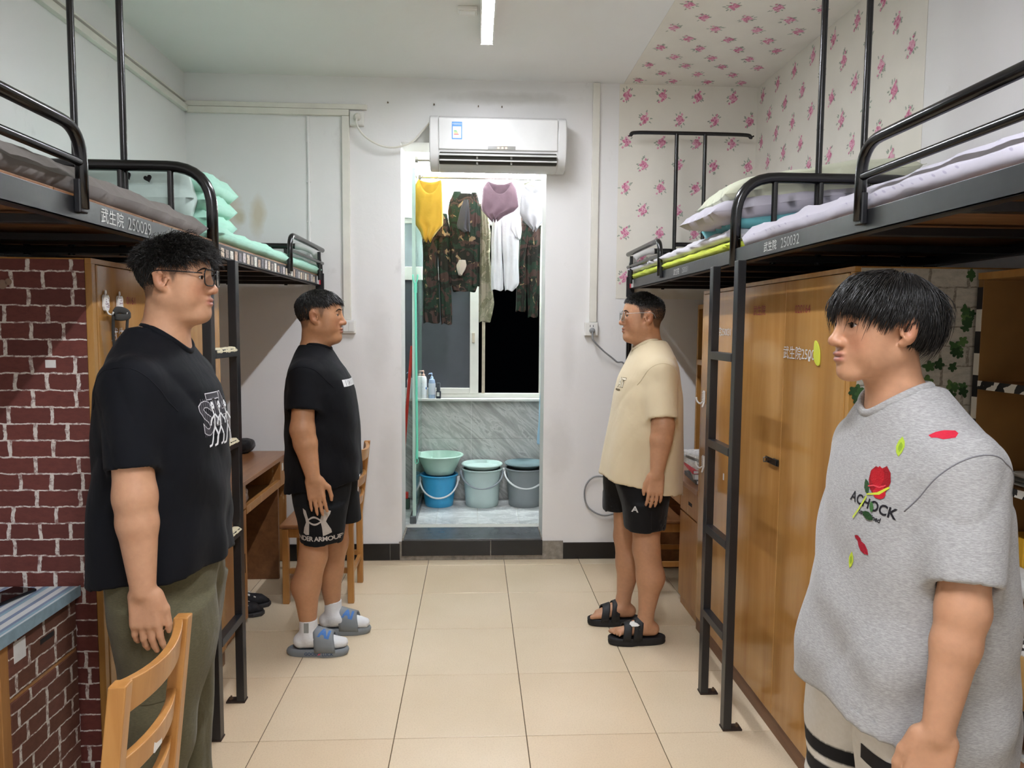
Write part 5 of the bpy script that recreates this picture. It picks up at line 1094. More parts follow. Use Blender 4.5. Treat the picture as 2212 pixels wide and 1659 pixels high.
def head(S, O, s, P):
    ox, oz = O; g = lambda x, y, z: (ox+x*s, y*s, oz+z*s); fat = P.get('fat', 1.); e = lambda c, r, k=.012, **kw: S.ell(g(*c), [q*s for q in r], k*s, **kw)
    e((-.014, 0, .029), (.094, .0765, .083), .02); e((.028, 0, .034), (.055, .063, .062), .03); e((.028, 0, -.018), (.055, .0605*fat, .072), .03)
    for q in (-1, 1):
        e((.046, q*.038, -.012), (.027, .025*fat, .026), .025); e((.032, q*.036*fat, -.052), (.038, .030*fat, .038), .025)
        S.cone(g(-.010, q*.046*fat, -.048), g(.056, q*.016, -.094), .022*s*fat, .017*s, .02*s)
    e((.070, 0, -.094), (.019, .023*fat, .0175), .018); e((.068, 0, -.060), (.022, .030, .027), .02)
    S.cone(g(-.022, 0, -.055), g(P.get('nx', -.03)/s, 0, -.22), .054*s*fat, .060*fat, .03)
    if fat > 1.05: e((.030, 0, -.100), (.045, .045, .022), .03)
    for q in (-1, 1): S.cone(g(.079, q*.010, .028), g(.062, q*.047, .024), .0075*s, .006*s, .012*s)
    for q in (-1, 1):
        e((.093, q*.032, .008), (.019, .019, .0125), .012, sub=True); e((.0665, q*.0315, .007), (.0165, .0185, .0135), .006); e((.0835, q*.0325, .0055), (.012, .0155, .0044*P.get('open', 1.)), .0015, sub=True)
    S.cone(g(.080, 0, .016), g(.100, 0, -.025), .0080*s, .0102*s, .012*s); e((.1010, 0, -.0285), (.0118, .0125, .0112), .006)
    for q in (-1, 1): e((.0915, q*.0138, -.0315), (.0115, .0082, .0088), .005); e((.0985, q*.0070, -.0410), (.005, .0035, .004), .002, sub=True)
    e((.0895, 0, -.0550), (.0078, .0220, .0060), .005); e((.0885, 0, -.0675), (.0078, .0190, .0070), .005); e((.097, 0, -.0612), (.008, .0225, .0014), .002, sub=True)
    for q in (-1, 1):
        c_, s_ = math.cos(.22), math.sin(.22); a = q*.35; ca, sa = math.cos(a), math.sin(a)
        rot = np.array([[c_, 0, s_], [0, 1, 0], [-s_, 0, c_]])@np.array([[ca, sa, 0], [-sa, ca, 0], [0, 0, 1]])
        S.ell(g(-.016, q*.0825, -.004), (.0200*s, .0075*s, .0315*s), .006*s, rot=rot); S.ell(g(-.008, q*.0915, -.004), (.0105*s, .0100*s, .0165*s), .005*s, sub=True, rot=rot); S.cone(g(-.020, q*.0855, .014), g(-.0165, q*.0860, -.012), .0030*s, .0028*s, .004*s); S.cone(g(.003, q*.0800, -.002), g(.002, q*.0810, -.014), .0040*s, .0038*s, .004*s); e((-.004, q*.0775, -.030), (.009, .006, .0095), .006)
        S.cone(g(-.030, q*.085, .012), g(-.014, q*.086, .026), .0035*s, .0035*s, .004*s); S.cone(g(-.030, q*.085, .012), g(-.024, q*.083, -.018), .0035*s, .003*s, .004*s)

def hairline(u):
    """height (head units) above which hair grows, from x; u = x in head units"""
    return np.interp(u, [-.12, -.06, -.045, -.036, -.020, .004, .016, .022, .034, .05, .07, .10], [-.058, -.055, -.050, -.02, .030, .028, -.012, -.008, .044, .058, .066, .070])
def strands(roots, nrm, O, s, style, seed):
    rg = np.random.default_rng(seed); n = len(roots); ox, oz = O; C = np.array([ox-.014*s, 0, oz+.029*s]); Rr = np.array([.094, .0765, .083])*s
    crown = np.array([ox+style.get('crown', -.045)*s, style.get('cy', 0.)*s, oz+.115*s]); P = [roots]; h = (roots-np.array([ox, 0, oz]))/s
    Ln = style['length'](h)*(1+rg.normal(0, style.get('lv', .15), n)); m = 7; p = roots.copy(); ph = rg.uniform(0, 6.28, (n, 2))
    fl0 = style['flow'](h) if 'flow' in style else None; jit = rg.normal(0, style.get('jit', .25), (n, 3)); lift0 = (style['lift'](h)+rg.normal(0, .12, n))*np.clip(np.linalg.norm((roots-crown)[:, :2], axis=1)/.045, .05, 1)
    for i in range(m-1):
        q = (p-C)/Rr; nn = q/Rr; nn /= np.linalg.norm(nn, axis=1)[:, None]
        tdir = (p-crown) if fl0 is None else fl0+(p-crown)*style.get('cw', 0.)/.1
        tdir = tdir-nn*(tdir*nn).sum(1)[:, None]; tdir /= np.linalg.norm(tdir, axis=1)[:, None]+1e-6
        k = i/(m-2); lift = (lift0*(1-k*style.get('fall', 1.)))[:, None]; d = tdir*np.cos(lift)+nn*np.sin(lift)+jit*.5+np.array([0, 0, -style.get('grav', .1)*k])
        if style.get('curl'):
            cu = style['curl']; d = d+cu*np.stack([np.sin(ph[:, 0]+i*1.7), np.cos(ph[:, 1]+i*1.5), np.sin(ph[:, 1]+i*2.1)], 1)
        d /= np.linalg.norm(d, axis=1)[:, None]; p = p+d*(Ln/(m-1))[:, None]
        q = (p-C)/Rr; r_ = np.linalg.norm(q, axis=1); mn = 1+style.get('off', .04)*min(1, (i+1)/2); p = np.where((r_ < mn)[:, None], C+q/r_[:, None]*mn*Rr, p); P.append(p)
    P = np.stack(P, 1); w_ = style.get('w', .0009); rad = w_*np.array([1, 1, .95, .85, .7, .45, .1]); T = np.gradient(P, axis=1); T /= np.linalg.norm(T, axis=2)[:, :, None]+1e-9
    ref = rg.normal(0, 1, (n, 1, 3)); U = np.cross(T, ref); U /= np.linalg.norm(U, axis=2)[:, :, None]+1e-9; Wv = np.cross(T, U)
    V = np.stack([P+(U*math.cos(a)+Wv*math.sin(a))*rad[None, :, None] for a in (0, 2.094, 4.189)], 2).reshape(-1, 3)
    b = (np.arange(n)*m*3)[:, None, None]+(np.arange(m-1)*3)[None, :, None]; k3 = np.arange(3)[None, None, :]; k4 = (np.arange(3)+1)[None, None, :] % 3
    return V, np.stack([b+k3, b+k4, b+3+k4, b+3+k3], 3).reshape(-1, 4)
# ================================================================ the four people
def cloth_mat(name, color, heather=None, rough=.85, sheen=.25, wr=.25):
    wr *= .8
    if name in MATS: return MATS[name]
    m = bpy.data.materials.new(name); m.use_nodes = True; t = NT(m); MATS[name] = m; c = lin(color)
    col = t.mix(t.math('MULTIPLY', t.noise(t.coord(), 5, 4), .2), c, tuple(x*.72 for x in c[:3])+(1,))
    if heather: col = t.mix(t.ramp(t.noise(t.coord('Object', (70, 70, 420)), 1.6, 4, .7), [(.42, 0.), (.62, .75)]), col, lin(heather))
    t.base(col); t.b.inputs['Roughness'].default_value = rough; t.b.inputs['Specular IOR Level'].default_value = .14; t.b.inputs['Sheen Weight'].default_value = sheen
    b = t.bump(t.noise(t.coord('Object', (1, 1, .6)), 9, 3, .5, .3), wr, .03); t.bump(t.noise(t.coord(), 700, 2), .10, .0015, b); return m
def garment(name, root, m, outer, inner, box, h, relax_it=1, col=None):
    xs_, ys_, zs_ = [np.arange(a, b+h, h) for a, b in box]; A = SDF(xs_, ys_, zs_); outer(A); B = SDF(xs_, ys_, zs_); inner(B)
    A.F = np.maximum(A.F, -B.F); V, Q = surface_nets(A); V = relax(V, Q, relax_it, .5)
    o = put(name, quick_mesh(name, V, Q, None if col is None else col(V)), m, root); return o, bvh_of(V, Q)
def cutcone(S, a, b, ra, rb, k, ext=False, disp=None, sq=(1, 1, 1)):
    a = np.array(a, f32); b = np.array(b, f32); L = np.linalg.norm(b-a); u = (b-a)/L
    def fn(x, y, z):
        p = [x-a[0], y-a[1], z-a[2]]; t = (p[0]*u[0]+p[1]*u[1]+p[2]*u[2]); tc = np.clip(t, 0, L*(1.3 if ext else 1.)); r = ra+(rb-ra)*np.clip(t/L, 0, 1)
        d = np.sqrt(((p[0]-tc*u[0])/sq[0])**2+((p[1]-tc*u[1])/sq[1])**2+((p[2]-tc*u[2])/sq[2])**2)-r
        if disp is not None: d = d+disp(x, y, z)
        if not ext: d = np.maximum(d, t-L)
        return d
    e = max(ra, rb)*max(sq)+(.1 if ext else .02); S.op(fn, np.minimum(a, b)-e, np.maximum(a, b)+e, k)
def person(label, X, Y, rz, P):
    root = thing('person', (X, Y, 0), rz, label=label, category='person'); ns = P['near']; H = P['H']; O, s = P['head'], P['hs']; h = P['vox']
    tab = P['torso']; sh, el, wr = P['arm']; fs_ = P.get('arm_far') or (P['arm'][0], (P['arm'][1][0]-.05, P['arm'][1][1]-.01, P['arm'][1][2]), (P['arm'][2][0]-.07, P['arm'][2][1]-.02, P['arm'][2][2])); fat = P.get('fat', 1.)
    zs_ = np.concatenate([np.arange(-.004, O[1]-.14*s, h*1.25), np.arange(O[1]-.14*s, O[1]+.13*s, P['hvox'])])
    S = SDF(np.arange(-.22, .26, h), np.arange(-.33, .33, h), zs_)
    # trunk
    hz = P['shirt']['hem'][0]; S.loft([(z, cx, a*.80, b*.80) for z, cx, a, b in tab if z > hz+.13], k=.03)
    S.ell((-.01, 0, .93), (.085*fat, .125*fat, .13), .04); S.cone((-.01, 0, .95), (tab[-1][1], 0, tab[-1][0]-.2), .085*fat, .085*fat, .05); S.cone((O[0]+P.get('nx', -.03), 0, O[1]-.20*s), (tab[-1][1], 0, tab[-1][0]-.12), .060*fat, .066*fat, .04)
    for q in (-1, 1):
        sh2, el2, wr2 = P['arm'] if q == ns else fs_; w0 = (sh2[0], q*sh2[1], sh2[2]); e0 = (el2[0], q*el2[1], el2[2]); r0 = (wr2[0], q*wr2[1], wr2[2]); ar = P.get('ar', 1.)
        S.cone(w0, e0, .046, .0485*ar, .02); v = np.array(r0)-np.array(e0); m1 = np.array(e0)+v*.28
        S.cone(e0, m1, .0480*ar, .0465*ar, .02, sq=(1, .94, 1)); S.cone(m1, r0, .0455*ar, .0280*ar**.5, .015, sq=(1.08, .86, 1))
        d = v/np.linalg.norm(v); d = d*.6+np.array(P.get('hd', (0.02, 0, -1)))*.4; d /= np.linalg.norm(d); f = np.array((1, 0, 0)); f = f-d*(f@d); f /= np.linalg.norm(f); n = np.cross(d, f); n = n if n[1]*q < 0 else -n
        if P.get('twist'):
            tw_ = P['twist']; f2 = f*math.cos(tw_)+n*math.sin(tw_); n = n*math.cos(tw_)-f*math.sin(tw_); f = f2
        hand(S, r0, d, f, n, P['curl'], P.get('hands', 1.), thumb=P.get('thumb', (.055, .085)))
        # legs
        L = P['legs'][0 if q == ns else 1]; S.cone((L[0][0], q*L[0][1], .92), (L[1][0], q*L[1][1], L[1][2]), .072*fat, .058*fat, .03)
        kx, ky, kz = L[1]; ax_, ay, az = L[2]; S.cone((kx, q*ky, kz), (kx*.5+ax_*.5-.022, q*(ky+ay)/2, kz-.14), .058*fat, .059*fat, .02); S.cone((kx*.5+ax_*.5-.022, q*(ky+ay)/2, kz-.14), (ax_, q*ay, az+.02), .057*fat, .034, .03); S.cone((ax_, q*ay, az+.03), (ax_, q*ay, az-.02), .034, .036, .02)
        fz = P.get('footz', .0)
        S.cone((ax_-.035, q*ay, fz+.036), (ax_+.06, q*ay, fz+.040), .034, .032, .02); S.cone((ax_+.02, q*ay, fz+.052), (ax_+.13, q*(ay+.006), fz+.024), .036, .020, .025, sq=(1, 1.15, .9)); 
        if not P.get('sock'): S.cone((ax_+.09, q*(ay-.022), fz+.022), (ax_+.145, q*(ay-.024), fz+.020), .020, .015, .012)
        for i in range(0 if P.get('sock') else 5): S.cone((ax_+.13, q*(ay-.026+.0145*i), fz+.020), (ax_+.172-.009*i-(.004 if i == 0 else 0), q*(ay-.028+.0155*i), fz+.0145), .0105-.001*i+(.002 if i == 0 else 0), .0095-.001*i+(.002 if i == 0 else 0), .004)
    head(S, O, s, P)
    V, Q = surface_nets(S); V = relax(V, Q, 1, .35); hx = (V-np.array([O[0], 0, O[1]]))/s
    base = L3(P['skin']); C = np.tile(base, (len(V), 1))
    def blend(mask, col): nonlocal C; C = C*(1-mask[:, None])+L3(col)*mask[:, None]
    inhead = hx[:, 2] > -.115
    blob = lambda c, r: np.exp(-(((hx[:, 0]-c[0])/r[0])**2+((np.abs(hx[:, 1])-c[1])/r[1])**2+((hx[:, 2]-c[2])/r[2])**2))
    blend(.35*blob((.07, .04, -.03), (.03, .025, .025)), P.get('blush', '#b5664c')); blend(.35*blob((.10, 0, -.03), (.02, .016, .012)), P.get('blush', '#b5664c')); blend(.4*blob((-.02, .085, -.005), (.025, .012, .035)), '#a5573f')
    lip = np.clip(1.6*np.exp(-(((hx[:, 0]-.095)/.016)**2+(hx[:, 1]/.020)**4+((hx[:, 2]+.061)/.0105)**4)), 0, 1)*(hx[:, 0] > .078); blend(.75*lip, P.get('lip', '#a85f57'))
    blend(.30*blob((.08, .032, -.006), (.02, .02, .007)), '#6f4433'); blend(.7*blob((.083, .0325, .0075), (.012, .0145, .0028)), '#20140f')
    if P.get('stubble'): blend(P['stubble']*np.clip(blob((.07, .0, -.08), (.05, .06, .03)), 0, 1)*(1-lip), '#6d5648')
    hl = hairline(hx[:, 0]); scalp = sm(-.006, .012, hx[:, 2]-hl)*(np.abs(hx[:, 1]) < .0815)*inhead; fade = P.get('fade', 1.); top = sm(.035, .062, hx[:, 2]+.10*np.maximum(0, -hx[:, 0]-.02)); blend(scalp*(fade+(1-fade)*top), '#1a1512')
    # nails
    body = put('body', quick_mesh('body', V, Q, C), skin_m, root); bvh = bvh_of(V, Q)
    # eyes, brows
    for q in (-1, 1):
        mb = MB(); c = Vector((O[0]+.0708*s, q*.0315*s, O[1]+.0062*s)); nn = 14
        for i in range(nn+1):
            th = math.pi*i/nn; ring = []
            for j in range(20):
                a = 2*math.pi*j/20; r = .0122*s; ring.append(c+Vector((math.cos(th)*r, math.sin(th)*math.cos(a)*r, math.sin(th)*math.sin(a)*r)))
            col = '#120b08' if th < .62 else ('#2c1a10' if th < .72 else '#d8cfc8'); mb.v += [tuple(v) for v in ring]; mb.c += [col]*20
            if i: mb.f += [((i-1)*20+j, i*20+j, i*20+(j+1) % 20, (i-1)*20+(j+1) % 20) for j in range(20)]
        build(mb, 'eye', eye_m, root, smooth='all')
        pts = []
        for k in range(9):
            y = (.013+.037*k/8)*s*q; z = O[1]+(.0245+.007*math.sin(math.pi*min(1, k/8*.9+.12))-.004*(k/8)**2)*s
            hit = bvh.ray_cast(Vector((O[0]+.2, y, z)), Vector((-1, 0, 0)))
            if hit[0] is not None: pts.append(hit[0]+hit[1]*.0006)
        lash = []
        for k in range(9):
            y = (.0195+.027*k/8)*s*q; z = O[1]+(.0078+.0030*P.get('open', 1.)*math.sin(math.pi*(.15+.8*k/8))-.0015*k/8)*s; hit = bvh.ray_cast(Vector((O[0]+.2, y, z)), Vector((-1, 0, 0)))
            if hit[0] is not None: lash.append(hit[0]+Vector((.0004, 0, 0)))
        if len(lash) > 3: build(MB().tube(lash, [.0005+.0008*math.sin(math.pi*(.2+.75*k/len(lash))) for k in range(len(lash))], 6), 'eyelashes', hair_m, root, smooth='all')
        if len(pts) > 3: build(MB().tube(pts, [.0006+P.get('brow', .0018)*math.sin(math.pi*min(1, .25+.75*k/len(pts)))*s for k in range(len(pts))], 8, flat=1.0), 'eyebrow', brow_m, root, smooth='all')
    # hair
    F = V[Q]; ctr = F.mean(1); nr = np.cross(F[:, 2]-F[:, 0], F[:, 3]-F[:, 1]); ar_ = np.linalg.norm(nr, axis=1); nr = nr/(ar_[:, None]+1e-9); hc = (ctr-np.array([O[0], 0, O[1]]))/s
    ok = (hc[:, 2] > hairline(hc[:, 0])+.002) & (hc[:, 2] > -.07) & (np.abs(hc[:, 1]) < .0805) & (ar_ > 0); rg_ = np.random.default_rng(3); Vh = []; Qh = []; n0 = 0
    for st in P['hair']:
        mk = ok & st['where'](hc); id_ = np.flatnonzero(mk)
        if not len(id_): continue
        id_ = rg_.choice(id_, st['n'], p=ar_[id_]/ar_[id_].sum()); r_ = F[id_]; u = rg_.random((st['n'], 2, 1)); rt_ = (r_[:, 0]*(1-u[:, 0])+r_[:, 1]*u[:, 0])*(1-u[:, 1])+(r_[:, 3]*(1-u[:, 0])+r_[:, 2]*u[:, 0])*u[:, 1]
        v_, q_ = strands(rt_-nr[id_]*.001, nr[id_], O, s, st, 11); Vh.append(v_); Qh.append(q_+n0); n0 += len(v_)
    put('hair', quick_mesh('hair', np.concatenate(Vh), np.concatenate(Qh)), hair_m, root)
    # shirt
    T = P['shirt']; hem, hs_ = T['hem']; thick = .011; fa = T.get('amp', .004); ph = T.get('ph', 0.)
    def rdg(v): return 1-2*np.sqrt(np.abs(np.sin(v))+.02)
    def dsp(x, y, z):
        ang = np.arctan2(y, x); low = np.clip((1.20-z)/.35, 0, 1); up_ = np.clip((z-1.02)/.2, 0, 1)*np.clip((tab[-1][0]-.05-z)/.1, 0, 1)
        d = fa*.45*np.sin(27*z+11*x+3.5*np.sin(8*y+5*z+ph)+ph)*(.35+.65*low)+fa*1.0*np.sin(6*ang+1.6*np.sin(4*z+ph)+ph)*low**1.5
        d = d+fa*.50*rdg(9*(z-.75*np.abs(y)+.35*x)+2*np.sin(4*y+ph)+ph)*up_+fa*.35*rdg(13*(z+.55*x*np.sign(ph-2))+2.5*np.sin(5*y+3*z)+1.7*ph)*low*np.clip((z-hem)/.12, 0, 1)
        return d.astype(f32)
    def dsl(x, y, z): return (fa*.45*rdg(15*z+9*x+2.5*np.sin(12*x+ph)+ph)).astype(f32)
    ends = {}
    for q in (-1, 1):
        sh2, el2, _w = P['arm'] if q == ns else fs_; a = np.array((sh2[0], q*(sh2[1]-.012), sh2[2]-.004)); e0 = np.array((el2[0], q*(el2[1]+.012), el2[2])); ends[q] = (a, a+(e0-a)*T['slen']); ends[q][1][0] += T.get('sfx', 0.)
    def outer(A):
        def lf(x, y, z):
            return None
        A.loft(tab, k=.02, disp=dsp); sl, x, y, z = A.blk((-9, -9, -9), (9, 9, 9)); A.F = np.maximum(A.F, (hem+hs_*x+T.get('hq', .0)*x*x+.004*np.sin(6*np.arctan2(y, x)))-z)
        for q in (-1, 1):
            cutcone(A, ends[q][0], ends[q][1], T['r0'], T['r1'], T.get('k', .035), disp=dsl, sq=T.get('sq', (1, .92, 1)))
            tt = tab[-1]; A.cone((tt[1], q*.035, tt[0]-.062), (sh[0], q*(sh[1]-.035), sh[2]+T['r0']-.078), .062, .058, .05, sq=(1.15, 1, 1))
        nb = (O[0]+P.get('nx', -.03)+.004, 0, O[1]-.20*s+T.get('nz', 0.)); A.cone(nb, (O[0]-.018*s+.01, 0, O[1]-.07*s), T['neck'], T['neck']+.01, .006, sub=True)
    def inner(B):
        B.loft([(z, cx, a-thick, b-thick) for z, cx, a, b in tab if z < hem+.03]+[(hem+.07,)+tuple(interp(hem+.07, tab)[i]-(thick if i else 0) for i in range(3)), (tab[0][0]-.12, tab[0][1], tab[0][2]-thick, tab[0][3]-thick)], k=.02, disp=dsp)
        for q in (-1, 1): cutcone(B, ends[q][0]*.25+ends[q][1]*.75, ends[q][1], (T['r0']*.25+T['r1']*.75)-thick-.004, T['r1']-thick-.002, T.get('k', .035), True, disp=dsl, sq=T.get('sq', (1, .92, 1)))
    ymax = max(abs(ends[1][1][1])+T['r1'], tab[0][3])+.02; amax = max(abs(c[1])+c[2] for c in tab)+.02
    shirt, sb = garment('shirt', root, T['mat'], outer, inner, ((-amax, amax), (-ymax, ymax), (hem-.09, tab[-1][0]+.02)), P['cvox'])
    # collar ring follows the opening
    nb = Vector((O[0]+P.get('nx', -.03)+.004, 0, O[1]-.20*s+T.get('nz', 0.))); tp = Vector((O[0]-.018*s+.01, 0, O[1]-.07*s)); ax = (tp-nb).normalized(); u = ax.cross(Vector((0, 1, 0))).normalized(); v = ax.cross(u); ring = []
    for k in range(40):
        a = 2*math.pi*k/40; d = u*math.cos(a)+v*math.sin(a); best = None
        for j in range(60):
            p_ = nb+ax*(.16-.004*j)+d*(T['neck']+.010)
            hh = sb.ray_cast(p_+ax*.0, -ax, .006)
            if hh[0] is not None: best = hh[0]; break
        ring.append((best or nb)+d*-.004)
    R2 = [(ring[k-1]+ring[k]*2+ring[(k+1) % 40])/4 for k in range(40)]; R2 = [(R2[k-1]+R2[k]*2+R2[(k+1) % 40])/4 for k in range(40)]
    R2 = [(R2[k-2]+R2[k-1]+R2[k]+R2[(k+1) % 40]+R2[(k+2) % 40])/5 for k in range(40)]; build(MB().tube(R2, .0075, 10, closed=True, flat=1.7, upv=ax), 'collar', T['mat'], shirt, smooth='all')
    for q in (-1, 1):
        a0, a1 = Vector(ends[q][0]), Vector(ends[q][1]); dv = Vector((0, q*.86, -.5)).normalized(); c0 = Vector((sh[0], q*(sh[1]-.006+T.get('seam', 0.)), sh[2]-.035)); u0 = dv.cross(Vector((1, 0, 0))).normalized(); w0_ = dv.cross(u0); pts = []
        for k in range(26):
            an = math.pi*2*k/25; dd = u0*math.cos(an)+w0_*math.sin(an); hh = sb.ray_cast(c0+dd*.2, -dd, .21)
            if hh[0] is not None and hh[0].z > c0.z-.065 and (hh[0]-c0).length < .14: pts.append(hh[0]+hh[1]*.0002)
        if len(pts) > 8:
            cut_ = max(range(len(pts)), key=lambda i: (pts[i]-pts[i-1]).length); pts = pts[cut_:]+pts[:cut_]; build(MB().tube(curve(pts, 50), .0013, 6), 'shoulder_seam', T.get('smat', T['mat']), shirt, smooth='all')
    # lower garment
    B_ = P['bottom']; th = .010
    def dl(x, y, z): return (B_.get('amp', .004)*(np.sin(19*z+9*x+3*np.sin(8*y+4*z)+1.3)+.45*np.sin(4*np.arctan2(np.abs(y)-.1, x)+z*9))*np.clip((.98-z)/.25, .2, 1)).astype(f32)
    def legtab(i, g, low=0.):
        q = ns if i == 0 else -ns; L = B_['legs'][i]; rows = [(z, cx, a+g, b+g, q*y) for z, cx, a, b, y in L]
        if low: r_ = min(rows); rows.append((r_[0]-low,)+r_[1:])
        return rows
    def outer2(A):
        for i in (0, 1): A.loft(legtab(i, 0), k=.015, disp=dl, p=2.15)
        A.ell((B_.get('px', 0), 0, .90), (.13*fat*B_.get('pw', 1.), .16*fat, .12), .05)
        sl, x, y, z = A.blk((-9, -9, -9), (9, 9, 9)); g_ = [np.interp(z.ravel(), [q[0] for q in tab], [q[i] for q in tab])[None, None, :] for i in (1, 2, 3)]
        ins_ = (np.sqrt(((x-g_[0])/(g_[1]-.014))**2+(y/(g_[2]-.014))**2)-1)*.15; A.F = np.maximum(A.F, np.where(z > hem-.06, ins_, ins_-np.maximum(0, hem-.06-z)*1.2).astype(f32))
    def inner2(B):
        for i in (0, 1):
            q_ = legtab(i, -th, .1); zm = B_['legs'][i][0][0]+.07; B.loft([w for w in q_ if w[0] < zm-.01]+[(zm,)+tuple(interp(zm, sorted(q_)))], k=.015, disp=dl, p=2.15)
    hem2 = min(min(L)[0] for L in B_['legs']); bx_ = ((-.24, .26), (-.30, .30), (hem2-.03, 1.07)); cf = None
    pants, pb = garment(B_['name'], root, B_['mat'], outer2, inner2, bx_, P['cvox'], 4, B_.get('col'))
    q = ns; pts = []; z = min(B_['legs'][0])[0]+.02
    while z < hem-.02+.1:
        cx_ = interp(z, sorted(B_['legs'][0]))[0]; hh = pb.ray_cast(Vector((cx_-.012, q*.5, z)), Vector((0, -q, 0)))
        if hh[0] is not None: pts.append(hh[0]+Vector((0, q*.0002, 0)))
        z += .03
    if len(pts) > 4: build(MB().tube(curve(pts, 40), .0012, 6), 'side_seam', B_['mat'] if B_['name'] != 'shorts' or P['hs'] != 1. else mat('grey seam', '#77767a', .9), pants, smooth='all')
    return root, body, bvh, shirt, sb, pants, pb
def glasses(root, bvh, O, s, fm, thick, sz=(.0245, .0195), temple=.0016, sq=4.):
    o = thing('glasses'); o.parent = root; ox, oz = O; cx = ox+.101*s; zc = oz+.006*s; lens = []
    for q in (-1, 1):
        pts = []
        for k in range(28):
            a = 2*math.pi*k/28; c_, s_ = math.cos(a), math.sin(a); r = (abs(c_)**sq+abs(s_)**sq)**(-1/sq); y = q*(.0325+c_*r*sz[0])*s; z = zc+s_*r*sz[1]*s-(.003*s if s_ < 0 else 0); pts.append(Vector((cx-.18*abs(y)+.006*s, y, z)))
        build(MB().tube(pts, thick, 8, closed=True), 'rim', fm, o, smooth='all'); c0 = sum(pts, Vector())/28; build(MB().add(pts, [tuple(range(28))]), 'lens', lens_m, o, solid=.001)
        tp = curve([(cx-.010*s, q*.058*s, zc+.010*s), (cx-.03*s, q*.0705*s, zc+.011*s), (ox+.02*s, q*.0835*s, zc+.013*s), (ox-.028*s, q*.089*s, zc+.012*s), (ox-.045*s, q*.087*s, zc-.012*s)], 24); build(MB().tube(tp, temple, 8), 'temple', fm, o, smooth='all')
    build(MB().tube(curve([(cx, -.009*s, zc+.006*s), (cx+.005*s, 0, zc+.010*s), (cx, .009*s, zc+.006*s)], 8), thick*.9, 8), 'bridge', fm, o, smooth='all')
    return o
black_tee = cloth_mat('black jersey', '#0e0f13', None, .8, .03, .3); navy_tee = cloth_mat('washed black jersey', '#0f1116', None, .8, .03, .3)
prn = vcol('shirt print', .7)
nowhere = lambda h: np.ones(len(h), bool)

# ---------------- near left: glasses, black tee, olive trousers
PL = dict(near=-1, H=1.79, head=(.022, 1.673), hs=1.0, vox=.0042, hvox=.0029, cvox=.0062, skin='#c29474', blush='#b0604a', lip='#a5625a', fat=1.10, fade=.62, open=.7, nx=-.045, stubble=.12,
    torso=[(.74, -.045, .182, .222), (.88, -.041, .179, .222), (1.0, -.035, .170, .228), (1.12, -.028, .165, .225), (1.22, -.025, .160, .222), (1.30, -.026, .153, .220), (1.37, -.031, .138, .212), (1.42, -.037, .118, .190), (1.46, -.043, .098, .150), (1.50, -.045, .080, .100), (1.53, -.045, .066, .070)],
    arm=((-.030, .205, 1.400), (.0, .246, 1.11), (.020, .262, .870)), ar=1.04, hands=1.02, curl=(.20, .26, .30, .34), hd=(.02, .02, -1), thumb=(.046, .092),
    legs=[((0, .10, .9), (-.01, .11, .50), (-.06, .115, .08)), ((.0, .10, .9), (-.05, .11, .50), (-.05, .12, .08))],
    shirt=dict(mat=navy_tee, hem=(.862, .10), r0=.064, r1=.060, slen=.76, neck=.066, amp=.0095, ph=.6, nz=.005),
    bottom=dict(name='trousers', mat=cloth_mat('olive cotton twill', '#57533f', '#666049', .9, .1, .6), amp=.006, px=-.02, legs=[
        [(.10, -.055, .085, .082, .115), (.3, -.035, .094, .09, .112), (.5, -.012, .108, .102, .11), (.7, .008, .130, .122, .105), (.88, -.01, .138, .14, .095), (1.02, -.01, .125, .12, .09)],
        [(.10, -.045, .085, .082, .12), (.3, -.050, .090, .09, .115), (.5, -.050, .100, .102, .11), (.7, -.028, .122, .122, .105), (.88, -.01, .138, .14, .095), (1.02, -.01, .125, .12, .09)]]),
    hair=[dict(n=8000, where=lambda h: h[:, 2] > .046, length=lambda h: .052+.016*np.clip(h[:, 0]/.1, -1, 1), lift=lambda h: .85+0*h[:, 0], curl=.75, jit=.35, off=.06, w=.0009, grav=.15, crown=-.05, fall=.4),
          dict(n=2600, where=lambda h: (h[:, 2] <= .052) & (h[:, 0] < -.03), length=lambda h: np.interp(h[:, 2], [-.06, 0, .05], [.004, .012, .026]), lift=lambda h: .45+0*h[:, 0], curl=.3, jit=.2, off=.02, w=.001, grav=.2), dict(n=1600, where=lambda h: (h[:, 2] <= .058) & (h[:, 0] > -.05), length=lambda h: np.interp(h[:, 2], [-.02, .03, .06], [.0012, .003, .008]), lift=lambda h: .35+0*h[:, 0], jit=.2, off=.005, w=.0009, grav=.2)])
r, body, bv, shirt, sb, pants, pb = person('man in glasses, black T-shirt and olive trousers standing at the near left', -.86, 2.12, 0, PL)
glasses(r, bv, PL['head'], 1.0, mat('black acetate', '#121214', .25), .0019, (.0245, .0205), .0017)
g = '#6f6b70'; items = []
for i, (ch, at) in enumerate((('S', (-.082, .0)), ('T', (-.012, .028)), ('A', (.058, .028)))):
    items.append(txt(ch, .17, '#cfcdd0', at, bold=.006)); items.append(txt(ch, .17, '#3b393e', at, bold=.0025))
for k in range(16): items.append(poly([(-.12+.011*k, -.06), (-.118+.011*k, -.06), (-.098+.011*k, .08), (-.10+.011*k, .08)], '#6d6a70'))
def stroke(pts, w_, col):
    out = []
    for (a, b) in zip(pts[:-1], pts[1:]):
        dx, dy = b[0]-a[0], b[1]-a[1]; l = math.hypot(dx, dy)+1e-9; nx_, ny_ = -dy/l*w_, dx/l*w_
        out.append(([(a[0]+nx_, a[1]+ny_), (a[0]-nx_, a[1]-ny_), (b[0]-nx_, b[1]-ny_), (b[0]+nx_, b[1]+ny_)], [(0, 1, 2, 3)], col))
    return out
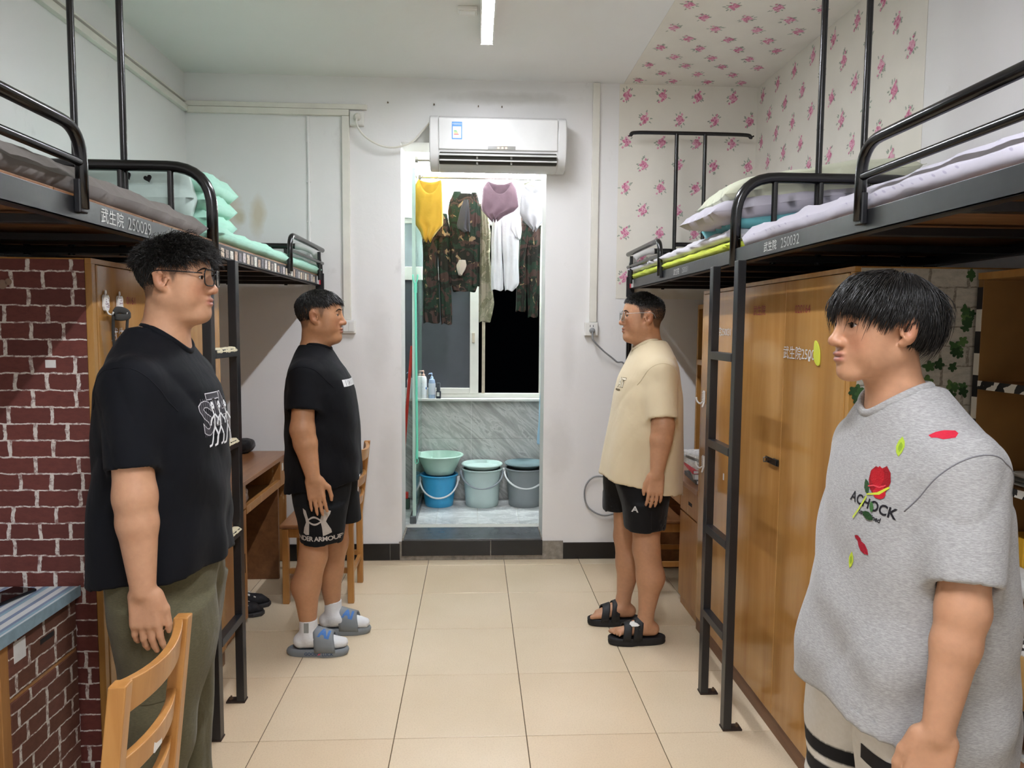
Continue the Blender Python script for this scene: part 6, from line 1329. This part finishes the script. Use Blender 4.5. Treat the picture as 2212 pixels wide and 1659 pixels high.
for dx, lean in ((-.055, .0), (-.02, .01), (.03, -.01)):
    for pts in ([(dx, .045), (dx+.006, .01), (dx, -.03)], [(dx, -.03), (dx-.022, -.062), (dx-.038, -.092), (dx-.055, -.095)], [(dx, -.03), (dx+.018, -.06), (dx+.012, -.092), (dx+.0, -.096)], [(dx+.004, .02), (dx-.022, .0), (dx-.028, -.02)], [(dx+.004, .02), (dx+.022, .004), (dx+.04, -.01)], [(dx-.008, .05), (dx, .066), (dx+.009, .05), (dx, .042), (dx-.008, .05)]): items += stroke([(x+lean*y*8, y) for x, y in pts], .0042, '#e6e8ea')
items = [([(x*.74, y*.74) for x, y, *_ in vs], fs, c) for vs, fs, c in items]
print_on('chest_print', items, sb, (.16, -.012, 1.284), (0, 1, 0), (0, 0, 1), prn, shirt, maxlen=.012)
print_on('cargo_pocket', [poly([(-.07, .09), (.07, .09), (.07, -.09), (-.07, -.09)], '#534f3c')], pb, (.0, -.24, .50), (1, 0, 0), (0, 0, 1), PL['bottom']['mat'], pants, off=.0035, maxlen=.02); print_on('pocket_flap', [poly([(-.075, .03), (.075, .03), (.075, -.02), (0, -.03), (-.075, -.02)], '#534f3c')], pb, (.0, -.24, .575), (1, 0, 0), (0, 0, 1), PL['bottom']['mat'], pants, off=.006, maxlen=.02)
shoe_m = mat('dark shoe', '#2a2b28', .6)
def shoe(root, ax_, ay, q, rzv=0.):
    out = [(-.085, -.03), (-.07, -.04), (.05, -.042), (.13, -.048), (.175, -.03), (.185, 0), (.17, .03), (.12, .044), (.05, .036), (-.07, .036), (-.085, .026)]
    o = build(MB().prism(out, ((ax_, q*ay, 0), (1, 0, 0), (0, 1, 0), (0, 0, 1)), 0, .022), 'shoe_sole', mat('black rubber', '#171717', .6), root, bevel=.006)
    def up(a, b):
        x = -.082+.262*a; hgt = float(np.interp(a, [0, .12, .4, .65, .9, 1], [.085, .10, .095, .062, .045, .012])); w_ = float(np.interp(a, [0, .15, .5, .8, 1], [.028, .037, .038, .045, .014])); c_ = b*math.pi
        return Vector((ax_+x, q*ay+w_*math.cos(c_), .020+hgt*math.sin(c_)**.75))
    build(MB().grid(up, 16, 14), 'shoe', shoe_m, root, smooth='all', solid=.004)
for L, q in zip(PL['legs'], (-1, 1)): shoe(r, L[2][0], L[2][1], q)

# ---------------- far left: black tee, logo shorts, grey slides
PM = dict(sock=True, near=-1, H=1.71, head=(-.004, 1.592), hs=1.07, vox=.0052, hvox=.0034, cvox=.0070, skin='#b58562', blush='#a4573c', lip='#96554a', fat=1.10, fade=.5, open=.55, nx=-.035,
    torso=[(.72, -.0, .172, .225), (.84, .004, .172, .222), (.96, .003, .170, .220), (1.08, .0, .168, .218), (1.16, -.003, .164, .216), (1.24, -.008, .156, .212), (1.30, -.014, .144, .205), (1.345, -.020, .124, .190), (1.385, -.026, .100, .155), (1.42, -.032, .082, .105), (1.45, -.035, .068, .072)],
    arm=((-.040, .192, 1.325), (-.042, .236, 1.085), (.006, .252, .868)), ar=1.08, hands=1.0, curl=(.10, .08, .10, .14), hd=(.10, .01, -1), thumb=(.058, .092), footz=.030,
    legs=[((0, .10, .88), (-.03, .11, .47), (-.055, .115, .10)), ((.03, .10, .88), (.03, .11, .47), (.015, .12, .10))],
    shirt=dict(mat=black_tee, hem=(.795, .16), r0=.066, r1=.076, slen=.66, neck=.064, amp=.0055, ph=2.1, nz=.0),
    bottom=dict(name='shorts', mat=cloth_mat('black sports shorts', '#17181a', None, .8, .03, .3), amp=.004, legs=[
        [(.535, .008, .098, .092, .112), (.65, .010, .108, .102, .108), (.78, .012, .135, .125, .10), (.92, .0, .155, .14, .09), (1.02, -.01, .14, .12, .09)],
        [(.575, .060, .103, .095, .112), (.68, .048, .110, .102, .108), (.8, .02, .135, .125, .10), (.92, .0, .155, .14, .09), (1.02, -.01, .14, .12, .09)]]),
    hair=[dict(n=4200, where=lambda h: h[:, 2] > .046, length=lambda h: .020+.014*np.clip(h[:, 0]/.08, -.3, 1), lift=lambda h: .55+.2*np.clip(-h[:, 0]/.08, 0, 1), jit=.28, off=.045, w=.0014, grav=.25, crown=-.06, fall=.9),
          dict(n=1800, where=lambda h: (h[:, 2] <= .05) & (h[:, 0] < -.03), length=lambda h: np.interp(h[:, 2], [-.06, 0, .05], [.004, .010, .020]), lift=lambda h: .4+0*h[:, 0], jit=.2, off=.02, w=.0013, grav=.2), dict(n=1600, where=lambda h: (h[:, 2] <= .058) & (h[:, 0] > -.05), length=lambda h: np.interp(h[:, 2], [-.02, .03, .06], [.0012, .003, .008]), lift=lambda h: .35+0*h[:, 0], jit=.2, off=.005, w=.0009, grav=.2)])
r, body, bv, shirt, sb, pants, pb = person('man in black T-shirt, black logo shorts and grey slides at the far left', -.72, 3.50, 0, PM)
print_on('chest_print', [poly([(-.10, -.016), (.09, -.016), (.09, .016), (-.10, .016)], '#dcdcdc')]+sum([stroke([(-.07+.022*k, .014), (-.07+.022*k+(.004 if k % 2 else -.003), -.014)], .0016, '#1a1b1e') for k in range(7)], [])+stroke([(-.035, .008), (-.024, .0), (-.035, -.008)], .002, '#1a1b1e'), sb, (.15, -.02, 1.283), (0, 1, 0), (0, 0, 1), prn, shirt, maxlen=.02)
lg = '#b9b2aa'
logo = [poly([(-.058, .062), (-.044, .052), (-.036, .020), (-.030, -.004), (-.032, -.030), (-.034, -.064), (-.050, -.066), (-.062, -.058), (-.056, -.03), (-.046, -.005), (-.048, .012), (-.056, .038)], lg),
        poly([(.030, .062), (.052, .056), (.068, .050), (.064, .036), (.052, .016), (.046, .002), (.054, -.014), (.066, -.038), (.068, -.054), (.052, -.062), (.030, -.068), (.028, -.030), (.024, -.006), (.020, .010), (.026, .026), (.030, .045)], lg)]
up_ = [(-.036+.06*k/10, .006+.016*math.sin(math.pi*k/10)) for k in range(11)]; lw = [(-.036+.06*k/10, .002-.014*math.sin(math.pi*k/10)) for k in range(11)]
logo += [([(x, y+.005) for x, y in up_]+[(x, y-.004) for x, y in up_], [(i+1, i, 11+i, 12+i) for i in range(10)], lg), ([(x, y+.004) for x, y in lw]+[(x, y-.005) for x, y in lw], [(i+1, i, 11+i, 12+i) for i in range(10)], lg)]
logo.append(txt('UNDER ARMOUR', .030, lg, (.0, -.083), bold=.0009, spacing=.92))
print_on('logo_print', logo, pb, (.006, -.20, .660), (1, 0, 0), (0, 0, 1), prn, pants, maxlen=.02)
sock_m = fabric('white sock knit', '#dfe0e0', .9, .03, .3, 30)
def footwear(root, L, q, kind):
    ax_, ay, az = L[2]
    if kind == 'slide':
        S = SDF(np.arange(ax_-.11, ax_+.22, .0045), np.arange(-.07, .07, .0045), np.arange(.01, .21, .0045))
        S.cone((ax_, 0, .19), (ax_, 0, .09), .0415, .0425, .01); S.cone((ax_-.035, 0, .066), (ax_+.06, 0, .070), .037, .035, .02); S.cone((ax_+.02, 0, .084), (ax_+.13, .006*q, .056), .040, .024, .025, sq=(1, 1.15, .9)); S.cone((ax_+.09, -.004*q, .054), (ax_+.160, -.004*q, .052), .029, .023, .02, sq=(1, 1.28, 1))
        xx, yy, zz_ = S.A[0][:, None, None], S.A[1][None, :, None], S.A[2][None, None, :]
        S.F = np.maximum(S.F, zz_-.170-.0*xx); V, Q = surface_nets(S); V = V+np.array([0, q*ay, 0]); sk_ = put('sock', quick_mesh('sock', V, Q), sock_m, root)
        boxo('sock_tag', (ax_-.012, ax_+.010, q*(ay+.040)-.004, q*(ay+.040)+.004, .118, .165), mat('grey woven tag', '#8d908c', .8), sk_, .001)
    gm_ = mat('grey foam', '#7e8488', .55, 0, .4, .06) if kind == 'slide' else mat('black foam', '#1c1c1e', .6, 0, .4, .1)
    zt = .030 if kind == 'slide' else .034
    out = []
    for k in range(36):
        a = 2*math.pi*k/36; c_, s_ = math.cos(a), math.sin(a); x = .043+.142*math.copysign(abs(c_)**.8, c_); w_ = .050 if x > .06 else .044; out.append((x, w_*math.copysign(abs(s_)**.75, s_)+.004*q*(x > .05)))
    sole = MB()
    rows = [(.94, 0), (1.0, .008), (1.03, .02), (1.0, zt), (.93, zt+.006), (.88, zt-.002)] if kind == 'slide' else [(.95, 0), (1.0, .006), (1.01, .016), (.99, .020), (1.01, .026), (1.0, zt), (.95, zt+.004), (.90, zt-.001)]
    vs = [(ax_+.043+(p[0]-.043)*sc_, q*ay+p[1]*sc_, z) for sc_, z in rows for p in out]; n = 36; fs = [(i*n+j, i*n+(j+1) % n, (i+1)*n+(j+1) % n, (i+1)*n+j) for i in range(len(rows)-1) for j in range(n)]+[tuple(range(n))[::-1], tuple((len(rows)-1)*n+k for k in range(n))]
    so = build(sole.add(vs, fs), 'slide_sole' if kind == 'slide' else 'sandal_sole', gm_, root, smooth=True)
    def strap_(x0, x1, h0, h1, th_=.006, name='strap'):
        def fn(u, v):
            a = math.pi*v; x = x0+(x1-x0)*u; hh = h0+(h1-h0)*u; w_ = .046 if x > .05 else .043
            return Vector((ax_+x-.012*math.sin(a), q*ay+w_*1.04*math.cos(a)+.003*q, zt-.006+(hh-zt+.006)*math.sin(a)**.62))
        return build(MB().grid(fn, 8, 20), name, gm_, root, smooth='all', solid=th_)
    if kind == 'slide':
        strap_(.036, .132, .136, .106, .007)
        blue = mat('blue print', '#4a78b8', .6); dkb = mat('navy print', '#3c4b6b', .6); redw = mat('red print', '#d8586a', .6)
        side_y = q*(ay+.0525) if q == -1 else -q*0
        if q == -1:
            bv2 = BVHTree.FromPolygons([tuple(v) for v in vs], fs)
            print_on('side_print', [txt('GOOD', .020, '#46566f', (.020, 0), bold=.0006), txt('LUCK', .020, '#46566f', (.098, 0), bold=.0006), poly([(.050, -.006), (.062, -.001), (.066, .006), (.054, .001)], '#e0506a')], bv2, (ax_, -ay-.06, .017), (1, 0, 0), (0, 0, 1), prn, so, maxlen=.02)
    else:
        strap_(.026, .070, .136, .118, .006); strap_(.082, .122, .112, .098, .006)
        if q == 1:
            boxo('buckle', (ax_+.036, ax_+.062, q*(ay+.044)-.004, q*(ay+.044)+.004, .070, .092), mat('dark buckle', '#3a3a3c', .3, .6), root, .002)
            tg_ = build(slab_cloth(ax_+.038, ax_+.085, ay+.004, ay+.050, .096, .112, .006, .004, 30, 2., .008), 'white_tag', pap, root, smooth='all')
for L, q in zip(PM['legs'], (-1, 1)): footwear(r, L, q, 'slide')
for L, q in zip(PM['legs'], (-1, 1)):     # lettering on the strap
    strap_o = [c for c in r.children if c.name.startswith('strap')]
for L, q, so in zip(PM['legs'], (-1, 1), strap_o):
    ax_, ay, _ = L[2]; me = so.data; bv2 = BVHTree.FromPolygons([tuple(v.co) for v in me.vertices], [tuple(p.vertices) for p in me.polygons])
    N = Vector((.2, -.62, .75)).normalized(); U = Vector((1, .0, -.30)); U = (U-N*U.dot(N)).normalized()
    print_on('strap_print', [txt('AI', .058, '#4a78b8', (.0, -.004), bold=.003)], bv2, Vector((ax_+.080, q*ay-.024, .105)), U, N.cross(U), prn, so, off=.0048, maxlen=.02)

# ---------------- far right: cream tee, black shorts, sandals
PR = dict(near=1, H=1.71, head=(-.006, 1.602), hs=1.03, vox=.0052, hvox=.0034, cvox=.0070, skin='#b98a69', blush='#a85a42', lip='#9a5a50', fat=1.12, fade=.72, open=.55, nx=-.045,
    torso=[(.68, -.014, .205, .225), (.81, -.014, .203, .222), (.92, -.022, .194, .222), (1.02, -.029, .182, .228), (1.12, -.035, .170, .225), (1.22, -.041, .160, .220), (1.30, -.046, .146, .212), (1.36, -.052, .126, .195), (1.41, -.056, .104, .160), (1.45, -.056, .086, .108), (1.48, -.055, .072, .075)],
    arm=((-.055, .198, 1.345), (-.058, .245, 1.095), (-.030, .262, .872)), ar=1.06, hands=.98, curl=(.24, .28, .30, .34), hd=(.0, .02, -1), thumb=(.048, .085), footz=.034,
    legs=[((-.02, .105, .88), (-.025, .115, .47), (-.030, .115, .10)), ((.03, .105, .88), (.025, .11, .47), (.035, .115, .10))],
    shirt=dict(mat=cloth_mat('cream jersey', '#d8c8a6', None, .85, .2, .3), hem=(.778, .22), r0=.067, r1=.070, slen=.87, neck=.066, amp=.0065, ph=4.0, nz=.005),
    bottom=dict(name='shorts', mat=cloth_mat('black nylon shorts', '#131315', None, .6, .1, .4), amp=.004, legs=[
        [(.575, -.012, .098, .094, .115), (.68, -.010, .110, .104, .11), (.8, -.005, .138, .128, .10), (.92, -.01, .16, .145, .09), (1.02, -.02, .14, .12, .09)],
        [(.615, .050, .098, .094, .112), (.70, .045, .110, .104, .108), (.8, .03, .138, .128, .10), (.92, .0, .16, .145, .09), (1.02, -.02, .14, .12, .09)]]),
    hair=[dict(n=6500, where=lambda h: h[:, 2] > -.06, length=lambda h: np.interp(h[:, 2], [-.06, .02, .05, .075, .10], [.0012, .003, .007, .014, .017]), lift=lambda h: np.interp(h[:, 2], [0, .06, .09], [.3, .6, 1.0]), jit=.25, off=.004, w=.0012, crown=-.06, fall=.3, grav=.0)])
r, body, bv, shirt, sb, pants, pb = person('man in glasses with a cream T-shirt, black shorts and sandals at the far right', .82, 3.57, math.pi, PR)
glasses(r, bv, PR['head'], 1.03, mat('clear grey metal frame', '#a9acad', .25, .6), .0012, (.0255, .0215), .0012, 2.6)
print_on('chest_print', [txt('AT', .062, '#6d5d42', (.015, 0), bold=.0035), txt('AT', .062, '#efe6cf', (.015, 0), bold=.0010)]+stroke([(-.05, -.034), (.02, -.034)], .004, '#6d5d42'), sb, (.12, .05, 1.282), (0, 1, 0), (0, 0, 1), prn, shirt, maxlen=.02)
print_on('logo_print', [txt('A', .040, '#c9c9c6', (0, 0), bold=.001)], pb, (.055, .25, .69), (-1, 0, 0), (0, 0, 1), prn, pants, maxlen=.02)
for L, q in zip(PR['legs'], (1, -1)): footwear(r, L, q, 'sandal')

# ---------------- near right: grey tee with embroidered rose, white shorts
PN = dict(near=1, H=1.67, head=(.078, 1.5525), hs=1.0, vox=.0042, hvox=.0029, cvox=.0062, skin='#bb8c6c', blush='#a9604a', lip='#a0625a', fat=1.0, fade=1., open=.75, nx=-.055,
    torso=[(.60, -.004, .222, .232), (.72, -.004, .216, .230), (.84, -.004, .202, .228), (.96, -.008, .186, .228), (1.06, -.010, .166, .235), (1.14, -.010, .155, .228), (1.20, -.010, .146, .222), (1.27, -.008, .130, .205), (1.322, -.004, .110, .178), (1.362, .002, .092, .138), (1.395, .008, .078, .098), (1.42, .012, .066, .072)],
    arm=((-.004, .188, 1.290), (.034, .244, 1.03), (.086, .268, .806)), arm_far=((-.004, .188, 1.290), (-.03, .235, 1.03), (-.06, .235, .806)), ar=.90, hands=1.0, curl=(.55, .60, .62, .62), hd=(.25, .0, -1), thumb=(.045, .080), twist=.35,
    legs=[((0, .10, .86), (.0, .11, .46), (-.03, .11, .08)), ((.02, .10, .86), (.02, .11, .46), (.0, .11, .08))],
    shirt=dict(mat=cloth_mat('heather grey jersey', '#969593', '#b6b5b3', .9, .2, .35), hem=(.700, .32), r0=.063, r1=.060, slen=.82, neck=.068, amp=.0105, ph=1.3, nz=.026, sfx=.0, seam=.014, smat=mat('grey seam', '#77767a', .9), sq=(1, .95, 1)),
    bottom=dict(name='shorts', mat=vcol('white shorts cloth', .8), amp=.005, legs=[
        [(.46, .012, .118, .115, .115), (.6, .010, .124, .12, .112), (.75, .005, .14, .132, .105), (.9, .0, .155, .14, .09), (1.0, -.0, .14, .12, .09)],
        [(.46, .018, .118, .115, .115), (.6, .015, .124, .12, .112), (.75, .008, .14, .132, .105), (.9, .0, .155, .14, .09), (1.0, -.0, .14, .12, .09)]],
        col=lambda V: np.where((((V[:, 2] > .50) & (V[:, 2] < .54)) | ((V[:, 2] > .56) & (V[:, 2] < .595)))[:, None], L3('#17171c'), L3('#d9d6cf'))),
    hair=[dict(n=8500, where=lambda h: h[:, 2] > .028, length=lambda h: (.070-.018*np.clip(h[:, 0]/.1, -.6, 1))*(1-.55*sm(.040, .068, np.abs(h[:, 1]))*sm(-.07, -.03, h[:, 0])*sm(.05, .0, h[:, 0])), lift=lambda h: .50+0*h[:, 0], jit=.17, off=.15, w=.0010, grav=.40, crown=-.04, fall=1.3, lv=.2),
          dict(n=2600, where=lambda h: (h[:, 2] <= .04) & (h[:, 0] < -.02), length=lambda h: np.interp(h[:, 2], [-.06, 0, .05], [.018, .045, .06]), lift=lambda h: .25+0*h[:, 0], jit=.1, off=.10, w=.0012, grav=.3, fall=1.)])
r, body, bv, shirt, sb, pants, pb = person('boy in a grey T-shirt with an embroidered rose at the near right', .945, 1.52, math.pi, PN)
leafp = [(0, .5), (.18, .25), (.24, 0), (.15, -.3), (0, -.5), (-.16, -.28), (-.22, 0), (-.14, .28)]; rosep = [(-.4, .35), (-.2, .5), (.05, .42), (.25, .52), (.42, .3), (.45, 0), (.32, -.3), (.1, -.48), (-.15, -.45), (-.35, -.25), (-.45, .05)]; petal = [(-.5, -.12), (-.38, .05), (-.2, .16), (.1, .2), (.35, .12), (.5, -.05), (.2, -.18), (-.1, -.16), (-.3, -.2)]
thread = vcol('embroidered thread', .6, .5, 250)
def emb(name, items): print_on(name, items, sb, (.16, .090, 1.195), (-.15, 1, 0), (0, 0, 1), thread, shirt, off=.0012, maxlen=.010)
emb('embroidered_rose', [poly(leafp, '#2c4a2c', (-.016, .030), .034, .5), poly(rosep, '#8e101b', (.014, .046), .062, .15), poly(rosep, '#a9131f', (.008, .054), .040, .5), poly(rosep, '#b81a29', (.022, .026), .032, 1.2), poly([(-.5, .05), (.1, .12), (.5, .4), (.45, .45), (0, .2), (-.5, .1)], '#c2cc3c', (.018, .014), .056, .1), poly([(-.5, 0), (-.2, .02), (.1, -.06), (.4, .02), (.4, .07), (.1, 0), (-.2, .08), (-.5, .05)], '#d9464f', (.014, .036), .05, .2), poly(leafp, '#20401f', (.004, -.026), .034, 1.3), poly(leafp, '#3f6a3a', (.010, -.006), .024, .3)] + stroke([(-.008, .012), (-.024, -.02), (-.036, -.040)], .0022, '#b9c94a'))
emb('lettering', [txt('ACHOCK', .029, '#1c1b20', (.004, -.004), -.10, bold=.0007, spacing=1.02)]); emb('lettering', [txt('ust adjined', .0140, '#1c1b20', (.006, -.026), -.12, bold=.0004)])
emb('embroidered_leaf', [poly(leafp, '#a9c23a', (.040, .122), .040, .15), poly(leafp, '#86a52f', (.041, .121), .020, .15)]); emb('embroidered_petal', [poly(petal, '#c22038', (.100, .154), .042, -.05)])
emb('embroidered_petal', [poly(petal, '#8e1526', (-.010, -.078), .026, -.5)]); emb('embroidered_petal', [poly(leafp, '#98172a', (.006, -.092), .040, 1.05)]); emb('embroidered_leaf', [poly(leafp, '#c0d23f', (-.028, -.128), .038, -.15), poly(leafp, '#98b530', (-.028, -.128), .019, -.15)])
print_on('number_print', [txt('7', .22, '#17171c', (0, 0), bold=.006)], pb, (.12, .16, .60), (-.75, .65, 0), (0, 0, 1), prn, pants, maxlen=.02)
for L, q in zip(PN['legs'], (1, -1)): shoe(r, L[2][0], L[2][1], q)
